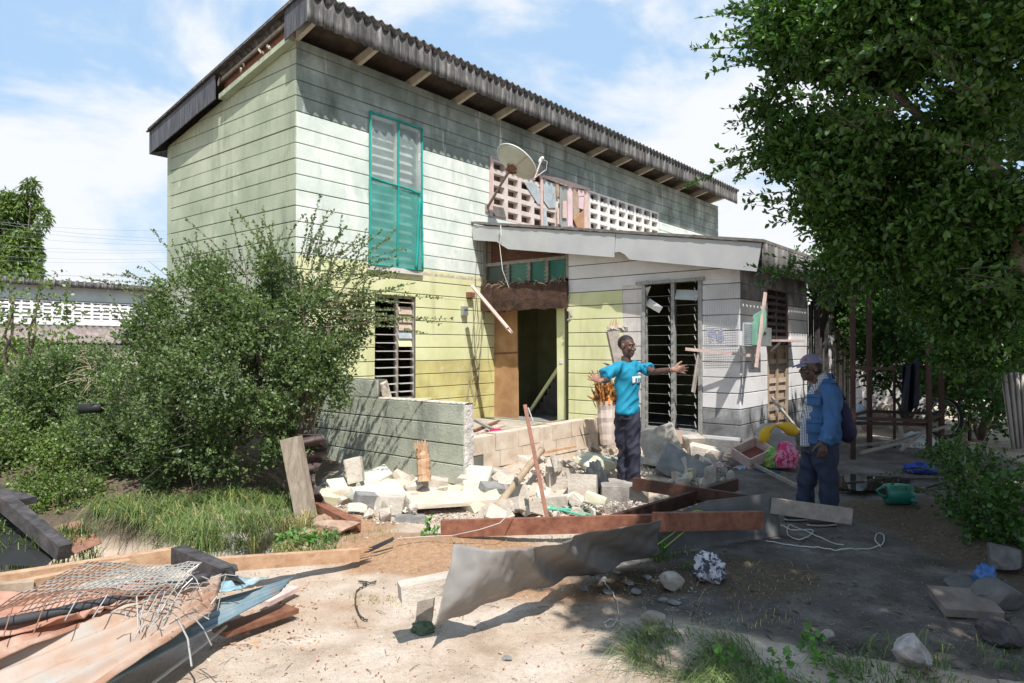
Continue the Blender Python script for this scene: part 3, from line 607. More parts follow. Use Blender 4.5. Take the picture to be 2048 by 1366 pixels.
mb = MB(); ebox(mb, .0, 2.0, zr_, 3.8, ES + .25, .01); mb.build('dark_board', m_brownboard, cl)
# big empty louvre window
u0, u1, z0_, z1_ = WN; um = (u0 + u1) / 2 + .02
fr_ = MB()
fr_.prism([H(ES - .04, u0 - .10, z1_ - .01), H(ES - .04, u1 + .04, z1_ + .0), H(ES - .04, u1 + .04, z1_ + .05), H(ES - .04, u0 - .10, z1_ + .04)], HL * .14)
ebox(fr_, u0, u0 + .06, z0_, z1_, ES - .02, .10); ebox(fr_, u1 - .06, u1, z0_, z1_, ES - .02, .10)
ebox(fr_, um - .03, um + .03, z0_ + .02, z1_, ES + .0, .07); ebox(fr_, u0, u1, z0_, z0_ + .06, ES - .0, .10)
bw = fr_.build('louvre_window', m_steel, annex)
for cx_ in (u0 + .06, um, u1 - .06):           # clip strips with bent holders
    mb = MB()
    for i in range(16):
        z = z0_ + .1 + i * .148 + random.uniform(-.01, .01)
        for sg in (-1, 1):
            if (cx_ < um - .1 and sg < 0) or (cx_ > um + .1 and sg > 0): continue
            a = H(ES - .02, cx_ + sg * .035, z); mb.beam(a, a - HL * .03 + UZ * random.uniform(.05, .10) + HG * sg * .01, .018, .005, HG)
    mb.build('louvre_clip', m_slat, bw)['kind'] = 'stuff'
for i in range(14):
    for (a, b2) in ((u0 + .06, um - .03), (um + .03, u1 - .06)):
        z = z0_ + .12 + i * .155
        if random.random() < .12: continue
        mb = MB(); mb.beam(H(ES + .03, a, z), H(ES + .03, b2, z + random.uniform(-.008, .008)), .004, .004); mb.build('louvre_bar', m_steel, bw)
mb = MB(); mb.prism([H(ES + .01, u0 + .05, 2.36), H(ES - .12, u0 + .36, 2.22), H(ES - .16, u0 + .44, 2.30), H(ES + .02, u0 + .12, 2.46)], UZ * .01); mb.build('hanging_slat', m_slat, bw)
mb = MB(); mb.prism([H(ES - .01, um + .04, 2.43), H(ES + .0, u1 - .08, 2.40), H(ES + .06, u1 - .08, 2.55), H(ES + .06, um + .04, 2.58)], UZ * .008); mb.build('hanging_slat', m_glass_l, bw)
mb = MB(); mb.prism([H(ES - .01, u0 + .06, 2.64), H(ES - .01, u0 + .16, 2.66), H(ES + .02, u0 + .07, 2.50)], HL * .01); mb.build('hanging_slat', m_slat, bw)
# sill under the big window, rounded and dirty
mb = MB(); mb.tube([H(ES - .10, u0 + .02, .32), H(ES - .11, u0 + .4, .31), H(ES - .10, u1 - .04, .30)], [.09, .12, .10], 8); mb.build('window_sill', m_conc_g, annex, smooth=True)
# side opening: barred window above, smashed louvre door below
mb = MB(); mb.prism([H(ES + 1.16, EG - .3, .2), H(ES + 2.22, EG - .3, .2), H(ES + 2.22, EG - .3, 2.62), H(ES + 1.16, EG - .3, 2.62)], -HG * .02); mb.build('dark_recess', m_dark, annex)
sdw = MB()
for s_ in (1.16, 1.69, 2.2): sdw.box(H(ES + s_ + .01, EG - .06, 1.4), .045, .05, 2.4, HL)
sdw = sdw.build('side_window', m_burnt, annex)
for i in range(7): mb = MB(); mb.beam(H(ES + 1.18, EG - .05, 1.85 + i * .11), H(ES + 2.2, EG - .05, 1.85 + i * .11), .02, .05); mb.build('slat', m_burnt, sdw)
dd = MB(); dd.prism([H(ES + 1.2, EG - .05, .22), H(ES + 2.18, EG - .05, .22), H(ES + 2.18, EG - .05, 1.72), H(ES + 1.2, EG - .05, 1.72)], -HG * .02); dd = dd.build('side_door', m_plank, annex)
for s_ in (1.22, 1.66, 2.14): mb = MB(); mb.box(H(ES + s_, EG - .02, .97), .07, .03, 1.5, HL); mb.build('stile', m_plank, dd)
for i in range(9): mb = MB(); z = .35 + i * .16; mb.beam(H(ES + 1.25, EG - .03, z + random.uniform(-.03, .03)), H(ES + 2.12, EG - .03, z + random.uniform(-.03, .03)), .016, random.uniform(.03, .09)); mb.build('slat', random.choice([m_plank, m_greywood, m_slat_t]), dd)
mb = MB(); mb.box(H(ES + 1.7, EG + .10, 1.79), 1.25, .26, .035, HL); mb.build('shelf_board', m_pinkboard, annex)
mb = MB(); mb.beam(H(ES + 1.25, EG + .02, 1.62), H(ES + 1.25, EG + .18, 1.77), .03, .03); mb.build('shelf_bracket', m_slat, annex)
# wire mesh nailed on the wall right of the window
wm_ = MB(); ga, gb, za, zb_ = 4.53, 5.04, 1.42, 2.62
for i in range(15):
    x = i / 14
    wm_.beam(H(ES - .012, ga + (gb - ga) * x, za), H(ES - .012, min(gb, ga + (gb - ga) * x + .0) , zb_), .003, .003)
for i in range(34): wm_.beam(H(ES - .016, ga, za + (zb_ - za) * i / 33), H(ES - .016, gb, za + (zb_ - za) * i / 33 + .02), .003, .003)
wm_.build('wire_netting', flat('galv_netting', (.50, .50, .52), .5, metal=.3, bump=0), annex)
def text_mesh(name, body, size, loc, ax, az, mat, parent, extr=.001, bold=0, fold=None):
    cu = bpy.data.curves.new(name, 'FONT'); cu.body = body; cu.size = size; cu.extrude = extr; cu.align_x = 'CENTER'; cu.align_y = 'CENTER'; cu.offset = bold; cu.resolution_u = 3
    tmp = bpy.data.objects.new(name, cu); COL.objects.link(tmp); dg = bpy.context.evaluated_depsgraph_get(); dg.update()
    me = bpy.data.meshes.new_from_object(tmp.evaluated_get(dg)); bpy.data.objects.remove(tmp)
    ax = Vector(ax).normalized(); az = Vector(az).normalized(); ay = az.cross(ax).normalized() * -1
    n = ax.cross(az)
    vs = [Vector(loc) + ax * v.co.x + az * v.co.y - n * v.co.z * -1 for v in me.vertices]
    if fold: vs = [fold(v) for v in vs]
    return link_mesh(name, vs, [tuple(p.vertices) for p in me.polygons], mat, parent)
text_mesh('house_number', '96', .26, epx(1432, 672, ES - .004), HG, UZ, flat('faded_blue_paint', (.44, .45, .58), .8, bump=0), annex, .0015, .008)

# ================================================================ things fixed to the house
# satellite dish
c0 = P(1027, 331, 12.55); nd = Vector((.55, .31, .78)).normalized()
dish = empty('satellite_dish', fac(980, 420) and ray_plane(972, 415, H(0, 0, 0), HG), 'cream satellite dish on a rusty arm beside the upstairs breeze block screen', 'satellite dish')
da = nd.cross(UZ).normalized(); db = nd.cross(da)
def dsh(u, v):
    r = .455 * (v * .999 + .001); a = 2 * math.pi * u; return c0 + (da * math.cos(a) + db * math.sin(a) * 1.0) * r * .93 + nd * (.16 * (r / .455) ** 2 - .05)
mb = MB(); mb.sheet(dsh, 40, 8, -.006); mb.build('reflector', m_dish, dish, smooth=True)
mb = MB(); mb.tube([dsh(i / 40, 1) for i in range(41)], .012, 6, False); mb.build('rim', m_dish_rim, dish, smooth=True)
hub = c0 - nd * .06; foot = ray_plane(974, 416, H(0, 0, 0), HG)
mb = MB(); mb.box(hub - nd * .03, .20, .12, .08, da, None, nd); mb.tube([hub - nd * .02 - da * .1, hub - nd * .12, hub - nd * .02 + da * .12], .018, 6); mb.tube([hub + db * .12, hub - nd * .14, hub - db * .10], .018, 6); mb.build('bracket', m_rustwood, dish)
mb = MB(); mb.tube([hub - nd * .10, (hub + foot) / 2 + UZ * .02, foot], .026, 8); mb.build('mast', flat('rusty_mast', (.26, .20, .17), .7), dish, smooth=True)
mb = MB(); mb.box(foot + HG * .01, .12, .03, .16, HL); mb.build('wall_plate', m_greywood, dish)
e1 = P(1068, 360, 12.3); e2 = P(1083, 318, 12.9)
mb = MB(); mb.tube([e1, (e1 + e2) / 2, e2], .014, 6); mb.tube([e1 + UZ * .03, P(1090, 340, 12.6)], .008, 5); mb.build('feed_arm', flat('red_white_arm', (.5, .35, .33), .6), dish)
mb = MB(); mb.tube([e2 - da * .05, e2 + da * .05 + UZ * .02], [.04, .03], 8); mb.tube([e2, e2 - nd * .08], [.035, .03], 8); mb.build('receiver', m_dish_rim, dish, smooth=True)
mb = MB(); mb.tube([e2 + Vector((.02, 0, 0)), e2 + Vector((.11, 0, -.04)), e2 + Vector((.09, 0, -.2)), e1 + Vector((.06, 0, .08))], .006, 5); mb.build('cable', m_cable_w, dish)
# cables hanging by the doorway
def catenary(a, b2, sag, n=14, jit=0.): return [a.lerp(b2, i / n) - UZ * sag * math.sin(math.pi * i / n) + Vector((random.uniform(-jit, jit), random.uniform(-jit, jit), 0)) for i in range(n + 1)]
mb = MB()
fp = lambda x, y, g=.03: ray_plane(x, y, H(0, g, 0), HG)
for pts in ([(955, 480), (951, 560), (957, 640), (948, 730), (935, 790), (928, 815)], [(960, 485), (966, 600), (962, 700), (955, 790), (948, 810)], [(952, 600), (944, 690), (938, 760), (950, 800), (956, 760), (962, 690)], [(966, 600), (958, 680), (944, 740), (936, 790), (940, 810)], [(972, 560), (968, 640), (960, 720), (942, 770)], [(947, 610), (950, 700), (958, 740), (952, 805)]):
    q = [fp(*p) for p in pts]; sm = []
    for i in range(len(q) - 1):
        for k in range(5): sm.append(q[i].lerp(q[i + 1], k / 5) + Vector((random.uniform(-.01, .01), 0, 0)))
    mb.tube(sm, .007, 4)
o = mb.build('hanging_cables', flat('dirty_cable', (.22, .19, .15), .7, bump=0), None); tag(o, 'thin torn cables hanging down the yellow wall left of the doorway', 'cables', kind='stuff')
mb = MB(); mb.tube([ray_plane(1001, 450, H(ES - .36, 0, 0), HL), ray_plane(1003, 470, H(ES - .36, 0, 0), HL), ray_plane(999, 488, H(ES - .36, 0, 0), HL)], .012, 5)
mb.tube([ray_plane(999, 488, H(ES - .36, 0, 0), HL), P(1005, 540, 12.3), P(1018, 575, 12.3)], .006, 4)
tag(mb.build('dangling_wire', m_cable_w, None), 'white wire hanging over the left end of the annex fascia', 'wire')
# wall fittings
o = MB(); q = fp(929, 622, .04); o.box(q, .13, .07, .17, HL); o.box(q + HG * .04 + UZ * .05, .09, .02, .04, HL); o = o.build('wall_lamp', m_metalbox, None); tag(o, 'small grey broken lamp fitting on the yellow wall beside the doorway', 'wall lamp')
o = MB(); q = fp(941, 590, .05); o.box(q, .14, .1, .1, HL); o = o.build('timber_bracket', m_brownboard, None); tag(o, 'short brown timber block fixed to the wall left of the doorway', 'timber block')
# broken hanging board at the doorway
def board(name, a, b2, w_, h_, mat, label, cat='plank', ragged=0, up=(0, 0, 1), group=None, par=None):
    mb = MB(); a, b2 = Vector(a), Vector(b2); mb.beam(a, b2, w_, h_, up)
    if ragged:
        d = (b2 - a).normalized(); s_ = d.cross(Vector(up)).normalized(); u_ = s_.cross(d)
        for (e, sg) in ((b2, 1),) if ragged == 1 else ((b2, 1), (a, -1)):
            for k in range(7):
                p = e + s_ * random.uniform(-.4, .4) * w_ + u_ * random.uniform(-.4, .4) * h_; q = p + d * sg * random.uniform(.04, .14) + u_ * random.uniform(-.01, .01)
                mb.tube([p - d * sg * .04, p, q], [min(w_, h_) * .3, min(w_, h_) * .3, .002], 4)
    o = mb.build(name, mat, par)
    if label: tag(o, label, cat, group)
    return o
board('broken_board', P(945, 573, 12.4), P(1017, 658, 11.9), .05, .12, m_pinkboard, 'pinkish splintered board hanging diagonally across the top of the doorway', ragged=1, up=(0, -1, .2))
# meter box etc on the annex corner
mb_ = empty('meter_box', H(ES + .45, EG + .06, 1.9), 'grey electricity meter box on the annex side wall under the torn net', 'meter box')
def spt(x, y, g): return ray_plane(x, y, H(0, g, 0), HG)
a = [spt(1520, 654, EG + .22), spt(1543, 656, EG + .22), spt(1543, 692, EG + .22), spt(1519, 690, EG + .22)]
m = MB(); m.prism(a[::-1], -HG * .2); m.build('case', m_metalbox, mb_)
a = [spt(1521, 663, EG + .225), spt(1532, 664, EG + .225), spt(1532, 669, EG + .225), spt(1521, 668, EG + .225)]
m = MB(); m.prism(a[::-1], HG * .004); m.build('display_window', m_dark, mb_)
m = MB(); a = [spt(1488, 645, EG + .2), spt(1505, 645, EG + .2), spt(1504, 694, EG + .2), spt(1487, 692, EG + .2)]
m.prism(a, -HG * .02)
for i in range(12):
    z = a[3].z + (a[0].z - a[3].z) * (i + .5) / 12; m.beam(Vector((a[0].x, a[0].y, z)) + HG * .01, Vector((a[1].x, a[1].y, z - .01)) + HG * .01, .008, .008)
tag(m.build('wire_cage', m_bluesheet, None), 'crumpled grey wire mesh panel left of the meter box', 'mesh panel')
nt_ = empty('netted_frame', H(ES + .2, EG + .3, 2.2), 'broken wooden frame with torn green netting hanging on the annex corner', 'window frame')
m = MB(); m.beam(P(1531, 585, 9.9), P(1512, 735, 9.7), .03, .05); m.build('stile', m_pinkboard, nt_)
m = MB(); m.beam(P(1508, 690, 9.75), P(1504, 738, 9.7), .025, .04); m.build('stile', m_burnt, nt_)
qs = [P(1529, 610, 9.86), P(1497, 648, 9.8), P(1500, 690, 9.75), P(1524, 690, 9.8)]
def nf(u, v): p = qs[0].lerp(qs[1], v).lerp(qs[3].lerp(qs[2], v), u); return p + HG * .04 * math.sin(v * 9 + u * 4)
m = MB(); m.grid(nf, 8, 12); m.build('netting', flat('pale_green_net', (.16, .36, .26), .6, alpha=.75, bump=0), nt_, smooth=True)
board('loose_lath', P(1371, 698, 10.2), P(1512, 712, 9.75), .02, .045, m_pinkboard, 'thin reddish lath lying across the wall from window to netted frame', 'lath')
board('bent_frame_strip', P(1401, 690, 10.2), P(1386, 785, 10.0), .03, .07, m_greywood, 'grey broken frame strip hanging beside the big louvre window', 'wood strip')
board('leaning_stick', P(1543, 795, 10.6), P(1597, 862, 9.6), .03, .04, m_greywood, 'pale stick leaning against the annex side door', 'stick')
# ================================================================ YARD WALLS
def surf(x, y, dz=0.):
    """ground point seen at photo pixel"""
    z = 0.
    for _ in range(8):
        q = Gz(x, y, z + dz); z = zg(q.x, q.y)
    return Gz(x, y, z + dz)
yw = empty('yard_wall', H(.08, 2.0, 0), 'broken green block yard wall with stained face projecting from the house corner', 'yard wall')
YL = 3.43
def yzone(u, z): return m_yard
yf = lambda u, z: H(-.02, u, z)
YB = .09
courses('wall_core', yf, -HL, .02, YL, YB, YB + 4 * CH + .005, [], yzone, yw, th=.17, z0=YB, jit=.003)
for o in list(yw.children):
    pass
# end face blocks, rough
mb = MB()
def endf(u, v):
    z = YB + u * 4 * CH; s_ = -.02 + .17 * v
    return H(s_, YL + .012 + .010 * fbm(z * 9, s_ * 9, 3) + .006 * fbm(z * 40, s_ * 40, 3) - .02 * (abs(v - .5) * 2) ** 6, z)
mb.grid(endf, 60, 12); mb.build('broken_end', m_grey, yw)
mb = MB()     # ragged mortar on top
def topf_(u, v): return H(-.018 + .165 * v, u * YL, YB + 4 * CH + .006 + .014 * abs(fbm(u * 40, v * 3, 1)) + (.012 if .1 < v < .9 else 0))
mb.grid(topf_, 120, 4); mb.build('mortar_bed', m_conc_w, yw)
ub = MB(); f = lambda u, z, s_=-.02: H(s_, u, z)
z5 = YB + .01 + 4 * CH
o = courses('upper_block_core', yf, -HL, .1, 1.90, z5, z5 + CH, [], yzone, yw, th=.17, z0=z5, splits=(.8, 1.32))
vs, fs = hull([H(-.02 + random.uniform(0, .16), 1.90 + random.uniform(0, .07) + .05 * (j % 2), z5 + CH * random.random()) for j in range(22)]); mb = MB(); mb.add(vs, fs); mb.build('broken_end', m_conc_w, yw)
tag(yw, None)
# rear low wall of bare blocks running past the doorway
bwl = empty('porch_block_wall', H(1.4, YL, .1), 'low remnant of bare sandcrete block wall running along the porch edge', 'low wall')
s_ = .12; r = 0
for row in range(3):
    s_ = .10 + (.22 if row % 2 else 0)
    while s_ < 2.75:
        L_ = .44 if random.random() < .8 else .30
        e = min(s_ + L_, 3.0 - .05 * row)
        z0_ = .02 + row * .205
        if row == 2 and (s_ > 2.9): break
        m = MB(); j = random.uniform(-.006, .006)
        m.box(H((s_ + e) / 2, YL - .09 + j, z0_ + .1 + .008 * row - (random.uniform(0, .03) if row == 2 else 0)), e - s_ - .012, .17, .195 + (.01 if row == 2 else 0), HL + UZ * random.uniform(-.02, .02))
        m.build('block', m_block, bwl); s_ = e
mb = MB(); mb.box(H(1.55, YL - .09, .30), 2.8, .15, .58, HL); mb.build('mortar', m_core, bwl)
# porch floor behind it
mb = MB(); mb.prism([H(.15, .02, 0), H(3.95, .02, 0), H(3.95, YL - .2, 0), H(.15, YL - .2, 0)], UZ * .33); o = mb.build('porch_floor', m_conc, None); o['kind'] = 'structure'

# ================================================================ RUBBLE
def chunk(c, dims, rot=None, kind='rand', jag=.12, n=16):
    """irregular broken slab; dims full sizes"""
    rot = rot or Quaternion((random.gauss(0, 1), random.gauss(0, 1), random.gauss(0, 1), random.gauss(0, 1))).normalized()
    pts = []
    for sx in (-1, 1):
        for sy in (-1, 1):
            for sz in (-1, 1):
                pts.append(Vector((sx * (1 - random.random() * jag * 2), sy * (1 - random.random() * jag * 2), sz * (1 - random.random() * jag * .6))))
    for _ in range(n - 8):
        v = Vector((random.uniform(-1, 1), random.uniform(-1, 1), random.uniform(-1, 1))); k = max(abs(v.x), abs(v.y), abs(v.z)); v /= k; v = Vector((v.x * .97, v.y * .97, v.z * (.97 if abs(v.z) > .9 else 1))); pts.append(v)
    vs, fs = hull([rot @ Vector((p.x * dims[0] / 2, p.y * dims[1] / 2, p.z * dims[2] / 2)) + Vector(c) for p in pts]); return vs, fs
def stone_pts(c, dims, seed):
    bm = bmesh.new(); bmesh.ops.create_icosphere(bm, subdivisions=3, radius=1); pl = [(Vector((random.gauss(0, 1), random.gauss(0, 1), random.gauss(0, 1))).normalized(), random.uniform(.5, .85)) for _ in range(12)]
    vs = []
    for v in bm.verts:
        p = v.co * 1.02
        for n_, d_ in pl:
            k = p.dot(n_) - d_
            if k > 0: p = p - n_ * k * .98
        p = p * (1 + .06 * noise.noise(v.co * 2.2 + Vector((seed, 0, 0))) + .05 * noise.noise(v.co * 6 + Vector((seed, 3, 0)))); vs.append(Vector((p.x * dims[0] * .62, p.y * dims[1] * .62, p.z * dims[2] * .62)) + c)
    fs = [tuple(v.index for v in f.verts) for f in bm.faces]; bm.free(); return vs, fs
def put(name, px, py, w_, h_, thick, mat, label, cat='concrete chunk', tilt=None, lift=.0, depth=None, group=None, jag=.12, D=None):
    """block whose visible base centre is at pixel; w_,h_ metres"""
    b_ = surf(px, py) if D is None else P(px, py, D)
    c_ = b_ + Vector((0, thick * .5, h_ * .5 + lift))
    rot = tilt if tilt is not None else Quaternion((0, 0, 1), random.uniform(-.5, .5)) @ Quaternion((1, 0, 0), random.uniform(-.2, .2)) @ Quaternion((0, 1, 0), random.uniform(-.2, .2))
    vs, fs = stone_pts(c_, (w_, thick, h_), px) if name in ('stone', 'earth_lump', 'log') else chunk(c_, (w_, thick, h_), rot, jag=jag, n=16 if jag < .11 else 26); mb = MB(); mb.add(vs, fs); o = mb.build(name, mat, None, smooth=False); return tag(o, label, cat, group, 'thing')
q = lambda ax, an: Quaternion(ax, R(an))
X_, Y_, Z_ = (1, 0, 0), (0, 1, 0), (0, 0, 1)
RG = 'larger pieces of broken wall in the rubble heap'
m_dkstone = pm('dark_stone', [(.3, (.09, .085, .08)), (.7, (.19, .18, .17))], 7, bump=.8)
put('concrete_block', 1253, 1036, .50, .33, .50, pm('stained_block', [(.3, (.14, .13, .12)), (.5, (.30, .27, .24)), (.7, (.48, .44, .38))], 3.5, bump=.6, bdist=.02), 'big grey stained concrete block the man in turquoise stands on', 'concrete block', q(Z_, -4), jag=.03, D=7.2)
put('concrete_chunk', 707, 968, .20, .28, .14, m_conc_w, 'pale upright chunk leaning against the green yard wall near the bush', tilt=q(Y_, -14) @ q(X_, -12), group=RG, D=7.5)
put('broken_slab', 700, 1000, .55, .09, .34, m_pgreen, 'long pale green wall slab sloping down below the upright chunk', 'wall slab', q(Z_, 42) @ q(X_, 24), .06, group=RG)
put('broken_slab', 752, 1020, .60, .11, .30, m_pgreen, 'pale green slab tilted towards the corner of the yard wall', 'wall slab', q(Z_, 48) @ q(X_, 30), .06, group=RG)
put('concrete_chunk', 728, 1024, .22, .17, .16, m_conc_g, 'dark faced block end below the pale green slabs', group=RG, jag=.05)
put('concrete_chunk', 778, 1032, .30, .18, .2, m_conc_w, 'white rough lump in front of the green slabs', group=RG)
put('concrete_chunk', 865, 1000, .30, .22, .26, m_conc_w, 'white hollow block piece behind the flat slab beneath the splintered post', group=RG, jag=.06)
put('concrete_chunk', 838, 985, .24, .14, .2, m_pyel, 'small yellow topped chunk by the splintered post', group=RG)
put('broken_slab', 895, 1030, .95, .05, .62, pm('dusty_flat_slab', [(.3, (.50, .41, .32)), (.7, (.62, .54, .45))], 5, bump=.3), 'large flat dusty slab lying in front of the yard wall', 'concrete slab', q(Z_, 14) @ q(X_, 4), .10, group=RG, jag=.06)
put('concrete_chunk', 820, 1047, .30, .07, .12, m_conc_g, 'flat dark stone lying on the sand before the dusty slab', tilt=q(Z_, 5), group=RG)
put('broken_slab', 955, 985, .34, .30, .07, m_pgreen, 'green painted slab standing at the foot of the yard wall end', 'wall slab', q(Z_, -30) @ q(X_, -32), 0, group=RG)
put('broken_slab', 1000, 975, .75, .06, .36, m_conc, 'grey brown slab lying tilted over rubble right of the yard wall end', 'wall slab', q(Y_, 14) @ q(Z_, -20), .12, group=RG)
put('concrete_chunk', 985, 1010, .32, .20, .25, m_conc_g, 'dark grey lump under the tilted slab', group=RG)
put('concrete_chunk', 1030, 1010, .28, .2, .22, m_conc_w, 'white block beside the lower end of the bamboo pole', group=RG)
put('concrete_block', 1125, 1000, .36, .36, .25, m_conc_w, 'pale hollow block standing up behind the leaning red stick', 'concrete block', q(Z_, 8), .0, jag=.05, D=7.7)
put('concrete_block', 1168, 1012, .34, .32, .28, m_conc_w, 'pinkish white block left of the block the man stands on', 'concrete block', q(Z_, -14) @ q(X_, -10), jag=.10, D=7.35)
put('concrete_chunk', 1110, 1020, .34, .13, .2, m_conc_w, 'low white stone in front of the hollow block', group=RG)
put('broken_slab', 1192, 1010, .24, .10, .10, m_pyel, 'short yellow painted fragment beside the black cloth', 'wall slab', q(Z_, -25) @ q(Y_, 15), group=RG)
put('concrete_chunk', 1160, 912, .30, .26, .25, m_conc_w, 'pale broken block at the right end of the porch block wall', group=RG)
put('concrete_chunk', 1200, 905, .32, .26, .22, m_conc, 'grey chunk with rough left side behind the man in turquoise', group=RG, jag=.05)
put('concrete_chunk', 1235, 902, .34, .30, .22, m_conc_w, 'smooth pale block below the snapped post', group=RG, jag=.05)
put('broken_slab', 1322, 928, .52, .50, .09, m_conc, 'broad grey slab leaning back under the louvre window', 'concrete slab', q(Z_, -12) @ q(Y_, -20) @ q(X_, -24), .0, D=9.1, jag=.10)
put('broken_slab', 1368, 970, .66, .42, .08, m_conc_g, 'dark grey panel with yellow edge leaning right of the man in turquoise', 'concrete slab', q(Z_, -8) @ q(Y_, 30) @ q(X_, -38), -.03, D=8.2, jag=.06)
put('concrete_chunk', 1390, 905, .3, .22, .2, m_conc, 'grey block standing below the window sill', group=RG, D=9.4)
put('concrete_chunk', 1352, 890, .2, .2, .2, flat('brown_boulder', (.34, .25, .2)), 'small brown boulder under the louvre window', group=RG, D=9.5)
put('concrete_chunk', 1415, 925, .46, .2, .22, m_conc_w, 'pale block behind the top of the dark grey panel', group=RG, D=9.0)
put('broken_slab', 1330, 955, .95, .06, .6, m_pyel, 'wide yellow painted slab lying flat behind the man in turquoise', 'wall slab', q(Z_, 18) @ q(X_, 8), .06, group=RG, D=8.7)
put('broken_slab', 1215, 955, .8, .06, .5, m_pyel, 'flat yellow painted slab left of the standing man', 'wall slab', q(Z_, 12) @ q(X_, 12), .10, group=RG, D=8.8)
put('concrete_chunk', 1380, 990, .42, .14, .25, m_conc_w, 'white slab end between the two crossing beams', group=RG, D=7.9)
put('concrete_chunk', 1335, 968, .28, .1, .2, m_conc_w, 'small flat white block behind the dark crossing beam', group=RG, D=8.2)
put('concrete_chunk', 1060, 935, .5, .13, .3, m_conc_w, 'pale flat blocks piled at the foot of the porch wall', group=RG, D=8.6)
put('concrete_chunk', 1100, 955, .4, .12, .3, m_block, 'tan block lying at the foot of the porch wall', group=RG, D=8.4)
put('stone', 1345, 1185, .17, .11, .13, m_conc, 'rounded pale grey stone on the dark soil in front of the metal sheet', 'stone', jag=.25)
put('stone', 1307, 1253, .13, .09, .1, m_conc, 'angular pale stone at the edge of the weeds', 'stone', jag=.25)
put('stone', 1318, 1262, .08, .03, .06, m_conc, 'small flat pale stone touching the angular stone', 'stone', jag=.2)
put('stone', 1014, 1322, .05, .025, .04, m_conc_g, 'tiny dark pebble alone on the bright bare ground', 'stone', jag=.3)
put('stone', 1660, 1290, .08, .07, .08, m_conc, 'grey stone among the foreground weeds', 'stone', jag=.25)
put('stone', 1835, 1350, .20, .17, .18, pm('mottled_stone', [(.3, (.22, .2, .2)), (.7, (.62, .56, .54))], 14, bump=.8), 'mottled white and purple stone at the bottom edge right of the weeds', 'stone', jag=.25)
put('stone', 2020, 1085, .26, .22, .25, m_dkstone, 'grey boulder at the right edge under the shrub', 'stone', jag=.2)
put('stone', 2030, 1150, .26, .20, .26, m_dkstone, 'large rock at the right edge below the boulder', 'stone', jag=.2)
put('stone', 2015, 1225, .30, .18, .26, m_dkstone, 'broad dark rock behind the square tile', 'stone', jag=.2)
put('paving_tile', 1955, 1240, .34, .05, .28, pm('brown_tile', [(.3, (.14, .11, .09)), (.7, (.26, .22, .19))], 8), 'square brown grey paving tile tilted on the right bank', 'paving tile', q(Z_, -10) @ q(X_, 12), .04, jag=.03)
put('log', 2035, 1305, .20, .13, .24, m_burnt, 'dark broken log at the right edge', 'log', jag=.2)
put('stone', 1935, 1180, .24, .07, .2, m_dkstone, 'low flat stone beside the blue plastic bag', 'stone', jag=.2)
for i, (x, y) in enumerate([(1180, 1150), (1205, 1165), (1235, 1150), (1260, 1172), (1275, 1190), (1295, 1160), (1350, 1210), (1330, 1205), (1215, 1190), (1168, 1185)]):
    put('stone', x, y, random.uniform(.05, .11), random.uniform(.02, .045), .06, m_conc_g, 'small loose grey stone on the dark soil below the metal sheet', 'stone', group='small stones before the metal sheet', jag=.25)
for i in range(34):
    x, y = random.choice([(650, 990), (690, 985), (735, 975), (785, 990), (815, 1010), (900, 1000), (945, 1015), (1010, 990), (1050, 965), (1075, 1000), (1095, 975), (1130, 955), (1150, 985), (1180, 950), (1290, 990), (1340, 1000), (1385, 975), (1410, 950), (1300, 940), (1240, 935), (1160, 1030), (1060, 1030), (1020, 1030), (860, 1030), (670, 1010), (1440, 955)]); x += random.uniform(-22, 22); y += random.uniform(-10, 10)
    mt, cn = random.choice([(m_conc_w, 'whitish'), (m_conc, 'grey'), (m_pgreen, 'pale green'), (m_pyel, 'pale yellow'), (m_block, 'tan')])
    put('broken_slab', x, y, random.uniform(.25, .45), random.uniform(.05, .12), random.uniform(.18, .32), mt, cn + ' broken slab lying' + (' below the green yard wall' if x < 850 else ' by the bamboo pole' if x < 1060 else ' left of the standing man' if x < 1250 else ' right of the standing man'), 'wall slab', q(Z_, random.uniform(-80, 80)) @ q(X_, random.uniform(-35, 35)) @ q(Y_, random.uniform(-25, 25)), .03, group='broken slabs in the rubble heap', jag=.09)
# individual small chunks over the heap
def inpoly(x, y, pl):
    c_ = False; j = len(pl) - 1
    for i in range(len(pl)):
        if (pl[i][1] > y) != (pl[j][1] > y) and x < (pl[j][0] - pl[i][0]) * (y - pl[i][1]) / (pl[j][1] - pl[i][1]) + pl[i][0]: c_ = not c_
        j = i
    return c_
HEAP = [(640, 968), (700, 960), (900, 985), (960, 962), (1050, 945), (1200, 905), (1300, 905), (1430, 925), (1470, 960), (1440, 1005), (1330, 1040), (1100, 1045), (1000, 1050), (880, 1045), (760, 1050), (660, 1010)]
n = 0
mats_r = [m_conc_w, m_conc, m_pgreen, m_conc_w, m_pyel, m_conc, m_conc_w, m_block, m_conc_w, m_conc, m_conc_w]
protos = []
for k in range(28):
    dm_ = (1, random.uniform(.5, 1), random.choice((.25, .35, .6, .8))); vs, fs = hull([Vector((random.uniform(-1, 1) ** 3 * .25 + random.choice((-.42, .42, .3, -.2)), random.uniform(-.5, .5) * dm_[1], random.choice((-.5, .5, .35)) * dm_[2])) for _ in range(24)]); mb = MB(); mb.add(vs, fs)
    for mt in (mats_r[k % 11],):
        me = bpy.data.meshes.new('small_chunk'); me.from_pydata(mb.v, [], mb.f); me.materials.append(mt); protos.append(me)
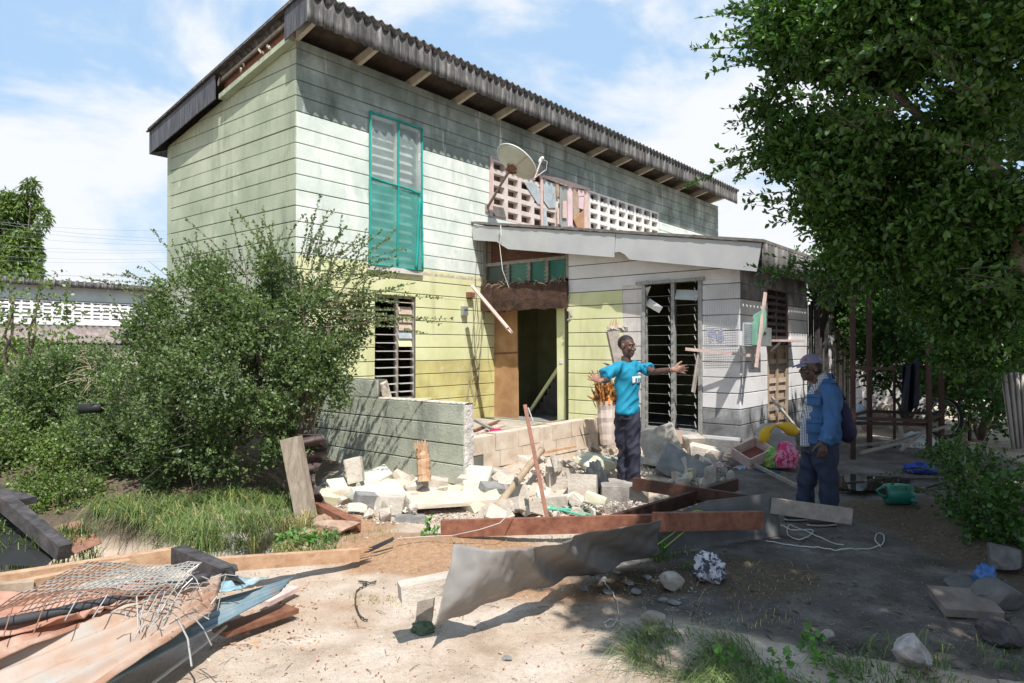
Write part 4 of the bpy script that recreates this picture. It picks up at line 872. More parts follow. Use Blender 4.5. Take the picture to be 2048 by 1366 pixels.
while n < 270:
    x, y = random.uniform(640, 1470), random.uniform(905, 1052)
    if not inpoly(x, y, HEAP) or (1190 < x < 1320 and 935 < y < 1052) or (835 < x < 965 and 995 < y < 1048): continue
    sz = random.uniform(.04, .13) if random.random() < .75 else random.uniform(.13, .24); me_ = random.choice(protos)
    b_ = surf(x, y); o = bpy.data.objects.new('rubble_piece', me_); COL.objects.link(o)
    o.location = b_ + Vector((0, 0, sz * .25 + random.random() * .08)); o.scale = (sz,) * 3; o.rotation_euler = [random.uniform(0, 6.28) for _ in range(3)]
    tag(o, ('fist sized ' if sz < .085 else 'small ' if sz < .13 else 'head sized ') + {'pale_broken_concrete': 'white broken lump', 'broken_concrete': 'light grey broken lump', 'green_painted_slab': 'pale green painted lump', 'yellow_painted_slab': 'pale yellow painted lump', 'grey_concrete': 'dark grey lump', 'sandcrete_block': 'tan block lump'}[me_.materials[0].name] + (' below the green yard wall' if x < 850 else ' by the bamboo pole' if x < 1060 else ' left of the standing man' if x < 1250 else ' right of the standing man'), 'rubble', 'small pieces of the rubble heap'); n += 1
def scatter(name, n, region, smin, smax, mat, kind='stuff', label=None, zoff=0.):
    mb = MB(); c = 0
    x0, x1, y0, y1, pl = region
    while c < n:
        x, y = random.uniform(x0, x1), random.uniform(y0, y1)
        if pl and not inpoly(x, y, pl): continue
        b_ = surf(x, y); s_ = random.uniform(smin, smax) * random.uniform(.5, 1); p = [b_ + UZ * zoff + Vector((random.uniform(-1, 1), random.uniform(-1, 1), random.uniform(-.4, .8))) * s_ for _ in range(4)]
        mb.add(p, [(0, 1, 2), (0, 2, 3), (0, 3, 1), (1, 3, 2)]); c += 1
    o = mb.build(name, mat, None); o['kind'] = kind
    if label: tag(o, label, name.replace('_', ' '))
    return o
scatter('rubble_fines', 16000, (640, 1480, 905, 1056, HEAP), .008, .035, m_conc_w, label='fine white crumbled concrete filling the rubble heap')
scatter('gravel', 1500, (1050, 1420, 1120, 1260, None), .004, .016, m_conc, label='loose grey gravel on the dark soil')
scatter('gravel', 2600, (480, 1300, 1060, 1366, None), .002, .009, m_conc_g, label='fine dark gravel over the bare ground')
scatter('gravel', 2200, (1250, 2040, 960, 1366, None), .003, .014, m_conc_g, label='dark grit on the shaded paving')
scatter('debris_chips', 700, (420, 1250, 1070, 1366, None), .004, .016, m_rustwood, label='small brown chips trodden into the bare ground')
scatter('debris_chips', 500, (420, 1350, 1070, 1366, None), .004, .02, m_conc_w, label='small pale crumbs scattered over the bare ground')
scatter('wood_chips', 300, (440, 640, 1170, 1300, None), .006, .03, m_newwood, label='orange wood chips beside the roofing sheets')

# ================================================================ BEAMS, POLES, SHEETS
def at(x, y, z): return Gz(x, y, z)
board('rusty_beam', at(882, 1056, .14), at(1312, 1044, .18), .05, .14, m_rustwood, 'long rust brown beam lying across the rubble edge behind the grey sheet', 'beam')
board('rusty_beam', P(1306, 1043, 5.35), P(1522, 1039, 5.75), .05, .145, m_rustwood, 'shorter rust brown beam with yellow green twine tied on it', 'beam')
board('dark_beam', P(1208, 1048, 6.0), P(1472, 968, 7.2), .05, .125, m_darkbeam, 'dark brown beam rising diagonally towards the annex corner', 'beam')
board('dark_beam', P(1266, 966, 7.15), P(1560, 1012, 6.35), .05, .12, m_darkbeam, 'dark red beam reaching from under the standing man to the grey sheet', 'beam')
board('grey_plank', at(1540, 1010, .28), at(1702, 1032, .22), .04, .135, m_greywood, 'grey weathered plank on edge in front of the man in the blue jacket', 'plank')
board('leaning_stick', P(1050, 812, 6.75), P(1095, 1040, 6.15), .035, .07, m_rustwood, 'thin reddish brown batten standing upright over the rubble', 'batten', up=(0, -1, .2))
mb = MB(); a, b2 = P(976, 1036, 6.4), P(1083, 900, 7.9); pts = [a.lerp(b2, i / 24) for i in range(25)]; mb.tube(pts, [.036 if i % 6 else .044 for i in range(25)], 10)
tag(mb.build('bamboo_pole', m_bamboo, None, smooth=True), 'thick bamboo pole leaning up to the reddish batten', 'bamboo pole')
def splinter(name, base, top, r0, r1, mat, label, spl=.16, n=22, mat2=None, cat='broken post'):
    root = empty(name, base, label, cat); base, top = Vector(base), Vector(top); d = (top - base).normalized(); a = d.orthogonal().normalized(); b_ = d.cross(a)
    m = MB(); pts = [base.lerp(top, i / 10) + a * random.uniform(-.008, .008) for i in range(11)]; m.tube(pts, [r0 + (r1 - r0) * i / 10 + random.uniform(-.006, .006) for i in range(11)], 10); m.build('post', mat, root, smooth=False)
    m = MB()
    for i in range(n):
        t_ = random.uniform(0, 6.28); rr = r1 * random.uniform(.2, .95); p = top + (a * math.cos(t_) + b_ * math.sin(t_)) * rr - d * .05; h_ = random.uniform(.3, 1) * spl
        q_ = p + d * (h_ + .05) + (a * math.cos(t_) + b_ * math.sin(t_)) * random.uniform(-.02, .05) * (spl / .17); m.tube([p, p.lerp(q_, .6) + a * random.uniform(-.012, .012), q_], [r1 * (.28 if n < 40 else .16), r1 * (.2 if n < 40 else .11), .002], 4)
    m.build('splinters', mat2 or mat, root); return root
splinter('splintered_post', P(849, 962, 7.2), P(846, 905, 7.25), .07, .075, m_newwood, 'short orange splintered timber post standing before the green yard wall', .15, 46)
splinter('snapped_post', P(1215, 885, 9.5), P(1212, 800, 9.5), .10, .145, pm('pale_post', [(.3, (.46, .36, .30)), (.7, (.66, .56, .50))], 6, stretch=(3, 3, .4), bump=.3), 'pale porch post snapped off with orange splinters behind the man in turquoise', .34, 110, pm('orange_splinter', [(.36, (.05, .02, .012)), (.5, (.30, .11, .035)), (.62, (.60, .30, .10))], 16, bump=.3, island=.6))
m = MB(); c_ = P(1212, 778, 9.45)
for i in range(70):
    d = Vector((random.gauss(0, 1), random.gauss(0, .6), random.gauss(0, 1))).normalized(); p = c_ + Vector((random.gauss(0, .10), random.gauss(0, .05), random.gauss(0, .10))); k = random.uniform(.03, .10); m.tube([p - d * k, p + d * k * .3, p + d * k], [.004, random.uniform(.008, .02), .003], 4)
tag(m.build('wood_splinters', MATS['orange_splinter'], None), 'tangle of dark orange wood splinters at the break of the pale porch post', 'splinters', kind='stuff')
pr = empty('hanging_post_piece', P(1236, 680, 9.6), 'grey upper length of the snapped post leaning on the yellow wall', 'broken post')
m = MB(); m.beam(P(1243, 750, 9.5), P(1224, 662, 9.6), .15, .15, (0, -1, .2)); m.build('post', m_greywood, pr)
m = MB()
for i in range(12):
    p = P(1224 + random.uniform(-7, 14), 660, 9.6); m.tube([p - UZ * .03, p + Vector((random.uniform(-.02, .06), 0, random.uniform(.03, .2)))], [.02, .003], 4)
m.build('splinters', m_newwood, pr)
m = MB()
for i in range(7):
    vs, fs = chunk(P(1218 + i * 5.5, 658 + random.uniform(-3, 3), 9.55), (.07, .07, .05)); m.add(vs, fs)
m.build('crumbled_cap', m_conc, pr)
# green pipes
mb = MB()
for k, (ya, yb) in enumerate(((992, 1022), (998, 1029), (1004, 1033))):
    a, b2 = surf(945 + 8 * k, ya, .05), surf(1180 + 10 * k, yb, .06); mb = MB(); mb.tube([a.lerp(b2, i / 10) + UZ * (.02 * math.sin(i * .9 + k)) + Vector((0, .01 * math.sin(i * 1.7 + k), 0)) for i in range(11)], .014, 6)
    tag(mb.build('green_pipe', m_green_pipe, None, smooth=True), ['green plastic pipe, rearmost of three lying over the rubble', 'green plastic pipe, middle of three lying over the rubble', 'green plastic pipe, nearest of three lying over the rubble'][k], 'pipe', 'green pipes on the rubble')
# folded grey metal sheet
topL = [(938, 1100, .57), (1010, 1097, .56), (1080, 1094, .54), (1190, 1062, .50), (1325, 1040, .40)]
botL = [(868, 1252, .17), (960, 1212, .15), (1070, 1174, .11), (1190, 1145, .06), (1318, 1108, .0)]
def poly_at(L, t):
    k = t * (len(L) - 1); i = min(int(k), len(L) - 2); f_ = k - i
    a, b_ = L[i], L[i + 1]; return at(a[0] + (b_[0] - a[0]) * f_, a[1] + (b_[1] - a[1]) * f_, a[2] + (b_[2] - a[2]) * f_)
def msheet(u, v):
    a, b_ = poly_at(botL, u), poly_at(topL, u); p = a.lerp(b_, v); n_ = Vector((.6, -.8, 0))
    f_ = (1 - u * .5)
    bulge = .07 * math.sin(math.pi * v) * math.sin(u * 5 + .3) * f_ + .05 * math.sin(u * 26 + v * 5) * smoothstep(.3, .6, u) * .7 * (1 - .5 * v) + .02 * fbm(u * 9, v * 3, 4)
    bulge += .07 * (abs((u * 5.2 + v * 1.1) % 1. - .5) - .25) * (.35 + u) + .035 * (abs((u * 13 - v * 2.3) % 1. - .5) - .25) * u
    if u < .16: bulge += -.16 * smoothstep(.16, 0, u) * v
    return p + n_ * bulge
mb = MB(); mb.sheet(msheet, 110, 22, .003); tag(mb.build('metal_sheet', m_metal, None, smooth=True), 'long bent grey sheet of metal flashing standing on edge across the yard', 'metal sheet')
mb = MB(); pp = [P(1308, 1108, 5.53), P(1562, 1070, 6.1), P(1546, 986, 6.08), P(1410, 1001, 5.8), P(1312, 1044, 5.5)]; mb.prism(pp, Vector((.01, .012, 0))); tag(mb.build('flat_grey_sheet', pm('dark_grey_sheet', [(.3, (.09, .09, .09)), (.7, (.16, .16, .16))], 4, rough=.6), None), 'dark grey flat panel standing on edge behind the shorter rusty beam', 'metal sheet')
board('concrete_post', at(800, 1184, .33), at(925, 1158, .36), .11, .095, m_conc_w, 'short pale concrete post resting at the near end of the metal sheet', 'concrete post', up=(0, 0, 1))
put('wood_block', 850, 1243, .10, .17, .08, m_greywood, 'small upright wooden offcut propping the pale concrete post', 'wood block', q(Y_, 6), jag=.04, D=4.05)
def blob_cloth(name, px, py, w_, d_, h_, mat, label, cat, seed=0, sub=4, lift=0, amp=.35, D=None, fr=3.2, mats=None, mfun=None):
    b_ = surf(px, py) if D is None else P(px, py, D); bm = bmesh.new(); bmesh.ops.create_icosphere(bm, subdivisions=sub, radius=1)
    vs = []
    for v in bm.verts:
        p = v.co.normalized(); k = 1 + amp * noise.noise(p * fr * .6 + Vector((seed, 0, 0))) + amp * .7 * (abs(noise.noise(p * fr + Vector((0, seed, 0)))) * -1.6 + .35) + .12 * noise.noise(p * fr * 3)
        x, y, z = p.x * k * w_ / 2, p.y * k * d_ / 2, p.z * k * h_ * .62
        vs.append(b_ + Vector((x, y, max(z + h_ * .38, 0.004) + lift)))
    fs = [tuple(v.index for v in f.verts) for f in bm.faces]; bm.free()
    mb = MB(); mb.v = vs; mb.f = fs
    if mats: mb.m = [mfun(sum((vs[i] for i in f), Vector()) / 3 - b_) for f in fs]
    else: mb.m = [0] * len(fs)
    o = mb.build(name, mat, None, smooth=True, mats=mats); return tag(o, label, cat)
blob_cloth('cloth_bundle', 845, 1262, .14, .11, .06, flat('dull_green_cloth', (.08, .12, .07)), 'small dull green cloth roll on the ground under the sheet end', 'cloth', 3)
blob_cloth('crumpled_shirt', 1417, 1160, .20, .16, .19, pm('white_black_print', [(.44, (.55, .53, .56)), (.5, (.5, .5, .54)), (.53, (.06, .06, .08))], 22, bump=0), 'crumpled white cloth with black print lying on dark soil', 'cloth', 5, amp=.5)
blob_cloth('black_cloth', 1192, 985, .22, .12, .34, flat('black_cloth', (.035, .04, .045)), 'black cloth draped between the blocks left of the standing man', 'cloth', 8, D=7.5, amp=.4)
blob_cloth('magazine_bag', 1425, 950, .42, .26, .18, pm('printed_plastic', [(.36, (.05, .05, .05)), (.46, (.5, .48, .46)), (.52, (.55, .1, .08)), (.56, (.5, .5, .5)), (.64, (.07, .07, .08))], 12, bump=0), 'crumpled black and white printed bag with red marks beside the annex corner', 'plastic bag', 11, D=8.9)
blob_cloth('magazine', 1490, 945, .36, .24, .09, pm('printed_blue', [(.38, (.08, .2, .3)), (.47, (.5, .55, .6)), (.53, (.45, .08, .06)), (.6, (.12, .32, .42))], 10, bump=0), 'blue and white printed cloth lying next to the printed bag', 'cloth', 13, D=8.9)
blob_cloth('blue_cloth', 1530, 950, .34, .2, .07, flat('deep_blue_cloth', (.03, .10, .18)), 'flat dark blue cloth below the green sack', 'cloth', 15, D=8.7)
blob_cloth('green_sack', 1548, 935, .30, .2, .28, pm('green_sack_print', [(.4, (.08, .22, .06)), (.5, (.16, .34, .10)), (.56, (.5, .48, .1)), (.64, (.1, .26, .08))], 8, bump=0), 'green and yellow printed sack leaning on the pink sack', 'sack', 17, D=8.9, amp=.12, fr=2.)
blob_cloth('pink_sack', 1572, 935, .30, .22, .33, pm('pink_sack_print', [(.36, (.42, .02, .08)), (.48, (.55, .06, .18)), (.53, (.62, .35, .42)), (.6, (.5, .03, .12))], 9, bump=0), 'crumpled bright pink sack beside the man in the blue jacket', 'sack', 19, D=8.8, amp=.14, fr=2.)
blob_cloth('yellow_mattress_cover', 1545, 915, .60, .4, .46, pm('grey_and_yellow_cloth', [(.3, (.26, .24, .24)), (.6, (.36, .34, .34))], 4), 'pale grey cushion heaped behind the pink sack', 'cushion', 23, D=9.5, amp=.15)
mb = MB(); pts = [P(1524, 885, 9.1), P(1532, 862, 9.1), P(1550, 850, 9.1), P(1572, 854, 9.1), P(1596, 868, 9.1)]; sm = []
for i in range(4):
    for k in range(6): sm.append(pts[i].lerp(pts[i + 1], k / 6))
mb.tube(sm, [.05 + .03 * math.sin(i * .4) for i in range(len(sm))], 8); tag(mb.build('yellow_roll', flat('yellow_foam', (.62, .38, .03)), None, smooth=True), 'bright yellow roll curving over the grey cushion', 'foam roll')
mb = MB(); c_ = P(1505, 905, 9.0)
tr = empty('drawer', c_, 'open reddish wooden drawer lying at the foot of the annex corner', 'drawer')
ax_, ay_ = Vector((.75, .3, .25)).normalized(), Vector((-.4, .8, .3)).normalized(); az_ = ax_.cross(ay_)
for nm, cc, dx, dy, dz in (('base', (0, 0, -.07), .42, .34, .015), ('side', (-.205, 0, 0), .015, .34, .15), ('side', (.205, 0, 0), .015, .34, .15), ('front', (0, -.165, 0), .42, .015, .15), ('back', (0, .165, 0), .42, .015, .15)):
    m = MB(); m.box(c_ + ax_ * cc[0] + ay_ * cc[1] + az_ * cc[2], dx, dy, dz, ax_, ay_, az_); m.build(nm, flat('red_drawer', (.22, .07, .05)) if nm == 'base' else m_pinkboard, tr)
board('long_stick', P(1500, 925, 8.9), P(1600, 975, 7.6), .03, .04, m_greywood, 'pale stick lying from the drawer to the feet of the man in blue', 'stick')
blob_cloth('blue_shirt', 1842, 945, .40, .25, .13, flat('royal_blue_cloth', (.03, .06, .32)), 'royal blue cloth dropped on the wet paving', 'cloth', 27)
blob_cloth('blue_bag', 1968, 1178, .15, .12, .17, flat('blue_plastic', (.06, .16, .42), .3, spec=.6, alpha=.8), 'small crumpled blue plastic bag by the stones on the right', 'plastic bag', 31)
# watering can, lying on its side
wc = empty('watering_can', surf(1795, 1012), 'green plastic watering can lying on its side on the paving', 'watering can'); g_ = flat('green_plastic', (.02, .17, .12), .35, spec=.5, bump=0)
a = surf(1768, 1008) + UZ * .11; b2 = a + Vector((.25, -.04, 0))
m = MB(); m.tube([a - Vector((.005, 0, 0)), a, a.lerp(b2, .1), a.lerp(b2, .5), a.lerp(b2, .9), b2, b2 + Vector((.01, 0, 0))], [.06, .095, .105, .108, .105, .09, .04], 20); m.build('tank', g_, wc, smooth=True)
m = MB(); m.tube([a + Vector((.02, -.02, .07)), a + Vector((-.05, -.04, .07)), a + Vector((-.11, -.05, .045)), a + Vector((-.08, -.06, .0)), a + Vector((.0, -.07, -.02))], .014, 8); m.build('handle', g_, wc, smooth=True)
m = MB(); m.tube([b2 + Vector((-.06, -.09, -.03)), b2 + Vector((-.03, -.14, -.05))], [.03, .018], 8); m.build('spout', g_, wc, smooth=True)
m = MB(); m.tube([a + Vector((-.004, 0, 0)), a + Vector((-.015, 0, 0))], [.055, .05], 14); m.build('opening', m_black, wc)
# cables on the ground
def ground_wire(name, px, r, mat, label, cat='wire', dz=.01, jit=.0):
    pts = [surf(x, y, dz) for x, y in px]; sm = []
    for i in range(len(pts) - 1):
        p0, p1, p2, p3 = pts[max(0, i - 1)], pts[i], pts[i + 1], pts[min(len(pts) - 1, i + 2)]
        for k in range(7):
            t_ = k / 7; sm.append(.5 * ((2 * p1) + (p2 - p0) * t_ + (2 * p0 - 5 * p1 + 4 * p2 - p3) * t_ ** 2 + (3 * p1 - p0 - 3 * p2 + p3) * t_ ** 3))
    for p in sm: p.z = zg(p.x, p.y) + dz + random.uniform(0, .012)
    mb = MB(); mb.tube(sm, r, 5); return tag(mb.build(name, mat, None, smooth=True), label, cat)
ground_wire('white_cable', [(1530, 1082), (1600, 1092), (1680, 1100), (1740, 1097), (1762, 1088), (1766, 1072), (1756, 1066), (1748, 1078), (1760, 1095)], .005, m_cable_w, 'white cable lying in a long loop on the shaded paving')
ground_wire('white_cable', [(1560, 1050), (1590, 1060), (1625, 1062), (1600, 1078), (1575, 1072), (1580, 1050), (1640, 1075), (1690, 1092)], .005, m_cable_w, 'white cable tangled in small loops near the plank')
ground_wire('white_cable', [(1202, 1157), (1225, 1185), (1235, 1215), (1232, 1242), (1215, 1255), (1208, 1245), (1228, 1238), (1242, 1250), (1235, 1262)], .004, m_cable_w, 'thin white wire curling down from the metal sheet')
ground_wire('twisted_wire', [(718, 1162), (735, 1168), (716, 1180), (712, 1205), (722, 1232), (738, 1240)], .005, flat('dark_wire', (.05, .045, .04)), 'thin dark wire lying on the bare ground left of the post')
ground_wire('twisted_wire', [(722, 1164), (752, 1162), (744, 1168), (724, 1166)], .004, MATS['dark_wire'], 'small dark wire loop on the bare ground')
mb = MB(); mb.tube([at(715, 1107, .05), at(750, 1092, .10), at(788, 1075, .16)], .012, 5); mb.tube([at(718, 1110, .05), at(752, 1096, .10), at(786, 1079, .16)], .008, 5)
tag(mb.build('black_hose', m_black, None), 'short black hose end rising from the timber on the sand', 'hose')
mb = MB(); sm = [at(795, 1076, .15), at(850, 1072, .14), at(905, 1070, .15), at(960, 1058, .2), at(1000, 1045, .25), at(1035, 1010, .35)]
mb.tube(sm, .004, 5); tag(mb.build('pale_cable', m_wire, None), 'pale cable running over the sand to the bamboo pole', 'cable')
# yellow-green twine on the shorter beam
mb = MB()
for pts in ([(1395, 1025, .33), (1350, 1058, .2), (1312, 1085, .12)], [(1400, 1022, .34), (1370, 1055, .22), (1325, 1092, .12)], [(1395, 1020, .34), (1403, 1035, .28), (1402, 1055, .2)], [(1400, 1020, .34), (1394, 1035, .28), (1397, 1050, .22)], [(1375, 1022, .33), (1390, 1018, .35), (1404, 1020, .34)]):
    mb.tube([at(x, y, z) - Vector((0, .04, 0)) for x, y, z in pts], .0045, 5)
tag(mb.build('twine', flat('yellow_green_twine', (.36, .46, .08), .6, bump=0), None), 'yellow green twine knotted round the shorter rusty beam', 'twine')
# debris on porch
mb = None
for i, (x0, y0, x1, y1, D0, D1, m_, lb) in enumerate([(948, 862, 992, 845, 8.6, 9.0, m_brownboard, 'dark plank end on the porch wall nearest the yard wall'), (960, 866, 1005, 852, 8.6, 9.0, m_pinkboard, 'pinkish plank lying on the porch wall'), (1005, 862, 1120, 842, 9.0, 10.2, m_plank, 'long plank on the porch floor before the doorway'), (1010, 868, 1135, 846, 9.0, 10.4, m_pinkboard, 'long pinkish plank on the porch floor before the doorway'), (1060, 858, 1125, 840, 9.6, 10.6, m_greywood, 'grey plank on the porch floor at the doorway'), (950, 840, 985, 858, 8.8, 8.6, m_greywood, 'thin grey stick across the porch wall'), (1085, 905, 1150, 892, 8.6, 8.9, m_newwood, 'orange board lying at the foot of the porch wall')]):
    board('loose_plank', P(x0, y0, D0), P(x1, y1, D1), .05, .03, m_, lb, 'plank', ragged=2 if i < 3 else 0)
blob_cloth('red_cloth', 992, 868, .16, .14, .07, flat('crimson_cloth', (.5, .02, .09)), 'small crimson cloth on top of the porch wall', 'cloth', 41, D=8.6)
board('white_tie', P(1056, 815, 6.7), P(1066, 842, 6.65), .008, .008, m_cable_w, 'white string hanging from the reddish batten', 'string')
# propped planks and dark sheet beside the bush
pp = [P(560, 880, 6.7), P(594, 872, 6.7), P(625, 1035, 6.5), P(592, 1040, 6.5)]
mb = MB(); mb.prism(pp, Vector((.03, .08, .0))); tag(mb.build('fence_plank', pm('old_fence_plank', [(.3, (.15, .12, .09)), (.7, (.32, .26, .2))], 4, stretch=(5, 5, .6), bump=.5), None), 'broad weathered plank standing upright beside the bush', 'plank')
def shp(u, v): # crumpled dark corrugated sheet
    x = 596 + 50 * u - 6 * v + (12 * math.sin(v * 9) if u > .8 else 0); y = 868 + 168 * v
    return P(x, y, 6.95 + .10 * math.sin(v * 40 + u * 2) * .5 + .25 * u * math.sin(v * 6))
mb = MB(); mb.sheet(shp, 12, 60, .006); tag(mb.build('crumpled_roof_sheet', pm('dark_rusted_sheet', [(.3, (.045, .035, .035)), (.7, (.14, .10, .09))], 6, rough=.6, metal=.2), None, smooth=True), 'dark crumpled corrugated sheet behind the upright plank', 'corrugated sheet')
board('rust_beam_end', surf(632, 1010, .06), surf(712, 1052, .05), .10, .10, m_rustwood, 'rusty beam end lying below the crumpled sheet', 'beam')
put('earth_lump', 670, 1075, .36, .13, .24, pm('red_earth', [(.3, (.24, .14, .10)), (.7, (.46, .32, .24))], 9, bump=.8), 'lump of red earth at the foot of the rusty beam end', 'earth lump', jag=.25)

# ================================================================ ROOFING HEAP, LOWER LEFT
def quad_sheet(name, pts, mat, label, wl=.09, amp=.012, along='u', nu=60, nv=10, cat='corrugated sheet', warp=.02, seed=0):
    A, B, C_, D_ = [at(*p) for p in pts]     # A-B near edge, D-C far edge
    n_ = (B - A).cross(D_ - A).normalized(); n_ = n_ if n_.z > 0 else -n_
    Lx = ((B - A).length + (C_ - D_).length) / 2; Ly = ((D_ - A).length + (C_ - B).length) / 2
    def fn(u, v):
        p = A.lerp(B, u).lerp(D_.lerp(C_, u), v); ph = (u * Lx if along == 'u' else v * Ly) / wl
        return p + n_ * (amp * math.sin(2 * math.pi * ph) + warp * fbm(u * 2.5 + seed, v * 2.5, seed))
    mb = MB(); mb.sheet(fn, nu, nv, .004); return tag(mb.build(name, mat, None, smooth=True), label, cat)
# corner order: near-left, near-right, far-right, far-left  (px, py, height)
quad_sheet('roofing_sheet', [(150, 1400, .14), (560, 1185, .20), (592, 1150, .24), (-260, 1390, .28)], m_blue_s, 'blue grey metal roofing sheet, lowest of the heap with its tip pointing right', .10, .006, 'v', 40, 30, seed=1, warp=.01)
quad_sheet('roofing_sheet', [(-60, 1560, .26), (432, 1215, .30), (445, 1150, .36), (-240, 1395, .36)], m_rusto, 'broad rusty orange and pale blue roofing sheet nearest the camera', .12, .016, 'v', 50, 90, seed=2)
quad_sheet('roofing_sheet', [(-200, 1400, .40), (290, 1195, .37), (330, 1150, .38), (-140, 1235, .42)], m_rust, 'rust red roofing sheet under the wire mesh', .12, .014, 'v', 50, 80, seed=3)
quad_sheet('roofing_sheet', [(-150, 1300, .44), (150, 1235, .42), (300, 1190, .40), (-140, 1180, .44)], m_rust, 'upper rust red roofing sheet at the left picture edge', .12, .012, 'v', 40, 60, seed=4)
quad_sheet('roofing_sheet', [(405, 1190, .32), (480, 1178, .30), (540, 1150, .30), (425, 1150, .34)], pm('sky_blue_sheet', [(.3, (.14, .27, .34)), (.5, (.24, .38, .44)), (.7, (.42, .45, .44))], 4, rough=.4), 'small sky blue painted roofing offcut by the beam end', .1, .006, 'u', 20, 10, seed=5)
# scraps under the heap
board('scrap_board', at(440, 1262, .08), at(585, 1215, .06), .14, .03, m_brownboard, 'brown board sticking out from under the roofing heap', 'board')
board('scrap_board', at(530, 1205, .06), at(590, 1175, .06), .08, .03, m_pinkboard, 'small pale board end right of the roofing heap', 'board')
# timbers
board('timber_beam', at(-60, 1172, .33), at(352, 1108, .30), .07, .09, m_newwood, 'long raw orange timber beam behind the wire mesh', 'beam', ragged=1)
board('timber_beam', at(-80, 1200, .36), at(260, 1130, .33), .06, .08, m_newwood, 'second raw timber beam running under the wire mesh', 'beam')
board('timber_beam', at(358, 1108, .36), at(458, 1152, .34), .09, .11, m_burnt, 'short blackened beam lying across the end of the wire mesh', 'beam', ragged=1)
board('timber_beam', at(430, 1128, .22), at(718, 1108, .10), .06, .09, m_newwood, 'long orange timber beam reaching towards the sand', 'beam', ragged=1)
board('pale_batten', at(-40, 1182, .38), at(70, 1172, .36), .05, .07, m_plank, 'short pale batten at the left picture edge', 'batten')
mb = MB(); a = [at(-40, 1252, .46), at(120, 1222, .44), at(230, 1198, .43), at(330, 1172, .42), at(430, 1148, .41)]; sm = []
for i in range(4):
    for k in range(8): sm.append(a[i].lerp(a[i + 1], k / 8))
mb.tube(sm, .022, 10); tag(mb.build('black_pipe', m_pole, None, smooth=True), 'black pipe lying along the lower edge of the wire mesh', 'pipe')
# welded wire mesh
mesh_ = empty('wire_mesh_panel', at(200, 1170, .45), 'bent pale welded wire mesh panel on top of the roofing heap', 'wire mesh')
MA, MBq, MC, MD = at(-40, 1232, .50), at(345, 1178, .46), at(405, 1128, .46), at(180, 1128, .50)
MD = at(-60, 1215, .50) if False else MD
def mm(u, v):
    p = MA.lerp(MBq, u).lerp(MD.lerp(MC, u), v); return p + UZ * (.018 * math.sin(u * 5 + v * 2) + .015 * math.sin(math.pi * u) + .015 * fbm(u * 5, v * 5, 2))
k = 0
for j in range(15):
    m = MB(); m.tube([mm(i / 24, j / 14) for i in range(25)], .0035, 4, False); m.build('wire', m_wire if j > 3 else m_wire_r, mesh_)
for i in range(26):
    m = MB(); u = i / 25; pts = [mm(u, v / 12) for v in range(13)]
    if i % 4 == 0 or i > 21: e = pts[0]; pts = [e + Vector((.03 + random.uniform(-.02, .05), -.10 - random.random() * .14, -.10 + random.uniform(-.03, .06)))] + pts
    m.tube(pts, .003, 4, False); m.build('wire', m_wire if i > 8 else m_wire_r, mesh_)
mb = MB()
for i in range(46):
    x, y = random.uniform(250, 440), random.uniform(1150, 1240); p = at(x, y, .38 + random.random() * .05); d = Vector((random.uniform(-1, 1), random.uniform(-1, 1), random.uniform(-.3, .6))).normalized() * random.uniform(.05, .2)
    mb.tube([p, p + d * .6 + UZ * .02, p + d], .0028, 4, False)
mb.tube([at(360, 1240, .33), at(378, 1275, .28), at(386, 1330, .2)], .005, 5)
mb.build('broken_wires', m_wire, mesh_)['kind'] = 'stuff'
mb = MB(); mb.tube([at(455, 1250, .12), at(380, 1310, .10), at(300, 1370, .08)], .008, 5); tag(mb.build('bent_rod', m_wire, None), 'thin pale rod lying in shade below the blue grey sheet', 'rod')
# burnt timber and rusty plate at far left in the drain
lb_ = lambda a, b2, w_, h_, m_, l, c='beam': board('burnt_beam', a, b2, w_, h_, m_, l, c)
lb_(P(-40, 960, 6.0), P(132, 1103, 5.3), .10, .12, m_burnt, 'long burnt beam sloping down into the drain at the left edge')
lb_(P(-30, 985, 6.1), P(45, 1005, 5.9), .26, .06, m_burnt, 'short burnt board across the top of the burnt beam', 'board')
mb = MB(); mb.prism([P(-60, 1000, 6.1), P(8, 1015, 6.0), P(120, 1095, 5.45), P(90, 1125, 5.3), P(-60, 1120, 5.4)], Vector((.03, -.02, -.02))); tag(mb.build('black_metal_sheet', m_black, None), 'flat black panel in the drain behind the burnt beam', 'panel')
quad = [P(112, 1052, 5.9), P(160, 1042, 6.0), P(206, 1082, 5.6), P(135, 1110, 5.35)]
mb = MB()
def rpf(u, v): return quad[0].lerp(quad[1], u).lerp(quad[3].lerp(quad[2], u), v) + UZ * .015 * math.sin(v * 30)
mb.sheet(rpf, 16, 24, .004); tag(mb.build('rusty_plate', pm('rust_plate', [(.3, (.14, .07, .06)), (.7, (.36, .18, .10))], 5, rough=.6), None, smooth=True), 'small rusty metal plate bent over the concrete drain', 'metal plate')
# concrete lining of the drain
def drf(u, v):
    x = -2.9 + 1.05 * u; y = 6.0 + .75 * v + .12 * (x + 2.5); return Vector((x, y, -.36 + .40 * v + .008 * fbm(u * 9, v * 9, 1)))
mb = MB(); mb.sheet(drf, 20, 12, -.05); o = mb.build('drain_lining', pm('drain_concrete', [(.3, (.30, .27, .23)), (.7, (.46, .42, .37))], 6, bump=.5), None); o['kind'] = 'structure'
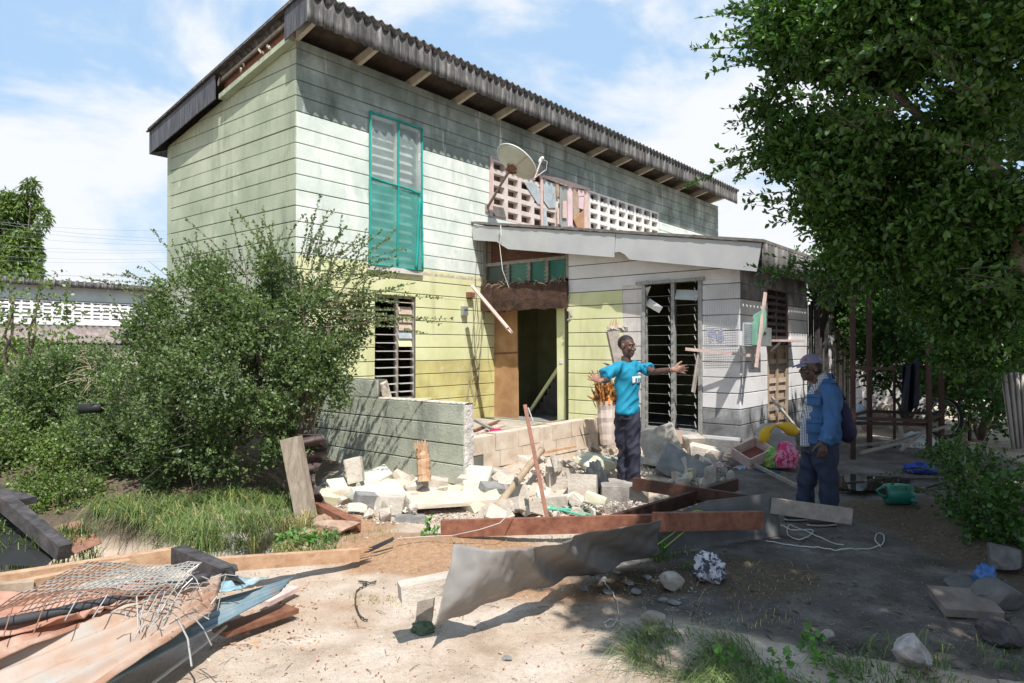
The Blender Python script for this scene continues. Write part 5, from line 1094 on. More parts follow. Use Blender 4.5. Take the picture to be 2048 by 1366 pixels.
# puddle
pv = []
for i in range(40):
    a = 2 * math.pi * i / 40; r = 1 + .3 * fbm(math.cos(a) * 1.3, math.sin(a) * 1.3, 8); p = Gz(1735 + 78 * r * math.cos(a), 964 + 17 * r * math.sin(a), .085); pv.append(p)
wm = bpy.data.materials.new('water'); wm.use_nodes = True; bs = wm.node_tree.nodes['Principled BSDF']; bs.inputs['Base Color'].default_value = (.03, .028, .022, 1); bs.inputs['Roughness'].default_value = .03; bs.inputs['Specular IOR Level'].default_value = .9
mb = MB(); mb.add(pv, [tuple(range(40))]); o = mb.build('puddle', wm, None); o['kind'] = 'structure'; o['category'] = 'puddle'; o.data.flip_normals() if o.data.polygons[0].normal.z < 0 else None
# ================================================================ PEOPLE
def ell(mb, c, r, ax=(1, 0, 0), ay=(0, 1, 0), az=(0, 0, 1), nu=14, nv=9):
    c = Vector(c); ax, ay, az = Vector(ax), Vector(ay), Vector(az); vs = [c + az * r[2]]
    for j in range(1, nv):
        t_ = math.pi * j / nv
        for i in range(nu):
            p_ = 2 * math.pi * i / nu; vs.append(c + ax * r[0] * math.sin(t_) * math.cos(p_) + ay * r[1] * math.sin(t_) * math.sin(p_) + az * r[2] * math.cos(t_))
    vs.append(c - az * r[2]); fs = [(0, 1 + i, 1 + (i + 1) % nu) for i in range(nu)]
    for j in range(nv - 2):
        for i in range(nu): a = 1 + j * nu; fs.append((a + i, a + nu + i, a + nu + (i + 1) % nu, a + (i + 1) % nu))
    a = 1 + (nv - 2) * nu; fs += [(a + i, len(vs) - 1, a + (i + 1) % nu) for i in range(nu)]; mb.add(vs, fs)
def loft(mb, rings, side, n=20):
    """rings: (centre, a, b) a along side, b across; smooth interpolated"""
    side = Vector(side).normalized(); R_ = []
    for i in range(len(rings) - 1):
        c0_, a0, b0_ = rings[i]; c1_, a1, b1_ = rings[i + 1]
        for k in range(4):
            t_ = k / 4; t2 = t_ * t_ * (3 - 2 * t_); R_.append((Vector(c0_).lerp(Vector(c1_), t_), a0 + (a1 - a0) * t2, b0_ + (b1_ - b0_) * t2))
    R_.append((Vector(rings[-1][0]), rings[-1][1], rings[-1][2])); vs = []
    for i, (c, a, b_) in enumerate(R_):
        d = (R_[min(i + 1, len(R_) - 1)][0] - R_[max(i - 1, 0)][0]).normalized(); s_ = (side - d * side.dot(d)).normalized(); t_ = d.cross(s_)
        vs += [c + s_ * a * math.cos(2 * math.pi * k / n) + t_ * b_ * math.sin(2 * math.pi * k / n) for k in range(n)]
    m = len(R_); fs = [(i * n + k, i * n + (k + 1) % n, (i + 1) * n + (k + 1) % n, (i + 1) * n + k) for i in range(m - 1) for k in range(n)]
    fs += [tuple(range(n))[::-1], tuple(range((m - 1) * n, m * n))]; mb.add(vs, fs)
def remesh(mb, name, mat, voxel, parent, smooth_it=4, disp=None):
    me = bpy.data.meshes.new('tmp'); me.from_pydata(mb.v, [], mb.f); bm = bmesh.new(); bm.from_mesh(me); bmesh.ops.recalc_face_normals(bm, faces=bm.faces); bm.to_mesh(me); bm.free()
    o = bpy.data.objects.new('tmp', me); COL.objects.link(o)
    r = o.modifiers.new('r', 'REMESH'); r.mode = 'VOXEL'; r.voxel_size = voxel; r.use_smooth_shade = True
    if smooth_it: s_ = o.modifiers.new('s', 'SMOOTH'); s_.iterations = smooth_it; s_.factor = .5
    dg = bpy.context.evaluated_depsgraph_get(); dg.update(); m2 = bpy.data.meshes.new_from_object(o.evaluated_get(dg)); bpy.data.objects.remove(o)
    vs = [v.co.copy() for v in m2.vertices]
    if disp:
        ns = [v.normal.copy() for v in m2.vertices]; vs = [v + n_ * disp(v, n_) for v, n_ in zip(vs, ns)]
    return link_mesh(name, vs, [tuple(p.vertices) for p in m2.polygons], mat, parent, True)
skin = pm('dark_brown_skin', [(.3, (.075, .038, .026)), (.7, (.115, .060, .042))], 8, rough=.48, spec=.5, bump=.05)
palm = pm('palm_skin', [(.3, (.30, .16, .11)), (.7, (.38, .21, .15))], 8, rough=.55, bump=.05)
skin2 = pm('dark_brown_skin_b', [(.3, (.05, .028, .02)), (.7, (.08, .045, .033))], 8, rough=.5, spec=.5, bump=.05)
def head_prims(mb, c, f, u):
    f = f.normalized(); l = u.cross(f).normalized(); u = f.cross(l).normalized(); A = lambda a, b_, d: c + l * a + f * b_ + u * d
    ell(mb, A(0, -.012, .030), (.074, .096, .092), l, f, u); ell(mb, A(0, .022, -.045), (.058, .070, .078), l, f, u)
    ell(mb, A(0, .068, -.098), (.026, .022, .022), l, f, u); mb.tube([A(0, .082, .012), A(0, .104, -.018), A(0, .106, -.034)], [.010, .015, .017], 8)
    for s_ in (-1, 1):
        ell(mb, A(s_ * .016, .096, -.036), (.011, .013, .010), l, f, u); ell(mb, A(s_ * .040, .060, -.025), (.024, .026, .028), l, f, u)
        mb.tube([A(s_ * .006, .086, .024), A(s_ * .034, .080, .030), A(s_ * .056, .060, .022)], [.010, .013, .010], 8); ell(mb, A(s_ * .077, -.010, -.010), (.010, .022, .032), l, f, u)
    ell(mb, A(0, .090, -.062), (.027, .014, .010), l, f, u); ell(mb, A(0, .086, -.079), (.023, .013, .010), l, f, u)
    return A, l, f, u
def hand_prims(mb, w_, d, across, n_, sc=1.0, spread=.35, curl=.0, thumb=1, lens=(.072, .082, .076, .060)):
    """w_ wrist, d finger direction, across = direction from little to index finger, n_ palm normal"""
    d, across, n_ = d.normalized(), across.normalized(), n_.normalized(); k = w_ + d * .085 * sc
    loft(mb, [(w_ - d * .02, .026 * sc, .019 * sc), (w_ + d * .03, .036 * sc, .016 * sc), (k, .042 * sc, .014 * sc)], across, 12)
    for i, L_ in enumerate(lens[::-1]):      # little .. index
        o_ = (-.031 + .0205 * i) * sc; b_ = k + across * o_ - d * .012; dd = (d + across * (i - 1.5) * spread * .42).normalized()
        m1 = b_ + dd * L_ * .52 * sc + n_ * curl * .012; m2 = m1 + (dd + n_ * curl).normalized() * L_ * .3 * sc; m3 = m2 + (dd + n_ * curl * 1.8).normalized() * L_ * .3 * sc
        mb.tube([b_, m1, m2, m3], [.0105 * sc, .0098 * sc, .009 * sc, .007 * sc], 8)
    t0 = w_ + d * .02 + across * .026 * sc * thumb; t1 = t0 + (across * thumb * .8 + d * .55).normalized() * .045 * sc; t2 = t1 + (across * thumb * .55 + d * .8).normalized() * .05 * sc
    mb.tube([t0, t1, t2], [.017 * sc, .013 * sc, .009 * sc], 8)
def fold(ax, amp, fr, seed):
    ax = Vector(ax)
    def f_(v, n_):
        k = v.dot(ax); p = v - ax * k * .8
        return amp * noise.noise(p * fr + Vector((seed, 0, 0))) + amp * .5 * noise.noise(p * fr * 2.3 + Vector((0, seed, 0)))
    return f_
# ---- man in the turquoise shirt
D1 = 7.58
M = lambda x, y, d=0.: P(x, y, D1 + d)
m1 = empty('person', M(1256, 962), 'man in turquoise t-shirt and dark trousers on a concrete block with both arms spread', 'person')
f1 = Vector((.62, -.78, 0)); l1 = UZ.cross(f1).normalized()
mb = MB(); hc = M(1253, 692)
A1, hl, hf, hu = head_prims(mb, hc, Vector((.80, -.60, -.10)), UZ + Vector((.05, 0, 0)))
sR, eR, wR = M(1229, 737, -.12), M(1212, 760, -.28), M(1199, 762, -.48); sL, eL, wL = M(1280, 732, .11), M(1309, 744, -.05), M(1347, 739, -.24)
loft(mb, [(M(1252, 735, .02), .055, .055), (M(1252, 712, .02), .052, .055)], l1); loft(mb, [(M(1254, 800), .10, .08), (M(1253, 745), .12, .08), (M(1253, 731), .08, .05)], l1)
mb.tube([sR, M(1253, 742), sL], .048, 10)
for (x, y, d) in ((1243, 957, .05), (1266, 962, -.07)): mb.tube([M(1253, 795), M(1254 + (x - 1254) * .5, 835, d * .5), M(x + 1, 895, d * .7), M(x, y - 20, d)], [.07, .065, .045, .036], 10)
mb.tube([sR, sR.lerp(eR, .5), eR, eR.lerp(wR, .3), wR], [.052, .044, .038, .037, .025], 12); mb.tube([sL, sL.lerp(eL, .5), eL, eL.lerp(wL, .3), wL], [.050, .044, .037, .036, .025], 12)
hand_prims(mb, wR, Vector((-.62, .05, .35)), Vector((.5, 0, .8)), Vector((.3, -1, .2)), .95, .55, .5)
hand_prims(mb, wL, Vector((.95, -.05, .02)), Vector((.1, 0, 1)), Vector((0, -1, .1)), 1.0, .4, .3)
for (x, y, d) in ((1243, 957, .05), (1266, 962, -.07)):
    mb.tube([M(x, y - 25, d), M(x, y - 4, d), M(x, y, d) + Vector((.03, -.01, -.0))], [.038, .036, .03], 10); ell(mb, M(x, y + 1, d) + Vector((.08, -.05, 0)), (.12, .042, .028), (.88, -.47, 0), (.47, .88, 0))
body = remesh(mb, 'body', skin, .0065, m1, 3)
# palms carry lighter skin
body.data.materials.append(palm)
Bc = Vector(body.location); lp = []
for p in body.data.polygons:
    w_ = Vector(p.center) + Bc; near = min((w_ - wR - Vector((-.06, 0, .04))).length, (w_ - wL - Vector((.09, 0, 0))).length)
    lp.append(1 if near < .125 and p.normal.y < -.15 and (w_ - eR).length > .16 else 0)
body.data.polygons.foreach_set('material_index', lp)
for s_ in (-1, 1):
    mb = MB(); ell(mb, A1(s_ * .031, .0775, .006), (.012, .006, .005), hl, hf, hu); e_ = mb.build('eye', flat('eye_white', (.5, .46, .42), .3, bump=0), m1, smooth=True)
    mb = MB(); ell(mb, A1(s_ * .031 + .002, .0815, .006), (.006, .004, .006), hl, hf, hu); mb.build('pupil', m_black, e_, smooth=True)
mb = MB(); ell(mb, A1(0, -.012, .030), (.0735, .0955, .0915), hl, hf, hu, 28, 20)
hv = [(Vector(v) - A1(0, 0, 0)) for v in mb.v]
keep = [i for i, f_ in enumerate(mb.f) if all((hv[k].dot(hu) > .052 + .35 * max(0, hv[k].dot(hf)) or (hv[k].dot(hf) < -.02 and hv[k].dot(hu) > -.03)) for k in f_)]
mb.f = [mb.f[i] for i in keep]; mb.m = [0] * len(mb.f); mb.build('hair', flat('cropped_black_hair', (.020, .015, .013), .6), m1, smooth=True)
tee = pm('turquoise_cotton', [(.3, (.008, .19, .31)), (.7, (.02, .25, .38))], 6, rough=.85, bump=.1)
mb = MB()
loft(mb, [(M(1253, 826), .158, .122), (M(1255, 800), .132, .104), (M(1254, 765), .145, .112), (M(1253, 742), .162, .108), (M(1253, 730), .145, .082), (M(1252, 722), .085, .066)], l1, 28)
loft(mb, [(M(1253, 735, .0), .05, .05), (sR + Vector((.03, .02, .01)), .07, .07), (M(1207, 752, -.26), .078, .080)], UZ, 18)
loft(mb, [(M(1255, 733, .0), .05, .05), (sL - Vector((.03, 0, 0)), .065, .07), (M(1298, 740, .02), .072, .088)], UZ, 18)
def tf(v, n_): return 0.026 * noise.noise(Vector((v.x * 7 + v.z * 4, v.y * 6, v.z * 3.0)) + Vector((5, 0, 0))) + .020 * (.5 - abs(noise.noise(Vector((v.x * 9 - v.z * 8, v.y * 7, v.z * 3))) * 2))
remesh(mb, 't_shirt', tee, .010, m1, 3, tf)
fn_ = f1; c_ = M(1263, 758) + f1 * .128 + UZ * .0
for dx_ in (0,):
    ctr = c_; bxp = MB()
    def patch(u, v):
        a = (u - .5) * .17; a += .03; return M(1253, 759) + l1 * a + f1 * (.143 - a * a * 2.6) + UZ * ((v - .5) * .075)
    bxp.sheet(patch, 10, 4, .004); bxp.build('shirt_print', flat('white_print', (.62, .66, .68), bump=0), m1, smooth=True)
text_mesh('shirt_lettering', 'S N', .06, M(1253, 759) + f1 * .149 + l1 * .025, l1 * 1.0, UZ, flat('print_ink', (.02, .16, .28), bump=0), m1, .001, .002)
trs = pm('dark_navy_trousers', [(.3, (.018, .018, .032)), (.7, (.034, .033, .052))], 8, rough=.8, bump=.1)
mb = MB()
loft(mb, [(M(1254, 838), .145, .115), (M(1254, 815), .140, .108)], l1, 24)
loft(mb, [(M(1246, 957, .05), .064, .070), (M(1249, 925, .05), .066, .070), (M(1247, 895, .04), .074, .078), (M(1245, 845, .03), .088, .095), (M(1249, 825, .02), .085, .09)], l1)
loft(mb, [(M(1268, 963, -.07), .068, .076), (M(1267, 925, -.06), .068, .074), (M(1266, 895, -.05), .076, .080), (M(1263, 845, -.03), .090, .095), (M(1259, 825, -.02), .085, .09)], l1)
remesh(mb, 'trousers', trs, .010, m1, 3, lambda v, n_: .018 * noise.noise(Vector((v.x * 9 + v.z * 5, v.y * 8, v.z * 4))) + .020 * (.5 - abs(noise.noise(Vector((v.x * 12 - v.z * 7, v.y * 9, v.z * 6))) * 2)))
for (x, y, d) in ((1243, 962, .05), (1266, 967, -.07)):
    mb = MB(); ell(mb, M(x, y, d) + Vector((.055, -.04, -.006)), (.15, .052, .020), (.88, -.47, 0), (.47, .88, 0)); ell(mb, M(x, y, d) + Vector((.12, -.07, .015)), (.07, .050, .030), (.88, -.47, 0), (.47, .88, 0)); mb.build('slipper', flat('dusty_blue_slipper', (.05, .09, .16)), m1, smooth=True)
# ---- man in the blue jacket
D2 = 6.55
M = lambda x, y, d=0.: P(x, y, D2 + d)
m2_ = empty('person', M(1635, 1042), 'man in blue jacket and grey cap seen from the side with a dark backpack', 'person')
f2 = Vector((-1, -.12, 0)).normalized(); l2 = UZ.cross(f2).normalized()
mb = MB(); hc = M(1621, 736)
A2, hl, hf, hu = head_prims(mb, hc, Vector((-1, -.10, -.06)), UZ)
loft(mb, [(M(1642, 770), .07, .07), (M(1629, 748), .062, .068)], l2)
loft(mb, [(M(1640, 860), .14, .12), (M(1642, 790), .15, .11), (M(1645, 770), .10, .07)], l2)
sN, eN, wN = M(1660, 786, -.19), M(1664, 842, -.25), M(1644, 884, -.28)
mb.tube([sN, eN, wN], [.05, .042, .030], 12)
hand_prims(mb, wN, Vector((.02, .0, -1)), Vector((-1, 0, 0)), Vector((0, 1, 0)), 1.05, .12, .7, 1)
mb.tube([sN, M(1648, 780), M(1655, 786, .19)], .05, 10); mb.tube([M(1655, 786, .19), M(1660, 842, .24), M(1640, 884, .22)], [.05, .042, .03], 10); hand_prims(mb, M(1640, 884, .22), Vector((.02, .0, -1)), Vector((-1, 0, 0)), Vector((0, -1, 0)), 1.0, .12, .7, 1)
remesh(mb, 'body', skin2, .0065, m2_, 3)
for s_ in (-1, 1):
    mb = MB(); ell(mb, A2(s_ * .031, .0775, .006), (.012, .006, .005), hl, hf, hu); mb.build('eye', MATS['eye_white'], m2_, smooth=True)
mb = MB(); ell(mb, A2(0, -.016, .022), (.0785, .100, .09), hl, hf, hu, 24, 16); hv = [(Vector(v) - A2(0, 0, 0)) for v in mb.v]
mb.f = [f_ for f_ in mb.f if all(hv[k].dot(hf) < -.01 and hv[k].dot(hu) > -.055 for k in f_)]; mb.m = [0] * len(mb.f); mb.build('hair', MATS['cropped_black_hair'], m2_, smooth=True)
capm = pm('grey_mauve_cap_cloth', [(.3, (.12, .115, .17)), (.7, (.18, .17, .24))], 8, rough=.85, bump=.1)
mb = MB(); ell(mb, A2(0, -.012, .050), (.086, .110, .088), hl, hf, hu, 28, 20); hv = [(Vector(v) - A2(0, 0, 0)) for v in mb.v]
mb.f = [f_ for f_ in mb.f if all(hv[k].dot(hu) > .040 - .10 * max(0, -hv[k].dot(hf)) for k in f_)]; mb.m = [0] * len(mb.f); cap = mb.build('cap', capm, m2_, smooth=True)
mb = MB(); mb.sheet(lambda u, v: A2((u - .5) * .155 * (1 - .45 * v * v), .075 + .085 * v, .050 - .020 * v - .022 * (2 * u - 1) ** 2), 14, 8, .005); mb.build('peak', capm, cap, smooth=True)
mb = MB(); ell(mb, A2(-.03 * -1, .075, .088), (.026, .01, .018), hl, hf, hu); mb.build('emblem', flat('red_emblem', (.3, .07, .08)), cap, smooth=True)
# checked shirt
cm = bpy.data.materials.new('checked_shirt'); cm.use_nodes = True; t = cm.node_tree; b = t.nodes['Principled BSDF']; pz = npos(t)
def wv(dr):
    w_ = t.nodes.new('ShaderNodeTexWave'); w_.wave_type = 'BANDS'; w_.bands_direction = dr; w_.inputs['Scale'].default_value = 22; w_.inputs['Distortion'].default_value = .4; t.links.new(pz, w_.inputs['Vector']); return ramp(t, w_.outputs['Fac'], [(.55, (1, 1, 1)), (.75, (.35, .38, .45))])
t.links.new(mixc(t, 1., mixc(t, 1., wv('Z'), wv('X'), 'MULTIPLY'), (.52, .53, .56), 'MULTIPLY'), b.inputs['Base Color']); b.inputs['Roughness'].default_value = .9
mb = MB(); loft(mb, [(M(1632, 890), .085, .165), (M(1630, 855), .09, .155), (M(1634, 810), .09, .125), (M(1641, 775), .09, .085), (M(1640, 758), .09, .075), (M(1634, 748), .075, .078)], l2, 28)
remesh(mb, 'checked_shirt', cm, .010, m2_, 3, fold((0, 0, 1), .012, 5, 3))
jk = pm('blue_jacket_cloth', [(.3, (.028, .085, .20)), (.7, (.045, .12, .27))], 5, rough=.8, bump=.15)
mb = MB()
loft(mb, [(M(1641, 886), .195, .178), (M(1641, 850), .200, .170), (M(1645, 805), .205, .150), (M(1650, 778), .195, .118), (M(1650, 764), .150, .085), (M(1647, 753), .088, .074)], l2, 30)
for sg in (-1, 1):
    loft(mb, [(M(1650, 772, sg * .12), .06, .06), (M(1657, 784, sg * .20), .078, .085), (M(1665, 840, sg * .255), .066, .072), (M(1652, 868, sg * .275), .058, .064), (M(1643, 886, sg * .275), .052, .056)], f2, 18)
jo = remesh(mb, 'jacket', jk, .010, m2_, 3, lambda v, n_: .018 * noise.noise(Vector((v.x * 6, v.y * 6, v.z * 4 + v.x * 4))) + .022 * (.5 - abs(noise.noise(Vector((v.x * 8 + v.z * 6, v.y * 7, v.z * 5))) * 2)) - .004)
mb = MB()   # turned collar
mb.sheet(lambda u, v: M(1647, 753) + (l2 * math.cos(1.2 + u * 3.9) * (.088 + .02 * v) + f2 * math.sin(1.2 + u * 3.9) * -(.078 + .02 * v)) * 1.0 + UZ * (.03 - .055 * v), 20, 4, .006); mb.build('collar', jk, jo, smooth=True)
for (x0, y0, x1, y1) in ((1618, 790, 1642, 812), (1617, 840, 1646, 868)):
    mb = MB()
    a_ = M(x0, y0, -.205); b_ = M(x1, y1, -.215)
    mb.sheet(lambda u, v: Vector((a_.x + (b_.x - a_.x) * u, a_.y - .002 + .0 * u + (.055 * (1 - u)), a_.z + (b_.z - a_.z) * v)), 6, 5, .010); mb.build('pocket', jk, jo, smooth=True)
    mb = MB(); mb.sheet(lambda u, v: Vector((a_.x - .004 + (b_.x - a_.x + .008) * u, a_.y - .010 + (.055 * (1 - u)), a_.z + .006 + (b_.z - a_.z) * v * .32)), 6, 3, .008); mb.build('pocket_flap', jk, jo, smooth=True)
nv = pm('navy_trousers', [(.3, (.014, .020, .040)), (.7, (.028, .036, .066))], 8, rough=.85, bump=.1)
mb = MB()
loft(mb, [(M(1640, 905), .165, .165), (M(1640, 880), .16, .15)], l2, 24)
loft(mb, [(M(1655, 1030, -.10), .075, .082), (M(1656, 985, -.10), .080, .086), (M(1654, 945, -.09), .090, .100), (M(1648, 905, -.08), .095, .130), (M(1645, 885, -.06), .09, .14)], l2)
loft(mb, [(M(1609, 1026, .10), .072, .080), (M(1610, 985, .10), .078, .086), (M(1616, 945, .09), .088, .100), (M(1626, 905, .08), .095, .125), (M(1634, 885, .06), .09, .13)], l2)
remesh(mb, 'trousers', nv, .010, m2_, 3, lambda v, n_: .012 * noise.noise(Vector((v.x * 8, v.y * 8, v.z * 5))) + .020 * (.5 - abs(noise.noise(Vector((v.x * 9 + v.z * 5, v.y * 9, v.z * 7))) * 2)))
for (x, y, d) in ((1652, 1040, -.10), (1606, 1034, .10)):
    mb = MB(); b0 = M(x, y, d); b0.z = .045; ell(mb, b0 + f2 * .05 + UZ * .0, (.15, .05, .045), f2, l2, UZ); sh_ = mb.build('shoe', flat('dark_shoe', (.05, .045, .04)), m2_, smooth=True)
    mb = MB(); ell(mb, b0 + f2 * .05 - UZ * .032, (.155, .054, .016), f2, l2, UZ); mb.build('sole', flat('pale_sole', (.35, .3, .27)), sh_, smooth=True)
bpk = flat('dark_navy_bag', (.020, .020, .048), .8)
mb = MB(); ell(mb, M(1683, 838), (.085, .15, .185), (1, 0, .1), (0, 1, 0), (-.1, 0, 1), 20, 14); ell(mb, M(1694, 862), (.07, .13, .11), nu=16); bo = remesh(mb, 'backpack', bpk, .012, m2_, 3, fold((0, 0, 1), .012, 6, 9))
mb = MB(); mb.tube([M(1690, 800, -.08), M(1672, 768, -.15), M(1655, 768, -.17), M(1648, 790, -.215)], .012, 6); mb.build('strap', bpk, bo, smooth=True)
# ================================================================ PLANTS
def rvec(n): v = RNG.normal(size=(n, 3)); return v / np.linalg.norm(v, axis=1, keepdims=True)
def leaf_mesh(name, P0, Dr, L, Wd, mat, parent=None, shape=6, droop=0., origin=None):
    """P0 base points, Dr directions, L lengths; each leaf 6 verts folded on its midrib"""
    n = len(P0); up = np.tile([0, 0, 1.], (n, 1)) + RNG.normal(size=(n, 3)) * .75; sd_ = np.cross(Dr, up); sd_ /= np.linalg.norm(sd_, axis=1, keepdims=True) + 1e-6; nn = np.cross(sd_, Dr)
    L = L[:, None]; Wd = Wd[:, None]
    if shape == 6:
        a = P0; b_ = P0 + Dr * L * .35 + sd_ * Wd + nn * Wd * .35; c = P0 + Dr * L * .75 + sd_ * Wd * .75 + nn * Wd * .25; d = P0 + Dr * L - nn * L * droop; e = P0 + Dr * L * .75 - sd_ * Wd * .75 + nn * Wd * .25; f_ = P0 + Dr * L * .35 - sd_ * Wd + nn * Wd * .35
        V_ = np.stack([a, b_, c, d, e, f_], 1).reshape(-1, 3); fc = np.array([[0, 1, 2, 3], [0, 3, 4, 5]])
    else:
        a = P0; b_ = P0 + Dr * L * .5 + sd_ * Wd; d = P0 + Dr * L - nn * L * droop; f_ = P0 + Dr * L * .5 - sd_ * Wd
        V_ = np.stack([a, b_, d, f_], 1).reshape(-1, 3); fc = np.array([[0, 1, 2, 3]])
    k = V_.shape[0] // n; Fc = (np.arange(n)[:, None, None] * k + fc[None]).reshape(-1, 4); c0_ = V_.mean(0) if origin is None else np.array(origin)
    me = bpy.data.meshes.new(name); me.vertices.add(len(V_)); me.vertices.foreach_set('co', (V_ - c0_).astype(np.float32).ravel()); me.loops.add(Fc.size); me.loops.foreach_set('vertex_index', Fc.ravel().astype(np.int32))
    me.polygons.add(len(Fc)); me.polygons.foreach_set('loop_start', np.arange(0, Fc.size, 4, dtype=np.int32)); me.materials.append(mat); me.update(); me.validate()
    o = bpy.data.objects.new(name, me); COL.objects.link(o); o.location = c0_
    if parent is not None: o.parent = parent; o.matrix_parent_inverse = WM[parent.name].inverted()
    WM[o.name] = Matrix.Translation(Vector(c0_)); return o
def n3(pts, fr, seed): return np.array([noise.noise(Vector((p[0] * fr + seed, p[1] * fr, p[2] * fr))) for p in pts])
def twigs(clumps, n, shell=.5, gap=.0, fr=2.2, seed=0, outward=1., up=.35):
    """clumps: (x,y,z,rx,ry,rz,weight). returns start points and directions; gaps from 3d noise"""
    C_ = np.array(clumps); wt = C_[:, 6] * C_[:, 3] * C_[:, 5]; wt = wt / wt.sum(); out_p, out_d = [], []
    while sum(map(len, out_p)) < n:
        m = n; idx = RNG.choice(len(C_), m, p=wt); v = rvec(m); r = RNG.random(m) ** (1 / 3.); r = 1 - (1 - r) * (1 - shell) if shell else r
        c = C_[idx]; p = c[:, :3] + v * r[:, None] * c[:, 3:6]; d = v * outward + RNG.normal(size=(m, 3)) * .55 + np.array([0, 0, up]); d /= np.linalg.norm(d, axis=1, keepdims=True)
        if gap is not None:
            nz = n3(p, fr, seed); k = nz > gap + RNG.normal(size=m) * .10; p, d = p[k], d[k]
        out_p.append(p); out_d.append(d)
    return np.concatenate(out_p)[:n], np.concatenate(out_d)[:n]
def twig_leaves(tp, td, per, tl, ll, lw, jit=.6, lenvar=.35):
    n = len(tp); t_ = RNG.random((n, per)); b_ = tp[:, None] + td[:, None] * (t_[..., None] * tl); b_ = b_.reshape(-1, 3); d = np.repeat(td, per, 0) * .55 + RNG.normal(size=(n * per, 3)) * jit; d /= np.linalg.norm(d, axis=1, keepdims=True)
    L = ll * (1 + RNG.uniform(-lenvar, lenvar, n * per)); return b_, d, L, L * lw
def shoots(starts, dirs, lens, droop, per_m, ll, lw, r0=.004):
    """long arching shoots with alternate leaves; returns stem MB and leaf arrays"""
    mb = MB(); Bp, Dp = [], []
    for s_, d, L_ in zip(starts, dirs, lens):
        p = Vector(s_); d = Vector(d).normalized(); pts = [p.copy()]; n = 9
        for i in range(n):
            d = (d + Vector((random.uniform(-.12, .12), random.uniform(-.12, .12), -droop + random.uniform(-.06, .06)))).normalized(); p = p + d * L_ / n; pts.append(p.copy())
        mb.tube(pts, [r0 * (1 - i / (n + 1)) + .001 for i in range(n + 1)], 4, False)
        for i in range(int(per_m * L_)):
            t_ = random.uniform(.05, 1) * n; k = min(int(t_), n - 1); q = pts[k].lerp(pts[k + 1], t_ - k); dd = (pts[k + 1] - pts[k]).normalized()
            v = Vector((random.gauss(0, 1), random.gauss(0, 1), random.gauss(.3, 1))).normalized(); dd = (dd * .6 + v * .8).normalized(); Bp.append(q); Dp.append(dd)
    n = len(Bp); L = ll * RNG.uniform(.6, 1.25, n); return mb, np.array([tuple(v) for v in Bp]), np.array([tuple(v) for v in Dp]), L, L * lw
def branches(base, tips, r0, name, mat, parent, jit=.12, r1=.012):
    mb = MB(); base = Vector(base)
    for t_ in tips:
        t_ = Vector(t_); pts = [base.lerp(t_, i / 7) + Vector((random.uniform(-1, 1), random.uniform(-1, 1), random.uniform(-.4, 1))) * jit * math.sin(math.pi * i / 7) for i in range(8)]
        mb.tube(pts, [r0 + (r1 - r0) * i / 7 for i in range(8)], 6)
    return mb.build(name, mat, parent, smooth=True)
def C(x, y, D, rx, rz, w_=1., ry=None):   # clump from pixels; radii in px
    p = P(x, y, D); k = D / F; return (p.x, p.y, p.z, rx * k, (ry if ry else (rx + rz) / 2 * k), rz * k, w_)
# ---- the big bush left of centre
bush = empty('bush', surf(560, 1000), 'large small leaved bush with long arching shoots in front of the house corner', 'bush')
cl = [C(540, 640, 7.9, 150, 110, 1.1), C(640, 640, 7.7, 90, 90), C(430, 620, 8.0, 120, 90), C(345, 670, 8.1, 80, 64), C(500, 760, 7.5, 170, 110, 1.3), C(380, 780, 7.8, 140, 120), C(280, 745, 8.2, 80, 80), C(620, 760, 7.3, 70, 80), C(560, 850, 7.3, 110, 60), C(430, 880, 7.4, 130, 70), C(310, 870, 7.9, 90, 90), C(680, 600, 7.7, 40, 40, .6), C(590, 560, 7.9, 80, 60, .8), C(660, 700, 7.4, 50, 70)]
tp, td = twigs(cl, 13000, .30, .01, 2.2, 3, .9)
b_, d_, L_, W_2 = twig_leaves(tp, td, 9, .15, .038, .32)
leaf_mesh('foliage', b_, d_, L_, W_2, m_bush, bush, 4)
tp2, td2 = twigs(cl, 2600, .8, -.2, 2.4, 5, 1., .3)
mb = MB()
for p_, q_ in zip(tp2[:500], td2[:500]): p_ = Vector(p_); mb.tube([p_, p_ + Vector(q_) * .3], [.004, .0015], 3, False)
mb.build('twigs', m_dtwig, bush)['kind'] = 'stuff'
ss = []; dd_ = []; ll_ = []
for (x0, y0, x1, y1, D) in [(400, 590, 185, 518, 8.0), (420, 580, 330, 470, 8.0), (480, 560, 420, 450, 8.0), (520, 540, 500, 430, 8.0), (560, 540, 600, 420, 7.9), (590, 520, 665, 405, 7.8), (620, 540, 700, 470, 7.7), (640, 560, 790, 500, 7.6), (660, 600, 850, 560, 7.5), (670, 620, 800, 620, 7.4), (690, 640, 880, 650, 7.3), (600, 540, 640, 440, 7.8), (560, 530, 545, 420, 7.9), (450, 560, 380, 470, 8.), (350, 600, 250, 560, 8.1), (660, 560, 760, 460, 7.7), (700, 600, 740, 520, 7.5), (300, 640, 225, 600, 8.2), (690, 680, 760, 700, 7.3), (640, 520, 720, 440, 7.8), (530, 560, 470, 440, 7.9), (700, 570, 800, 540, 7.5), (640, 600, 860, 580, 7.4), (480, 580, 360, 500, 8.0)]:
    for r_ in range(5):
        a, b2 = P(x0 + random.uniform(-40, 40), y0 + random.uniform(-15, 25), D + random.uniform(-.2, .2)), P(x1 + random.uniform(-35, 35), y1 + random.uniform(-20, 30), D + random.uniform(-.3, .3)); dv = b2 - a; ss.append(a); dd_.append(dv.normalized() + UZ * .10); ll_.append(dv.length * random.uniform(.6, 1.05))
mbs, b_, d_, L_, W_2 = shoots(ss, dd_, ll_, .025, 130, .032, .32)
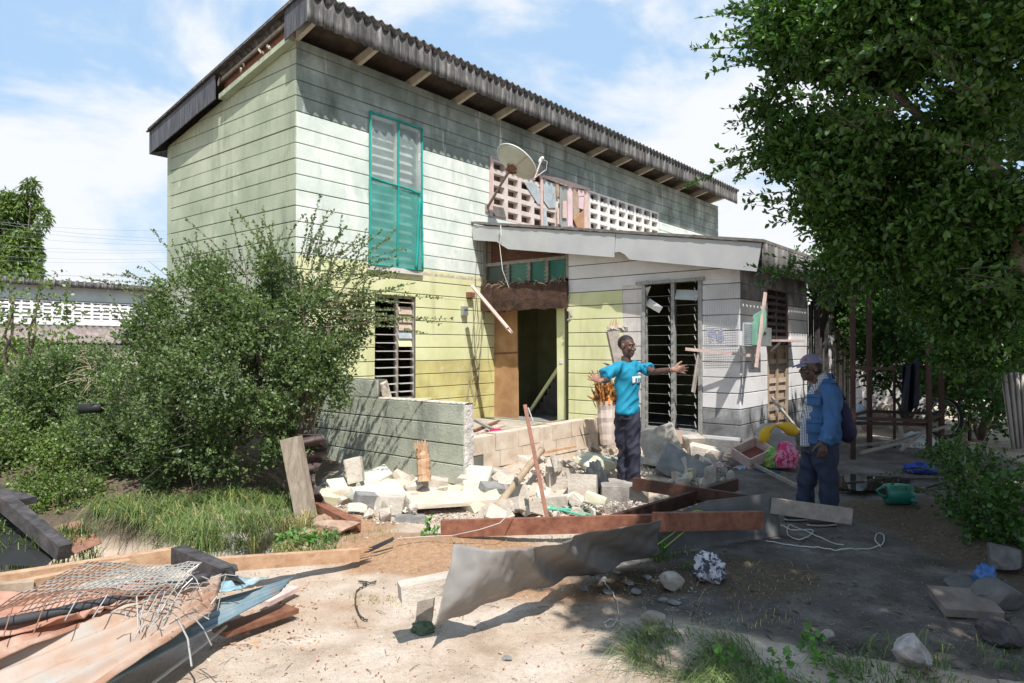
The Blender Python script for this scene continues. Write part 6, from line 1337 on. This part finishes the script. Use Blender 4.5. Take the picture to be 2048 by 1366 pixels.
mbs.build('long_shoots', m_twig, bush)['kind'] = 'stuff'; leaf_mesh('shoot_leaves', b_, d_, L_, W_2, m_bush, bush, 4)
branches(surf(600, 1005), [P(x, y, D) for x, y, D in ((640, 760, 7.3), (600, 700, 7.5), (540, 640, 7.8), (660, 640, 7.5), (560, 760, 7.4), (480, 720, 7.6), (420, 660, 7.9), (380, 760, 7.8), (500, 600, 7.8), (600, 560, 7.8))], .05, 'trunk', m_bark, bush)
# ---- hedge mass on the left
def shrub(name, label, clumps, n, per, ll, lw, mat, shell=.45, gap=-.05, seed=1, fr=2., cat='shrub', tipsn=6, shape=4, shoot=20, group=None):
    c = clumps[0]; base = Vector((c[0], c[1], 0)); base.z = zg(c[0], c[1]) if abs(c[0]) < 60 else 0
    root = empty(name, base, label, cat, group)
    tp, td = twigs(clumps, n, shell, gap, fr, seed); b_, d_, L_, w_ = twig_leaves(tp, td, per, .22 * ll / .035, ll, lw); leaf_mesh('foliage', b_, d_, L_, w_, mat, root, shape)
    if tipsn: branches(base, [Vector((q[0], q[1], q[2])) + Vector((random.uniform(-.3, .3) * q[3], 0, random.uniform(-.3, .3) * q[5])) for q in (clumps * 3)[:tipsn]], .035, 'stems', m_bark, root)
    if shoot:
        k = RNG.choice(len(tp), shoot); s_, b3, d3, l3, w3 = shoots([Vector(tp[i]) for i in k], [Vector(td[i]) + UZ * .5 for i in k], [random.uniform(.3, .8) for _ in k], .04, 60, ll, lw); s_.build('long_shoots', m_twig, root)['kind'] = 'stuff'; leaf_mesh('shoot_leaves', b3, d3, l3, w3, mat, root, shape)
    return root
shrub('shrub', 'bright green leafy shrub at the left edge in front of the white screen wall', [C(60, 765, 10.5, 90, 44), C(-20, 770, 10.5, 80, 50), C(130, 765, 10.2, 80, 44), C(10, 720, 10.6, 36, 30)], 2000, 9, .05, .36, m_hedge, seed=2)
shrub('shrub', 'mid green shrub between the left edge and the big bush', [C(190, 770, 9.6, 80, 60), C(130, 800, 9.4, 90, 80), C(210, 830, 9.2, 80, 70), C(60, 850, 9.2, 90, 70)], 3600, 9, .042, .34, m_bush, seed=4)
shrub('shrub', 'dense shrub lower left above the concrete drain', [C(60, 960, 7.9, 110, 70), C(150, 930, 8.1, 90, 60), C(-20, 930, 8.0, 80, 90), C(40, 1020, 7.2, 80, 40), C(130, 1010, 7.3, 70, 40)], 4200, 9, .034, .36, m_hedge, seed=6, shoot=10)
shrub('shrub', 'dark shrub under the left side of the big bush', [C(260, 900, 8.2, 90, 80), C(350, 930, 7.8, 80, 60), C(200, 880, 8.6, 60, 60)], 2400, 9, .036, .34, m_bush, gap=0, seed=8, shoot=6)
shrub('shrub', 'tall thin leafy stems at the left edge before the screen wall', [C(25, 600, 9.8, 22, 50), C(80, 590, 10.2, 16, 45), C(110, 660, 10, 24, 24), C(15, 680, 9.8, 30, 30)], 130, 8, .055, .36, m_hedge, gap=-.2, seed=9, shoot=7)
# background greenery band behind the hedge so the horizon closes
for i, (x, y, D, rx, rz) in enumerate([(-700, 640, 34, 260, 60), (40, 750, 16, 140, 30), (300, 745, 14, 120, 30), (-300, 740, 12, 160, 70)]):
    shrub('background_shrub', ['row of distant trees beyond the left picture edge', 'leafy shrub before the far building', 'leafy shrub between far building and house', 'leafy shrub beyond the left picture edge'][i], [C(x, y, D, rx, rz), C(x + rx * .5, y + 20, D, rx * .6, rz * .8)], 1500, 8, .006 * D, .36, m_hedge, gap=-.15, seed=20 + i, fr=.6, shoot=0)
# dead twig tangle
mb = MB()
for i in range(260):
    p = P(random.uniform(170, 260), random.uniform(700, 900), 8.9 + random.uniform(-.3, .3)); d = Vector((random.uniform(-1, 1), random.uniform(-.5, .5), random.uniform(-1, .6))).normalized() * random.uniform(.1, .5); mb.tube([p, p + d * .5 + UZ * .03, p + d], [.004, .003, .001], 3, False)
tag(mb.build('dead_twigs', flat('dry_twig', (.34, .27, .2), bump=0), None), 'tangle of dry pale twigs among the shrubs on the left', 'twigs', kind='stuff')
mb = MB(); mb.tube([P(162, 818, 8.0), P(208, 815, 8.0)], .055, 10); tag(mb.build('black_pipe_end', m_black, None, smooth=True), 'short black pipe piece stuck among the shrubs on the left', 'pipe')
# ---- grasses
def grass(name, label, regions, n, hmin, hmax, mat, lean=.5, wd=.006, bias=(0, 0), cat='grass'):
    vs = np.zeros((n * 7, 3), np.float32); fs = []; i = 0
    while i < n:
        x0, x1, y0, y1, pl = random.choice(regions)
        x, y = random.uniform(x0, x1), random.uniform(y0, y1)
        if pl and not inpoly(x, y, pl): continue
        b_ = surf(x, y)
        if noise.noise(Vector((b_.x * 3.1, b_.y * 3.1, 4))) < random.uniform(-.25, .3): continue
        h_ = random.uniform(hmin, hmax) * (.7 + .6 * noise.noise(b_ * 2)); a = random.uniform(0, 6.28); d = Vector((math.cos(a) + bias[0], math.sin(a) + bias[1], 0)) * lean * random.uniform(.3, 1.2); s_ = Vector((-math.sin(a), math.cos(a), 0)) * wd
        p1 = b_ + UZ * h_ * .45 + d * h_ * .22; p2 = b_ + UZ * h_ * .8 + d * h_ * .6; p3 = b_ + UZ * h_ * (.95 - .4 * d.length) + d * h_ * 1.15
        for k, v in enumerate((b_ - s_, b_ + s_, p1 - s_ * .9, p1 + s_ * .9, p2 - s_ * .6, p2 + s_ * .6, p3)): vs[i * 7 + k] = v
        j = i * 7; fs += [(j, j + 1, j + 3, j + 2), (j + 2, j + 3, j + 5, j + 4), (j + 4, j + 5, j + 6)]; i += 1
    o = link_mesh(name, [tuple(v) for v in vs], fs, mat, None); return tag(o, label, cat, kind='stuff')
grass('long_grass', 'long bright green grass bending down to the drain', [(170, 640, 955, 1105, [(160, 1000), (240, 960), (400, 950), (600, 985), (640, 1030), (560, 1060), (470, 1112), (380, 1110), (300, 1050), (200, 1030)])], 7500, .08, .30, m_grass, 1.5, .0042, (.1, -.9))
grass('dry_grass', 'dry straw coloured blades among the green grass by the drain', [(170, 640, 955, 1105, [(160, 1000), (240, 960), (400, 950), (600, 985), (640, 1030), (560, 1060), (470, 1112), (380, 1110), (300, 1050), (200, 1030)])], 1800, .08, .28, m_dry, 1.5, .003, (.1, -.7))
grass('dry_grass', 'dry pale grass tuft between bush and sand', [(500, 680, 1035, 1110, [(470, 1110), (520, 1050), (600, 1035), (640, 1060), (660, 1100), (560, 1118)])], 2600, .06, .2, m_dry, .9, .003, (.2, -.3))
grass('dry_grass', 'grey green grass along the sand by the rusty beam end', [(560, 680, 1050, 1115, None)], 900, .05, .16, m_grass, .9, .003)
grass('long_grass', 'green grass at the left picture edge below the burnt beam', [(-60, 200, 1080, 1150, None)], 1500, .12, .34, m_grass, .7, .0045)
FW = [(1240, 1290), (1300, 1250), (1420, 1268), (1540, 1290), (1640, 1300), (1720, 1330), (1740, 1380), (1400, 1380), (1290, 1350)]
grass('weedy_grass', 'patch of weedy grass in the right foreground', [(1240, 1740, 1250, 1390, FW)], 1700, .03, .13, m_grass, 2.0, .0026, (-.9, -.2))
grass('weedy_grass', 'sparse grass tufts right of the foreground weeds', [(1680, 2048, 1290, 1380, None), (1300, 1400, 1100, 1140, None)], 700, .04, .14, m_grass, 1.1, .003)
grass('short_grass', 'scattered short grass over the bare ground', [(700, 840, 1190, 1240, None), (1270, 1330, 1080, 1120, None), (640, 800, 1060, 1085, None), (1380, 1620, 1120, 1260, None), (860, 1300, 1060, 1100, None)], 1500, .015, .06, m_dry, 1.2, .002)
tp, td = twigs([(lambda p, r: (p.x, p.y, p.z + .05, r, r, .07, 1.))(surf(x, y), r) for x, y, r in ((1455, 1350, .05), (1640, 1355, .05), (1560, 1362, .06), (1250, 1105, .08), (1310, 1110, .10), (1295, 1090, .08), (1620, 1300, .05), (590, 1095, .14), (640, 1090, .1), (860, 1070, .04))], 150, 0, None)
b_, d_, L_, w_ = twig_leaves(tp, td, 6, .06, .035, .38, 1.); tag(leaf_mesh('weeds', b_, d_, L_, w_, m_weed, None, 6), 'small broad leaved weeds scattered over the foreground', 'weeds', kind='stuff')
# ---- big tree on the right, crown reaching over the yard
tree = empty('tree', Vector((5.6, 4.6, .1)), 'large dark leafy tree overhanging the right side of the yard', 'tree')
cv = [C(1640, 60, 6.0, 90, 60), C(1560, 40, 6.3, 60, 34, .6), C(1800, 60, 5.6, 160, 90), C(1960, 80, 5.2, 140, 110), C(1690, 170, 6.0, 110, 54), C(1600, 200, 6.3, 60, 30, .6), C(1830, 220, 5.6, 150, 80, 1.1), C(1980, 260, 5.2, 110, 90), C(1650, 300, 6.2, 84, 36), C(1570, 290, 6.4, 46, 20, .5), C(1760, 340, 5.9, 120, 56), C(1920, 380, 5.5, 130, 80, 1.1), C(1700, 420, 6.4, 76, 34), C(1630, 385, 6.6, 40, 16, .4), C(1820, 470, 6.2, 120, 60), C(1990, 470, 5.5, 100, 100), C(1775, 520, 6.8, 80, 34), C(1690, 560, 7.3, 40, 18, .5), C(1860, 570, 6.7, 110, 36), C(1990, 600, 6.0, 90, 70), C(1960, 690, 7.4, 60, 50, .8)]
tp, td = twigs(cv, 20500, .35, -.02, 1.7, 12, .9, .05); b_, d_, L_, w_ = twig_leaves(tp, td, 7, .26, .058, .25, .62); leaf_mesh('crown', b_, d_, L_, w_, m_tree, tree, 6)
# unseen rest of the crown, above and behind the camera's right shoulder: casts the yard's shade
co = [(4.6, 3.6, 5.6, 2.4, 2.2, 1.3, 1.), (3.3, 2.2, 6.2, 1.7, 1.6, .9, 1.), (6.3, 1.5, 5.8, 2.6, 2.4, 1.3, 1.), (3.9, .2, 6.3, 1.8, 1.7, .9, 1.), (7.0, 5.0, 5.5, 2.2, 2.6, 1.8, 1.), (2.6, .6, 6.6, 1.0, 1.2, .6, .8), (5.6, 6.6, 6.3, 2.0, 1.8, 1.3, 1.), (8.2, 8.2, 5.6, 2.4, 2.6, 2., 1.)]
tp, td = twigs(co, 19000, .3, -.06, 1.1, 15, 1., .1)
gx = tp[:, 0] - SUNV.x / SUNV.z * tp[:, 2]; gy = tp[:, 1] - SUNV.y / SUNV.z * tp[:, 2]
edge = np.interp(gy, [2.5, 3.4, 4.5, 5.8, 6.6, 8, 9, 10, 12, 15], [1.3, .8, .35, 1.1, 1.6, 2.3, 2.8, 3.3, 5.0, 7.0]) + RNG.normal(size=len(gx)) * .16
kp = gx > edge; tp, td = tp[kp], td[kp]; b_, d_, L_, w_ = twig_leaves(tp, td, 7, .34, .105, .36, .7); leaf_mesh('shade_crown', b_, d_, L_, w_, m_tree, tree, 6)  # unseen crown cut to shape so its shade stops at that edge
ss, dd_, ll_ = [], [], []
for (x0, y0, x1, y1, D) in [(1560, 20, 1420, 5, 6.2), (1560, 80, 1390, 85, 6.3), (1560, 130, 1410, 115, 6.3), (1600, 200, 1440, 235, 6.4), (1580, 240, 1470, 200, 6.4), (1600, 300, 1385, 330, 6.5), (1560, 310, 1430, 350, 6.6), (1640, 400, 1500, 400, 6.6), (1660, 440, 1530, 415, 6.6), (1700, 540, 1520, 520, 7.0), (1700, 570, 1500, 525, 7.2), (1600, 160, 1480, 30, 6.2), (1700, 380, 1560, 350, 6.2), (1700, 460, 1660, 440, 6.6), (1900, 560, 2060, 560, 4.6), (1750, 120, 1650, 160, 5.2), (1850, 60, 1700, 110, 5.0), (1900, 120, 1800, 60, 4.8), (1950, 200, 1850, 130, 4.8), (1720, 250, 1590, 200, 5.4), (1800, 220, 1650, 260, 5.2), (1950, 300, 1800, 280, 5.0), (1760, 380, 1640, 350, 5.6)]:
    for r_ in range(5):
        a, b2 = P(x0 + random.uniform(-15, 35), y0 + random.uniform(-25, 25), D + random.uniform(-.2, .2)), P(x1 + random.uniform(-20, 30), y1 + random.uniform(-20, 20), D + random.uniform(-.3, .2)); dv = b2 - a; ss.append(a); dd_.append(dv.normalized() + UZ * .08); ll_.append(dv.length * random.uniform(.7, 1.1))
mbs, b_, d_, L_, w_ = shoots(ss, dd_, ll_, .02, 48, .060, .24); mbs.build('branchlets', m_dtwig, tree)['kind'] = 'stuff'
near = np.arange(len(b_)); RNG.shuffle(near); pick, rest = near[:280], near[280:]
leaf_mesh('spray_leaves', b_[rest], d_[rest], L_[rest], w_[rest], m_tree, tree, 6)
lm = bpy.data.meshes.new('leaf'); lm.from_pydata([(0, 0, 0), (.35, .26, .07), (.75, .2, .05), (1, 0, 0), (.75, -.2, .05), (.35, -.26, .07)], [], [(0, 1, 2, 3), (0, 3, 4, 5)]); lm.materials.append(m_tree)
inv = WM[tree.name].inverted()
for i in pick:      # foremost leaves one by one
    o = bpy.data.objects.new('leaf', lm); COL.objects.link(o); o.parent = tree; o.matrix_parent_inverse = inv; o.location = b_[i]; o.scale = (L_[i],) * 3; o.rotation_mode = 'QUATERNION'
    o.rotation_quaternion = Vector(d_[i]).to_track_quat('X', 'Z') @ Quaternion((1, 0, 0), random.gauss(0, .7))
branches((5.6, 4.6, .05), [(5.3, 5, 3), (5.0, 5.5, 3.4), (4.4, 5.2, 4.2), (5.6, 3.6, 4.6), (4.6, 2.6, 5.4), (6.6, 5, 4.6), (3.2, 5.8, 3.9), (5.4, 1.6, 5.2)], .16, 'trunk', m_bark, tree, .25, .03)
# ---- shrubs under the tree, right
shrub('shrub', 'low leafy shrub growing at the right edge above the stones', [C(2010, 985, 5.9, 40, 24), C(1990, 1050, 5.6, 36, 34), C(2045, 1030, 5.3, 34, 50), C(1930, 1010, 6.2, 22, 16)], 560, 8, .036, .40, m_tree, gap=-.1, seed=31, fr=3, shape=6, shoot=14)
shrub('shrub', 'dark low shrub beside the blue cloth on the paving', [C(1915, 930, 7.8, 40, 22), C(1950, 945, 7.2, 34, 24), C(1885, 905, 8.2, 24, 14)], 420, 8, .038, .36, m_tree, gap=-.1, seed=33, fr=3, shoot=8)
BGT = 'trees closing the yard at the back right'
bt = lambda lab, cl_, n_, sd_, ll=.085: shrub('background_tree', lab, cl_, n_, 8, ll, .34, m_tree, gap=-.22, seed=sd_, fr=1.2, shoot=0, cat='tree', group=BGT, tipsn=0 if sd_ == 43 else 6)
bt('dark tree standing behind the rusty frame', [C(1810, 640, 13.5, 110, 60), C(1830, 700, 13, 90, 60, .8), C(1760, 700, 13.5, 30, 70, .8), C(1900, 620, 13, 120, 90)], 2300, 41)
bt('tree behind the white annex wall at the far right corner of the house', [C(1690, 600, 14.5, 40, 26), C(1640, 560, 14.5, 60, 30), C(1760, 560, 14.5, 120, 50)], 1500, 43)
bt('broad dark tree right of the rusty frame', [C(1960, 700, 11.5, 90, 90), C(2040, 640, 11, 90, 140), C(1920, 780, 12.5, 40, 50, .7), C(2080, 760, 10, 70, 120)], 2500, 45)
bt('distant tree row closing the view behind the rubble on the right', [C(1850, 740, 24, 260, 60), C(2000, 700, 22, 200, 90)], 2600, 47, .15)
# ---- far mast tree
mt = empty('mast_tree', P(40, 560, 50) * 1 - UZ * 6, 'tall drooping mast tree behind the far building at the left edge', 'tree')
cm_ = [C(58, 368, 50, 9, 20, .8), C(56, 400, 50, 14, 24), C(18, 400, 50, 12, 26), C(20, 440, 50, 22, 40), C(50, 450, 50, 18, 40), C(84, 425, 50, 7, 24, .7), C(40, 500, 50, 30, 44, 1.2), C(0, 520, 50, 26, 40), C(50, 540, 50, 24, 30)]
tp, td = twigs(cm_, 3800, .3, -.25, .5, 51, .6, -.9); td[:, 2] = -np.abs(td[:, 2]) - .6; td /= np.linalg.norm(td, axis=1, keepdims=True)
b_, d_, L_, w_ = twig_leaves(tp, td, 6, .5, .42, .13, .30); leaf_mesh('crown', b_, d_, L_, w_, m_mast, mt, 4)
branches(mt.location, [P(60, 400, 50)], .2, 'trunk', m_bark, mt, .1)

# ================================================================ FAR LEFT BUILDING
FB = Vector((-33, 44, 0)); fbz = lambda s_, g, z: FB + HL * s_ + HG * g + UZ * z
farb = empty('far_building', FB, 'long pale far building with breeze block band and corrugated roof at the left', 'building')
za_ = lambda y: EYE + (HZ - y) / F * 44
mb = MB(); mb.prism([fbz(-22, 0, 0), fbz(24, 0, 0), fbz(24, 0, za_(560)), fbz(-22, 0, za_(560))], -HG * 6); mb.build('wall', pm('far_wall_paint', [(.3, (.44, .50, .50)), (.7, (.56, .62, .61))], 1.), farb)
def fr2(u, v): s_ = -22.5 + 47 * u; return fbz(s_, .7 - 3 * v, za_(556) + .0 + .05 * math.sin(2 * math.pi * s_ / .45) + .6 * 0)
def fa2(u, v): s_ = -22.5 + 47 * u; return fbz(s_, .72 + .05 * math.sin(2 * math.pi * s_ / .45), za_(568) + v * (za_(554) - za_(568) + .05 * math.sin(2 * math.pi * s_ / .45)))
mb = MB(); mb.sheet(fa2, 700, 1, .02); mb.build('eave_sheet', m_asb, farb, smooth=True)
mb = MB(); mb.prism([fbz(-22.5, .7, za_(556)), fbz(24.5, .7, za_(556)), fbz(24.5, -6.5, za_(556) - 1.2), fbz(-22.5, -6.5, za_(556) - 1.2)], UZ * .04); mb.build('roof', m_asb, farb)
band = MB(); band.prism([fbz(-3.4, .02, za_(641)), fbz(13, .02, za_(641)), fbz(13, .02, za_(595)), fbz(-3.4, .02, za_(595))], HG * .01); band = band.build('screen_backing', flat('screen_backing', (.16, .15, .13)), farb)
zt_, zb2 = za_(597), za_(637); ch_ = (zt_ - zb2) / 5; proto = None
for i in range(26):
    for j in range(5):
        if proto is None:
            m = MB(); o0 = fbz(-3.2, .04, zb2)
            for a, b2, c, d in ((0, .16, 0, ch_), (.16, .6, 0, .10), (.16, .6, ch_ - .06, ch_)): m.prism([o0 + HL * a + UZ * c, o0 + HL * b2 + UZ * c, o0 + HL * b2 + UZ * d, o0 + HL * a + UZ * d], HG * .12)
            proto = m.build('breeze_block', flat('far_white_block', (.74, .74, .72), bump=0), band, origin=o0)
        else:
            o = bpy.data.objects.new('breeze_block', proto.data); COL.objects.link(o); o.parent = band; o.matrix_parent_inverse = proto.matrix_parent_inverse; o.location = proto.location + HL * (.6 * i) + UZ * (ch_ * j)
mb = MB(); mb.prism([fbz(-3.4, .03, za_(647)), fbz(13, .03, za_(647)), fbz(13, .03, za_(637)), fbz(-3.4, .03, za_(637))], HG * .12); mb.build('screen_sill', MATS['far_white_block'], farb)
mb = MB(); mb.sheet(lambda u, v: fbz(-8 + 24 * u, .1 + 3.2 * v, za_(650) - 1.15 * v + .05 * math.sin(2 * math.pi * 24 * u / .45)), 430, 1, .03); mb.build('lower_roof', pm('brown_asbestos', [(.3, (.17, .13, .12)), (.7, (.30, .25, .23))], 2, bump=.3), farb, smooth=True)
mb = MB(); mb.prism([fbz(-8, 3.0, 0), fbz(16, 3.0, 0), fbz(16, 3.0, za_(650) - 1.3), fbz(-8, 3.0, za_(650) - 1.3)], -HG * .2); mb.build('lower_wall', flat('far_low_wall', (.52, .47, .42)), farb)
# overhead wires
for i, (ya, yb, D) in enumerate([(440, 462, 30), (443, 478, 30), (452, 484, 31), (467, 490, 32), (487, 500, 34), (495, 505, 34), (510, 517, 36), (519, 522, 36), (545, 548, 38), (540, 556, 38)]):
    a, b2 = P(-30, ya, D), P(345, yb, D - 6); mb = MB(); mb.tube(catenary(a, b2, .12, 10), .006, 4)
    tag(mb.build('overhead_wire', flat('grey_overhead_wire', (.30, .32, .34), bump=0), None), 'thin overhead wire crossing the sky left of the house', 'wire', 'overhead wires left of the house')
# ================================================================ BACK RIGHT: neighbouring annex, frame, rubble
nb = empty('neighbour_annex', H(ES + 5, EG, 0), 'sunlit white wall with smashed louvre window behind the man in the blue jacket', 'building')
courses('side_wall', lambda u, z: H(u, EG, z), HG, ES + 4.6, ES + 7.6, .05, 3.0, [(ES + 5.1, ES + 6.4, .4, 2.55)], lambda u, z: m_white, nb, z0=1.7)
mb = MB(); mb.prism([H(ES + 5.1, EG - .1, .4), H(ES + 6.4, EG - .1, .4), H(ES + 6.4, EG - .1, 2.55), H(ES + 5.1, EG - .1, 2.55)], -HG * .02); mb.build('window_backing', flat('beige_board', (.42, .36, .28)), nb)
wn_ = MB()
for s_ in (5.12, 5.55, 5.98, 6.38): wn_.box(H(ES + s_, EG - .04, 1.48), .05, .06, 2.1, HL)
wn_ = wn_.build('louvre_window', m_slat, nb)
for i in range(14): mb = MB(); mb.beam(H(ES + 5.15, EG - .05, .55 + i * .14), H(ES + 6.35, EG - .05, .55 + i * .14), .01, .012); mb.build('louvre_bar', m_wire_r, wn_)
mb = MB(); mb.prism([H(ES + 7.6, EG + .0, 0), H(ES + 7.6, EG + 1.4, 0), H(ES + 7.6, EG + 1.4, 2.9), H(ES + 7.6, EG, 2.9)], HL * .15); mb.build('end_wall', m_white, nb)
# charred upright timbers between the annexes
for i in range(16):
    s_ = ES + 3.32 + i * .08; a = H(s_, EG + random.uniform(-.15, .1), .05); b2 = a + UZ * random.uniform(2.3, 2.9) + HL * random.uniform(-.06, .06)
    board('charred_post', a, b2, random.uniform(.03, .07), random.uniform(.03, .06), m_burnt, 'dark charred upright pole between the two annex walls', 'pole', group='charred poles between the annexes')
# rusty frame
m_rack = flat('dark_rusty_steel', (.055, .028, .022), .7)
rf_ = empty('steel_rack', P(1790, 880, 10.2), 'rusty brown steel frame of posts and rails standing in the yard', 'metal frame')
for (x, y0, y1, D, w_) in ((1705, 592, 890, 9.6, .055), (1738, 595, 872, 10.6, .06), (1788, 730, 868, 10.6, .03), (1857, 640, 882, 9.7, .055), (1882, 700, 876, 10.4, .06), (1918, 720, 865, 11.2, .04), (1938, 760, 870, 11.4, .04)):
    mb = MB(); a, b2 = P(x, y0, D), P(x, y1, D); a.z = max(a.z, .1); b2.z = zg(b2.x, b2.y); mb.beam(b2, a, w_, w_, (0, 1, 0)); mb.build('post', m_rack, rf_)
for (x0, y0, x1, y1, D0, D1) in ((1705, 735, 1790, 738, 9.6, 10.0), (1705, 830, 1738, 822, 9.6, 10.6), (1738, 822, 1885, 828, 10.6, 10.4), (1705, 836, 1860, 842, 9.6, 9.7), (1712, 846, 1860, 849, 9.7, 9.8), (1857, 840, 1882, 828, 9.7, 10.4)):
    mb = MB(); mb.beam(P(x0, y0, D0), P(x1, y1, D1), .04, .045); mb.build('rail', m_rack, rf_)
# wheel
wh = empty('bicycle_wheel', P(1888, 862, 10.9), 'black bicycle tyre hanging on the rusty frame', 'wheel'); c_ = P(1888, 835, 10.9)
mb = MB(); mb.tube([c_ + Vector((math.cos(a) * .27, .04 * math.sin(a), math.sin(a) * .31)) for a in [2 * math.pi * i / 36 for i in range(37)]], .035, 8, False); mb.build('tyre', m_black, wh, smooth=True)
mb = MB(); mb.tube([c_ + Vector((math.cos(a) * .24, .03 * math.sin(a), math.sin(a) * .28)) for a in [2 * math.pi * i / 36 for i in range(37)]], .010, 6, False); mb.build('rim', m_steel, wh, smooth=True)
mb = MB(); mb.sheet(lambda u, v: P(1805 + 32 * u - 4 * v * (1 - u), 725 + 95 * v + 8 * math.sin(u * 5), 10.3 + .08 * math.sin(u * 12 + v * 2)), 16, 14, .008); tag(mb.build('hanging_cloth', flat('black_blue_cloth', (.015, .017, .03)), None, smooth=True), 'dark cloth hanging from the rusty frame', 'cloth')
# pale corrugated sheet at the right edge
mb = MB(); mb.sheet(lambda u, v: P(2000 + 75 * u + 20 * v * (1 - u), 745 + 152 * v, 7.2 + .02 * math.sin(u * 40)), 60, 2, .006); tag(mb.build('pale_roof_sheet', pm('pale_grey_sheet', [(.3, (.30, .28, .26)), (.7, (.46, .44, .42))], 4, bump=.1), None, smooth=True), 'pale corrugated sheet standing at the right picture edge', 'corrugated sheet')
# bright far rubble
n = 0
while n < 90:
    x = random.uniform(1700, 2010); D = random.uniform(12.5, 18); p = P(x, 800, D); p.z = zg(p.x, p.y); sz = random.uniform(.1, .42)
    o = bpy.data.objects.new('rubble_piece', random.choice(protos)); COL.objects.link(o); o.location = p + UZ * sz * .3; o.scale = (sz, sz, sz * .7); o.rotation_euler = [random.uniform(0, 6.28) for _ in range(3)]
    tag(o, 'pale piece of debris in the sunlit yard behind the rusty frame', 'rubble', 'debris behind the rusty frame'); n += 1
blob_cloth('white_sack', 1835, 905, .5, .4, .32, flat('white_sack', (.55, .55, .54)), 'pale white sack lying on the ground under the rusty frame', 'sack', 61, D=10.8)
blob_cloth('white_box', 1712, 850, .34, .3, .34, flat('white_blue_box', (.5, .56, .62)), 'pale bluish bag behind the post of the rusty frame', 'bag', 63, D=10.9, amp=.1)
for i, (x0, y0, x1, y1, D) in enumerate([(1720, 905, 1830, 878, 9.4), (1760, 890, 1900, 850, 9.8), (1700, 893, 1790, 882, 9.8), (1800, 900, 1850, 860, 9.6)]):
    board('fallen_pole', P(x0, y0, D), P(x1, y1, D + .5), .035, .035, m_greywood, ['pale pole lying nearest the front of the rusty frame', 'long pole lying slanted through the rusty frame', 'short pole lying by the left post of the rusty frame', 'short slanted stick in the middle of the rusty frame'][i], 'pole')
for i, (x0, y0, x1, y1) in enumerate([(1690, 966, 1790, 954), (1680, 986, 1718, 978), (1820, 982, 1890, 965), (1800, 957, 1890, 957), (1640, 960, 1668, 955)]):
    board('thin_stick', surf(x0, y0, .03), surf(x1, y1, .03), .02, .02, m_burnt, ['thin dark stick lying across the puddle', 'short dark stick at the near edge of the puddle', 'thin dark stick right of the watering can', 'dark rod lying behind the watering can', 'short dark stick behind the man in the blue jacket'][i], 'stick')
# far back wall right, closing the horizon
bwr = MB(); bwr.box((16, 34, 1.6), 26, .3, 3.2, (1, .2, 0)); tag(bwr.build('far_wall', flat('far_yard_wall', (.42, .40, .36)), None), 'plain far yard wall behind the trees on the right', 'wall')
# fallen leaves, grit twigs on the right paving
mb = MB()
for i in range(420):
    p = surf(random.uniform(1380, 2040), random.uniform(930, 1360), .004); a = random.uniform(0, 6.28); L_ = random.uniform(.01, .035)
    d = Vector((math.cos(a), math.sin(a), .15)) * L_; s_ = Vector((-math.sin(a), math.cos(a), .1)) * L_ * .35; mb.add([p - d, p + s_, p + d, p - s_], [(0, 1, 2, 3)])
tag(mb.build('leaf_litter', flat('dead_leaf', (.10, .07, .045), island=.5, bump=0), None), 'dead leaves and grit scattered over the shaded paving', 'leaf litter', kind='stuff')
mb = MB()
for i in range(120):
    p = surf(random.uniform(500, 2040), random.uniform(1060, 1360), .006); a = random.uniform(0, 6.28); L_ = random.uniform(.03, .14); d = Vector((math.cos(a), math.sin(a), 0)) * L_; mb.tube([p, p + d * .5 + UZ * .008, p + d], [.0025, .002, .001], 3, False)
tag(mb.build('twig_litter', m_twig, None), 'tiny twigs scattered over the ground', 'twigs', kind='stuff')
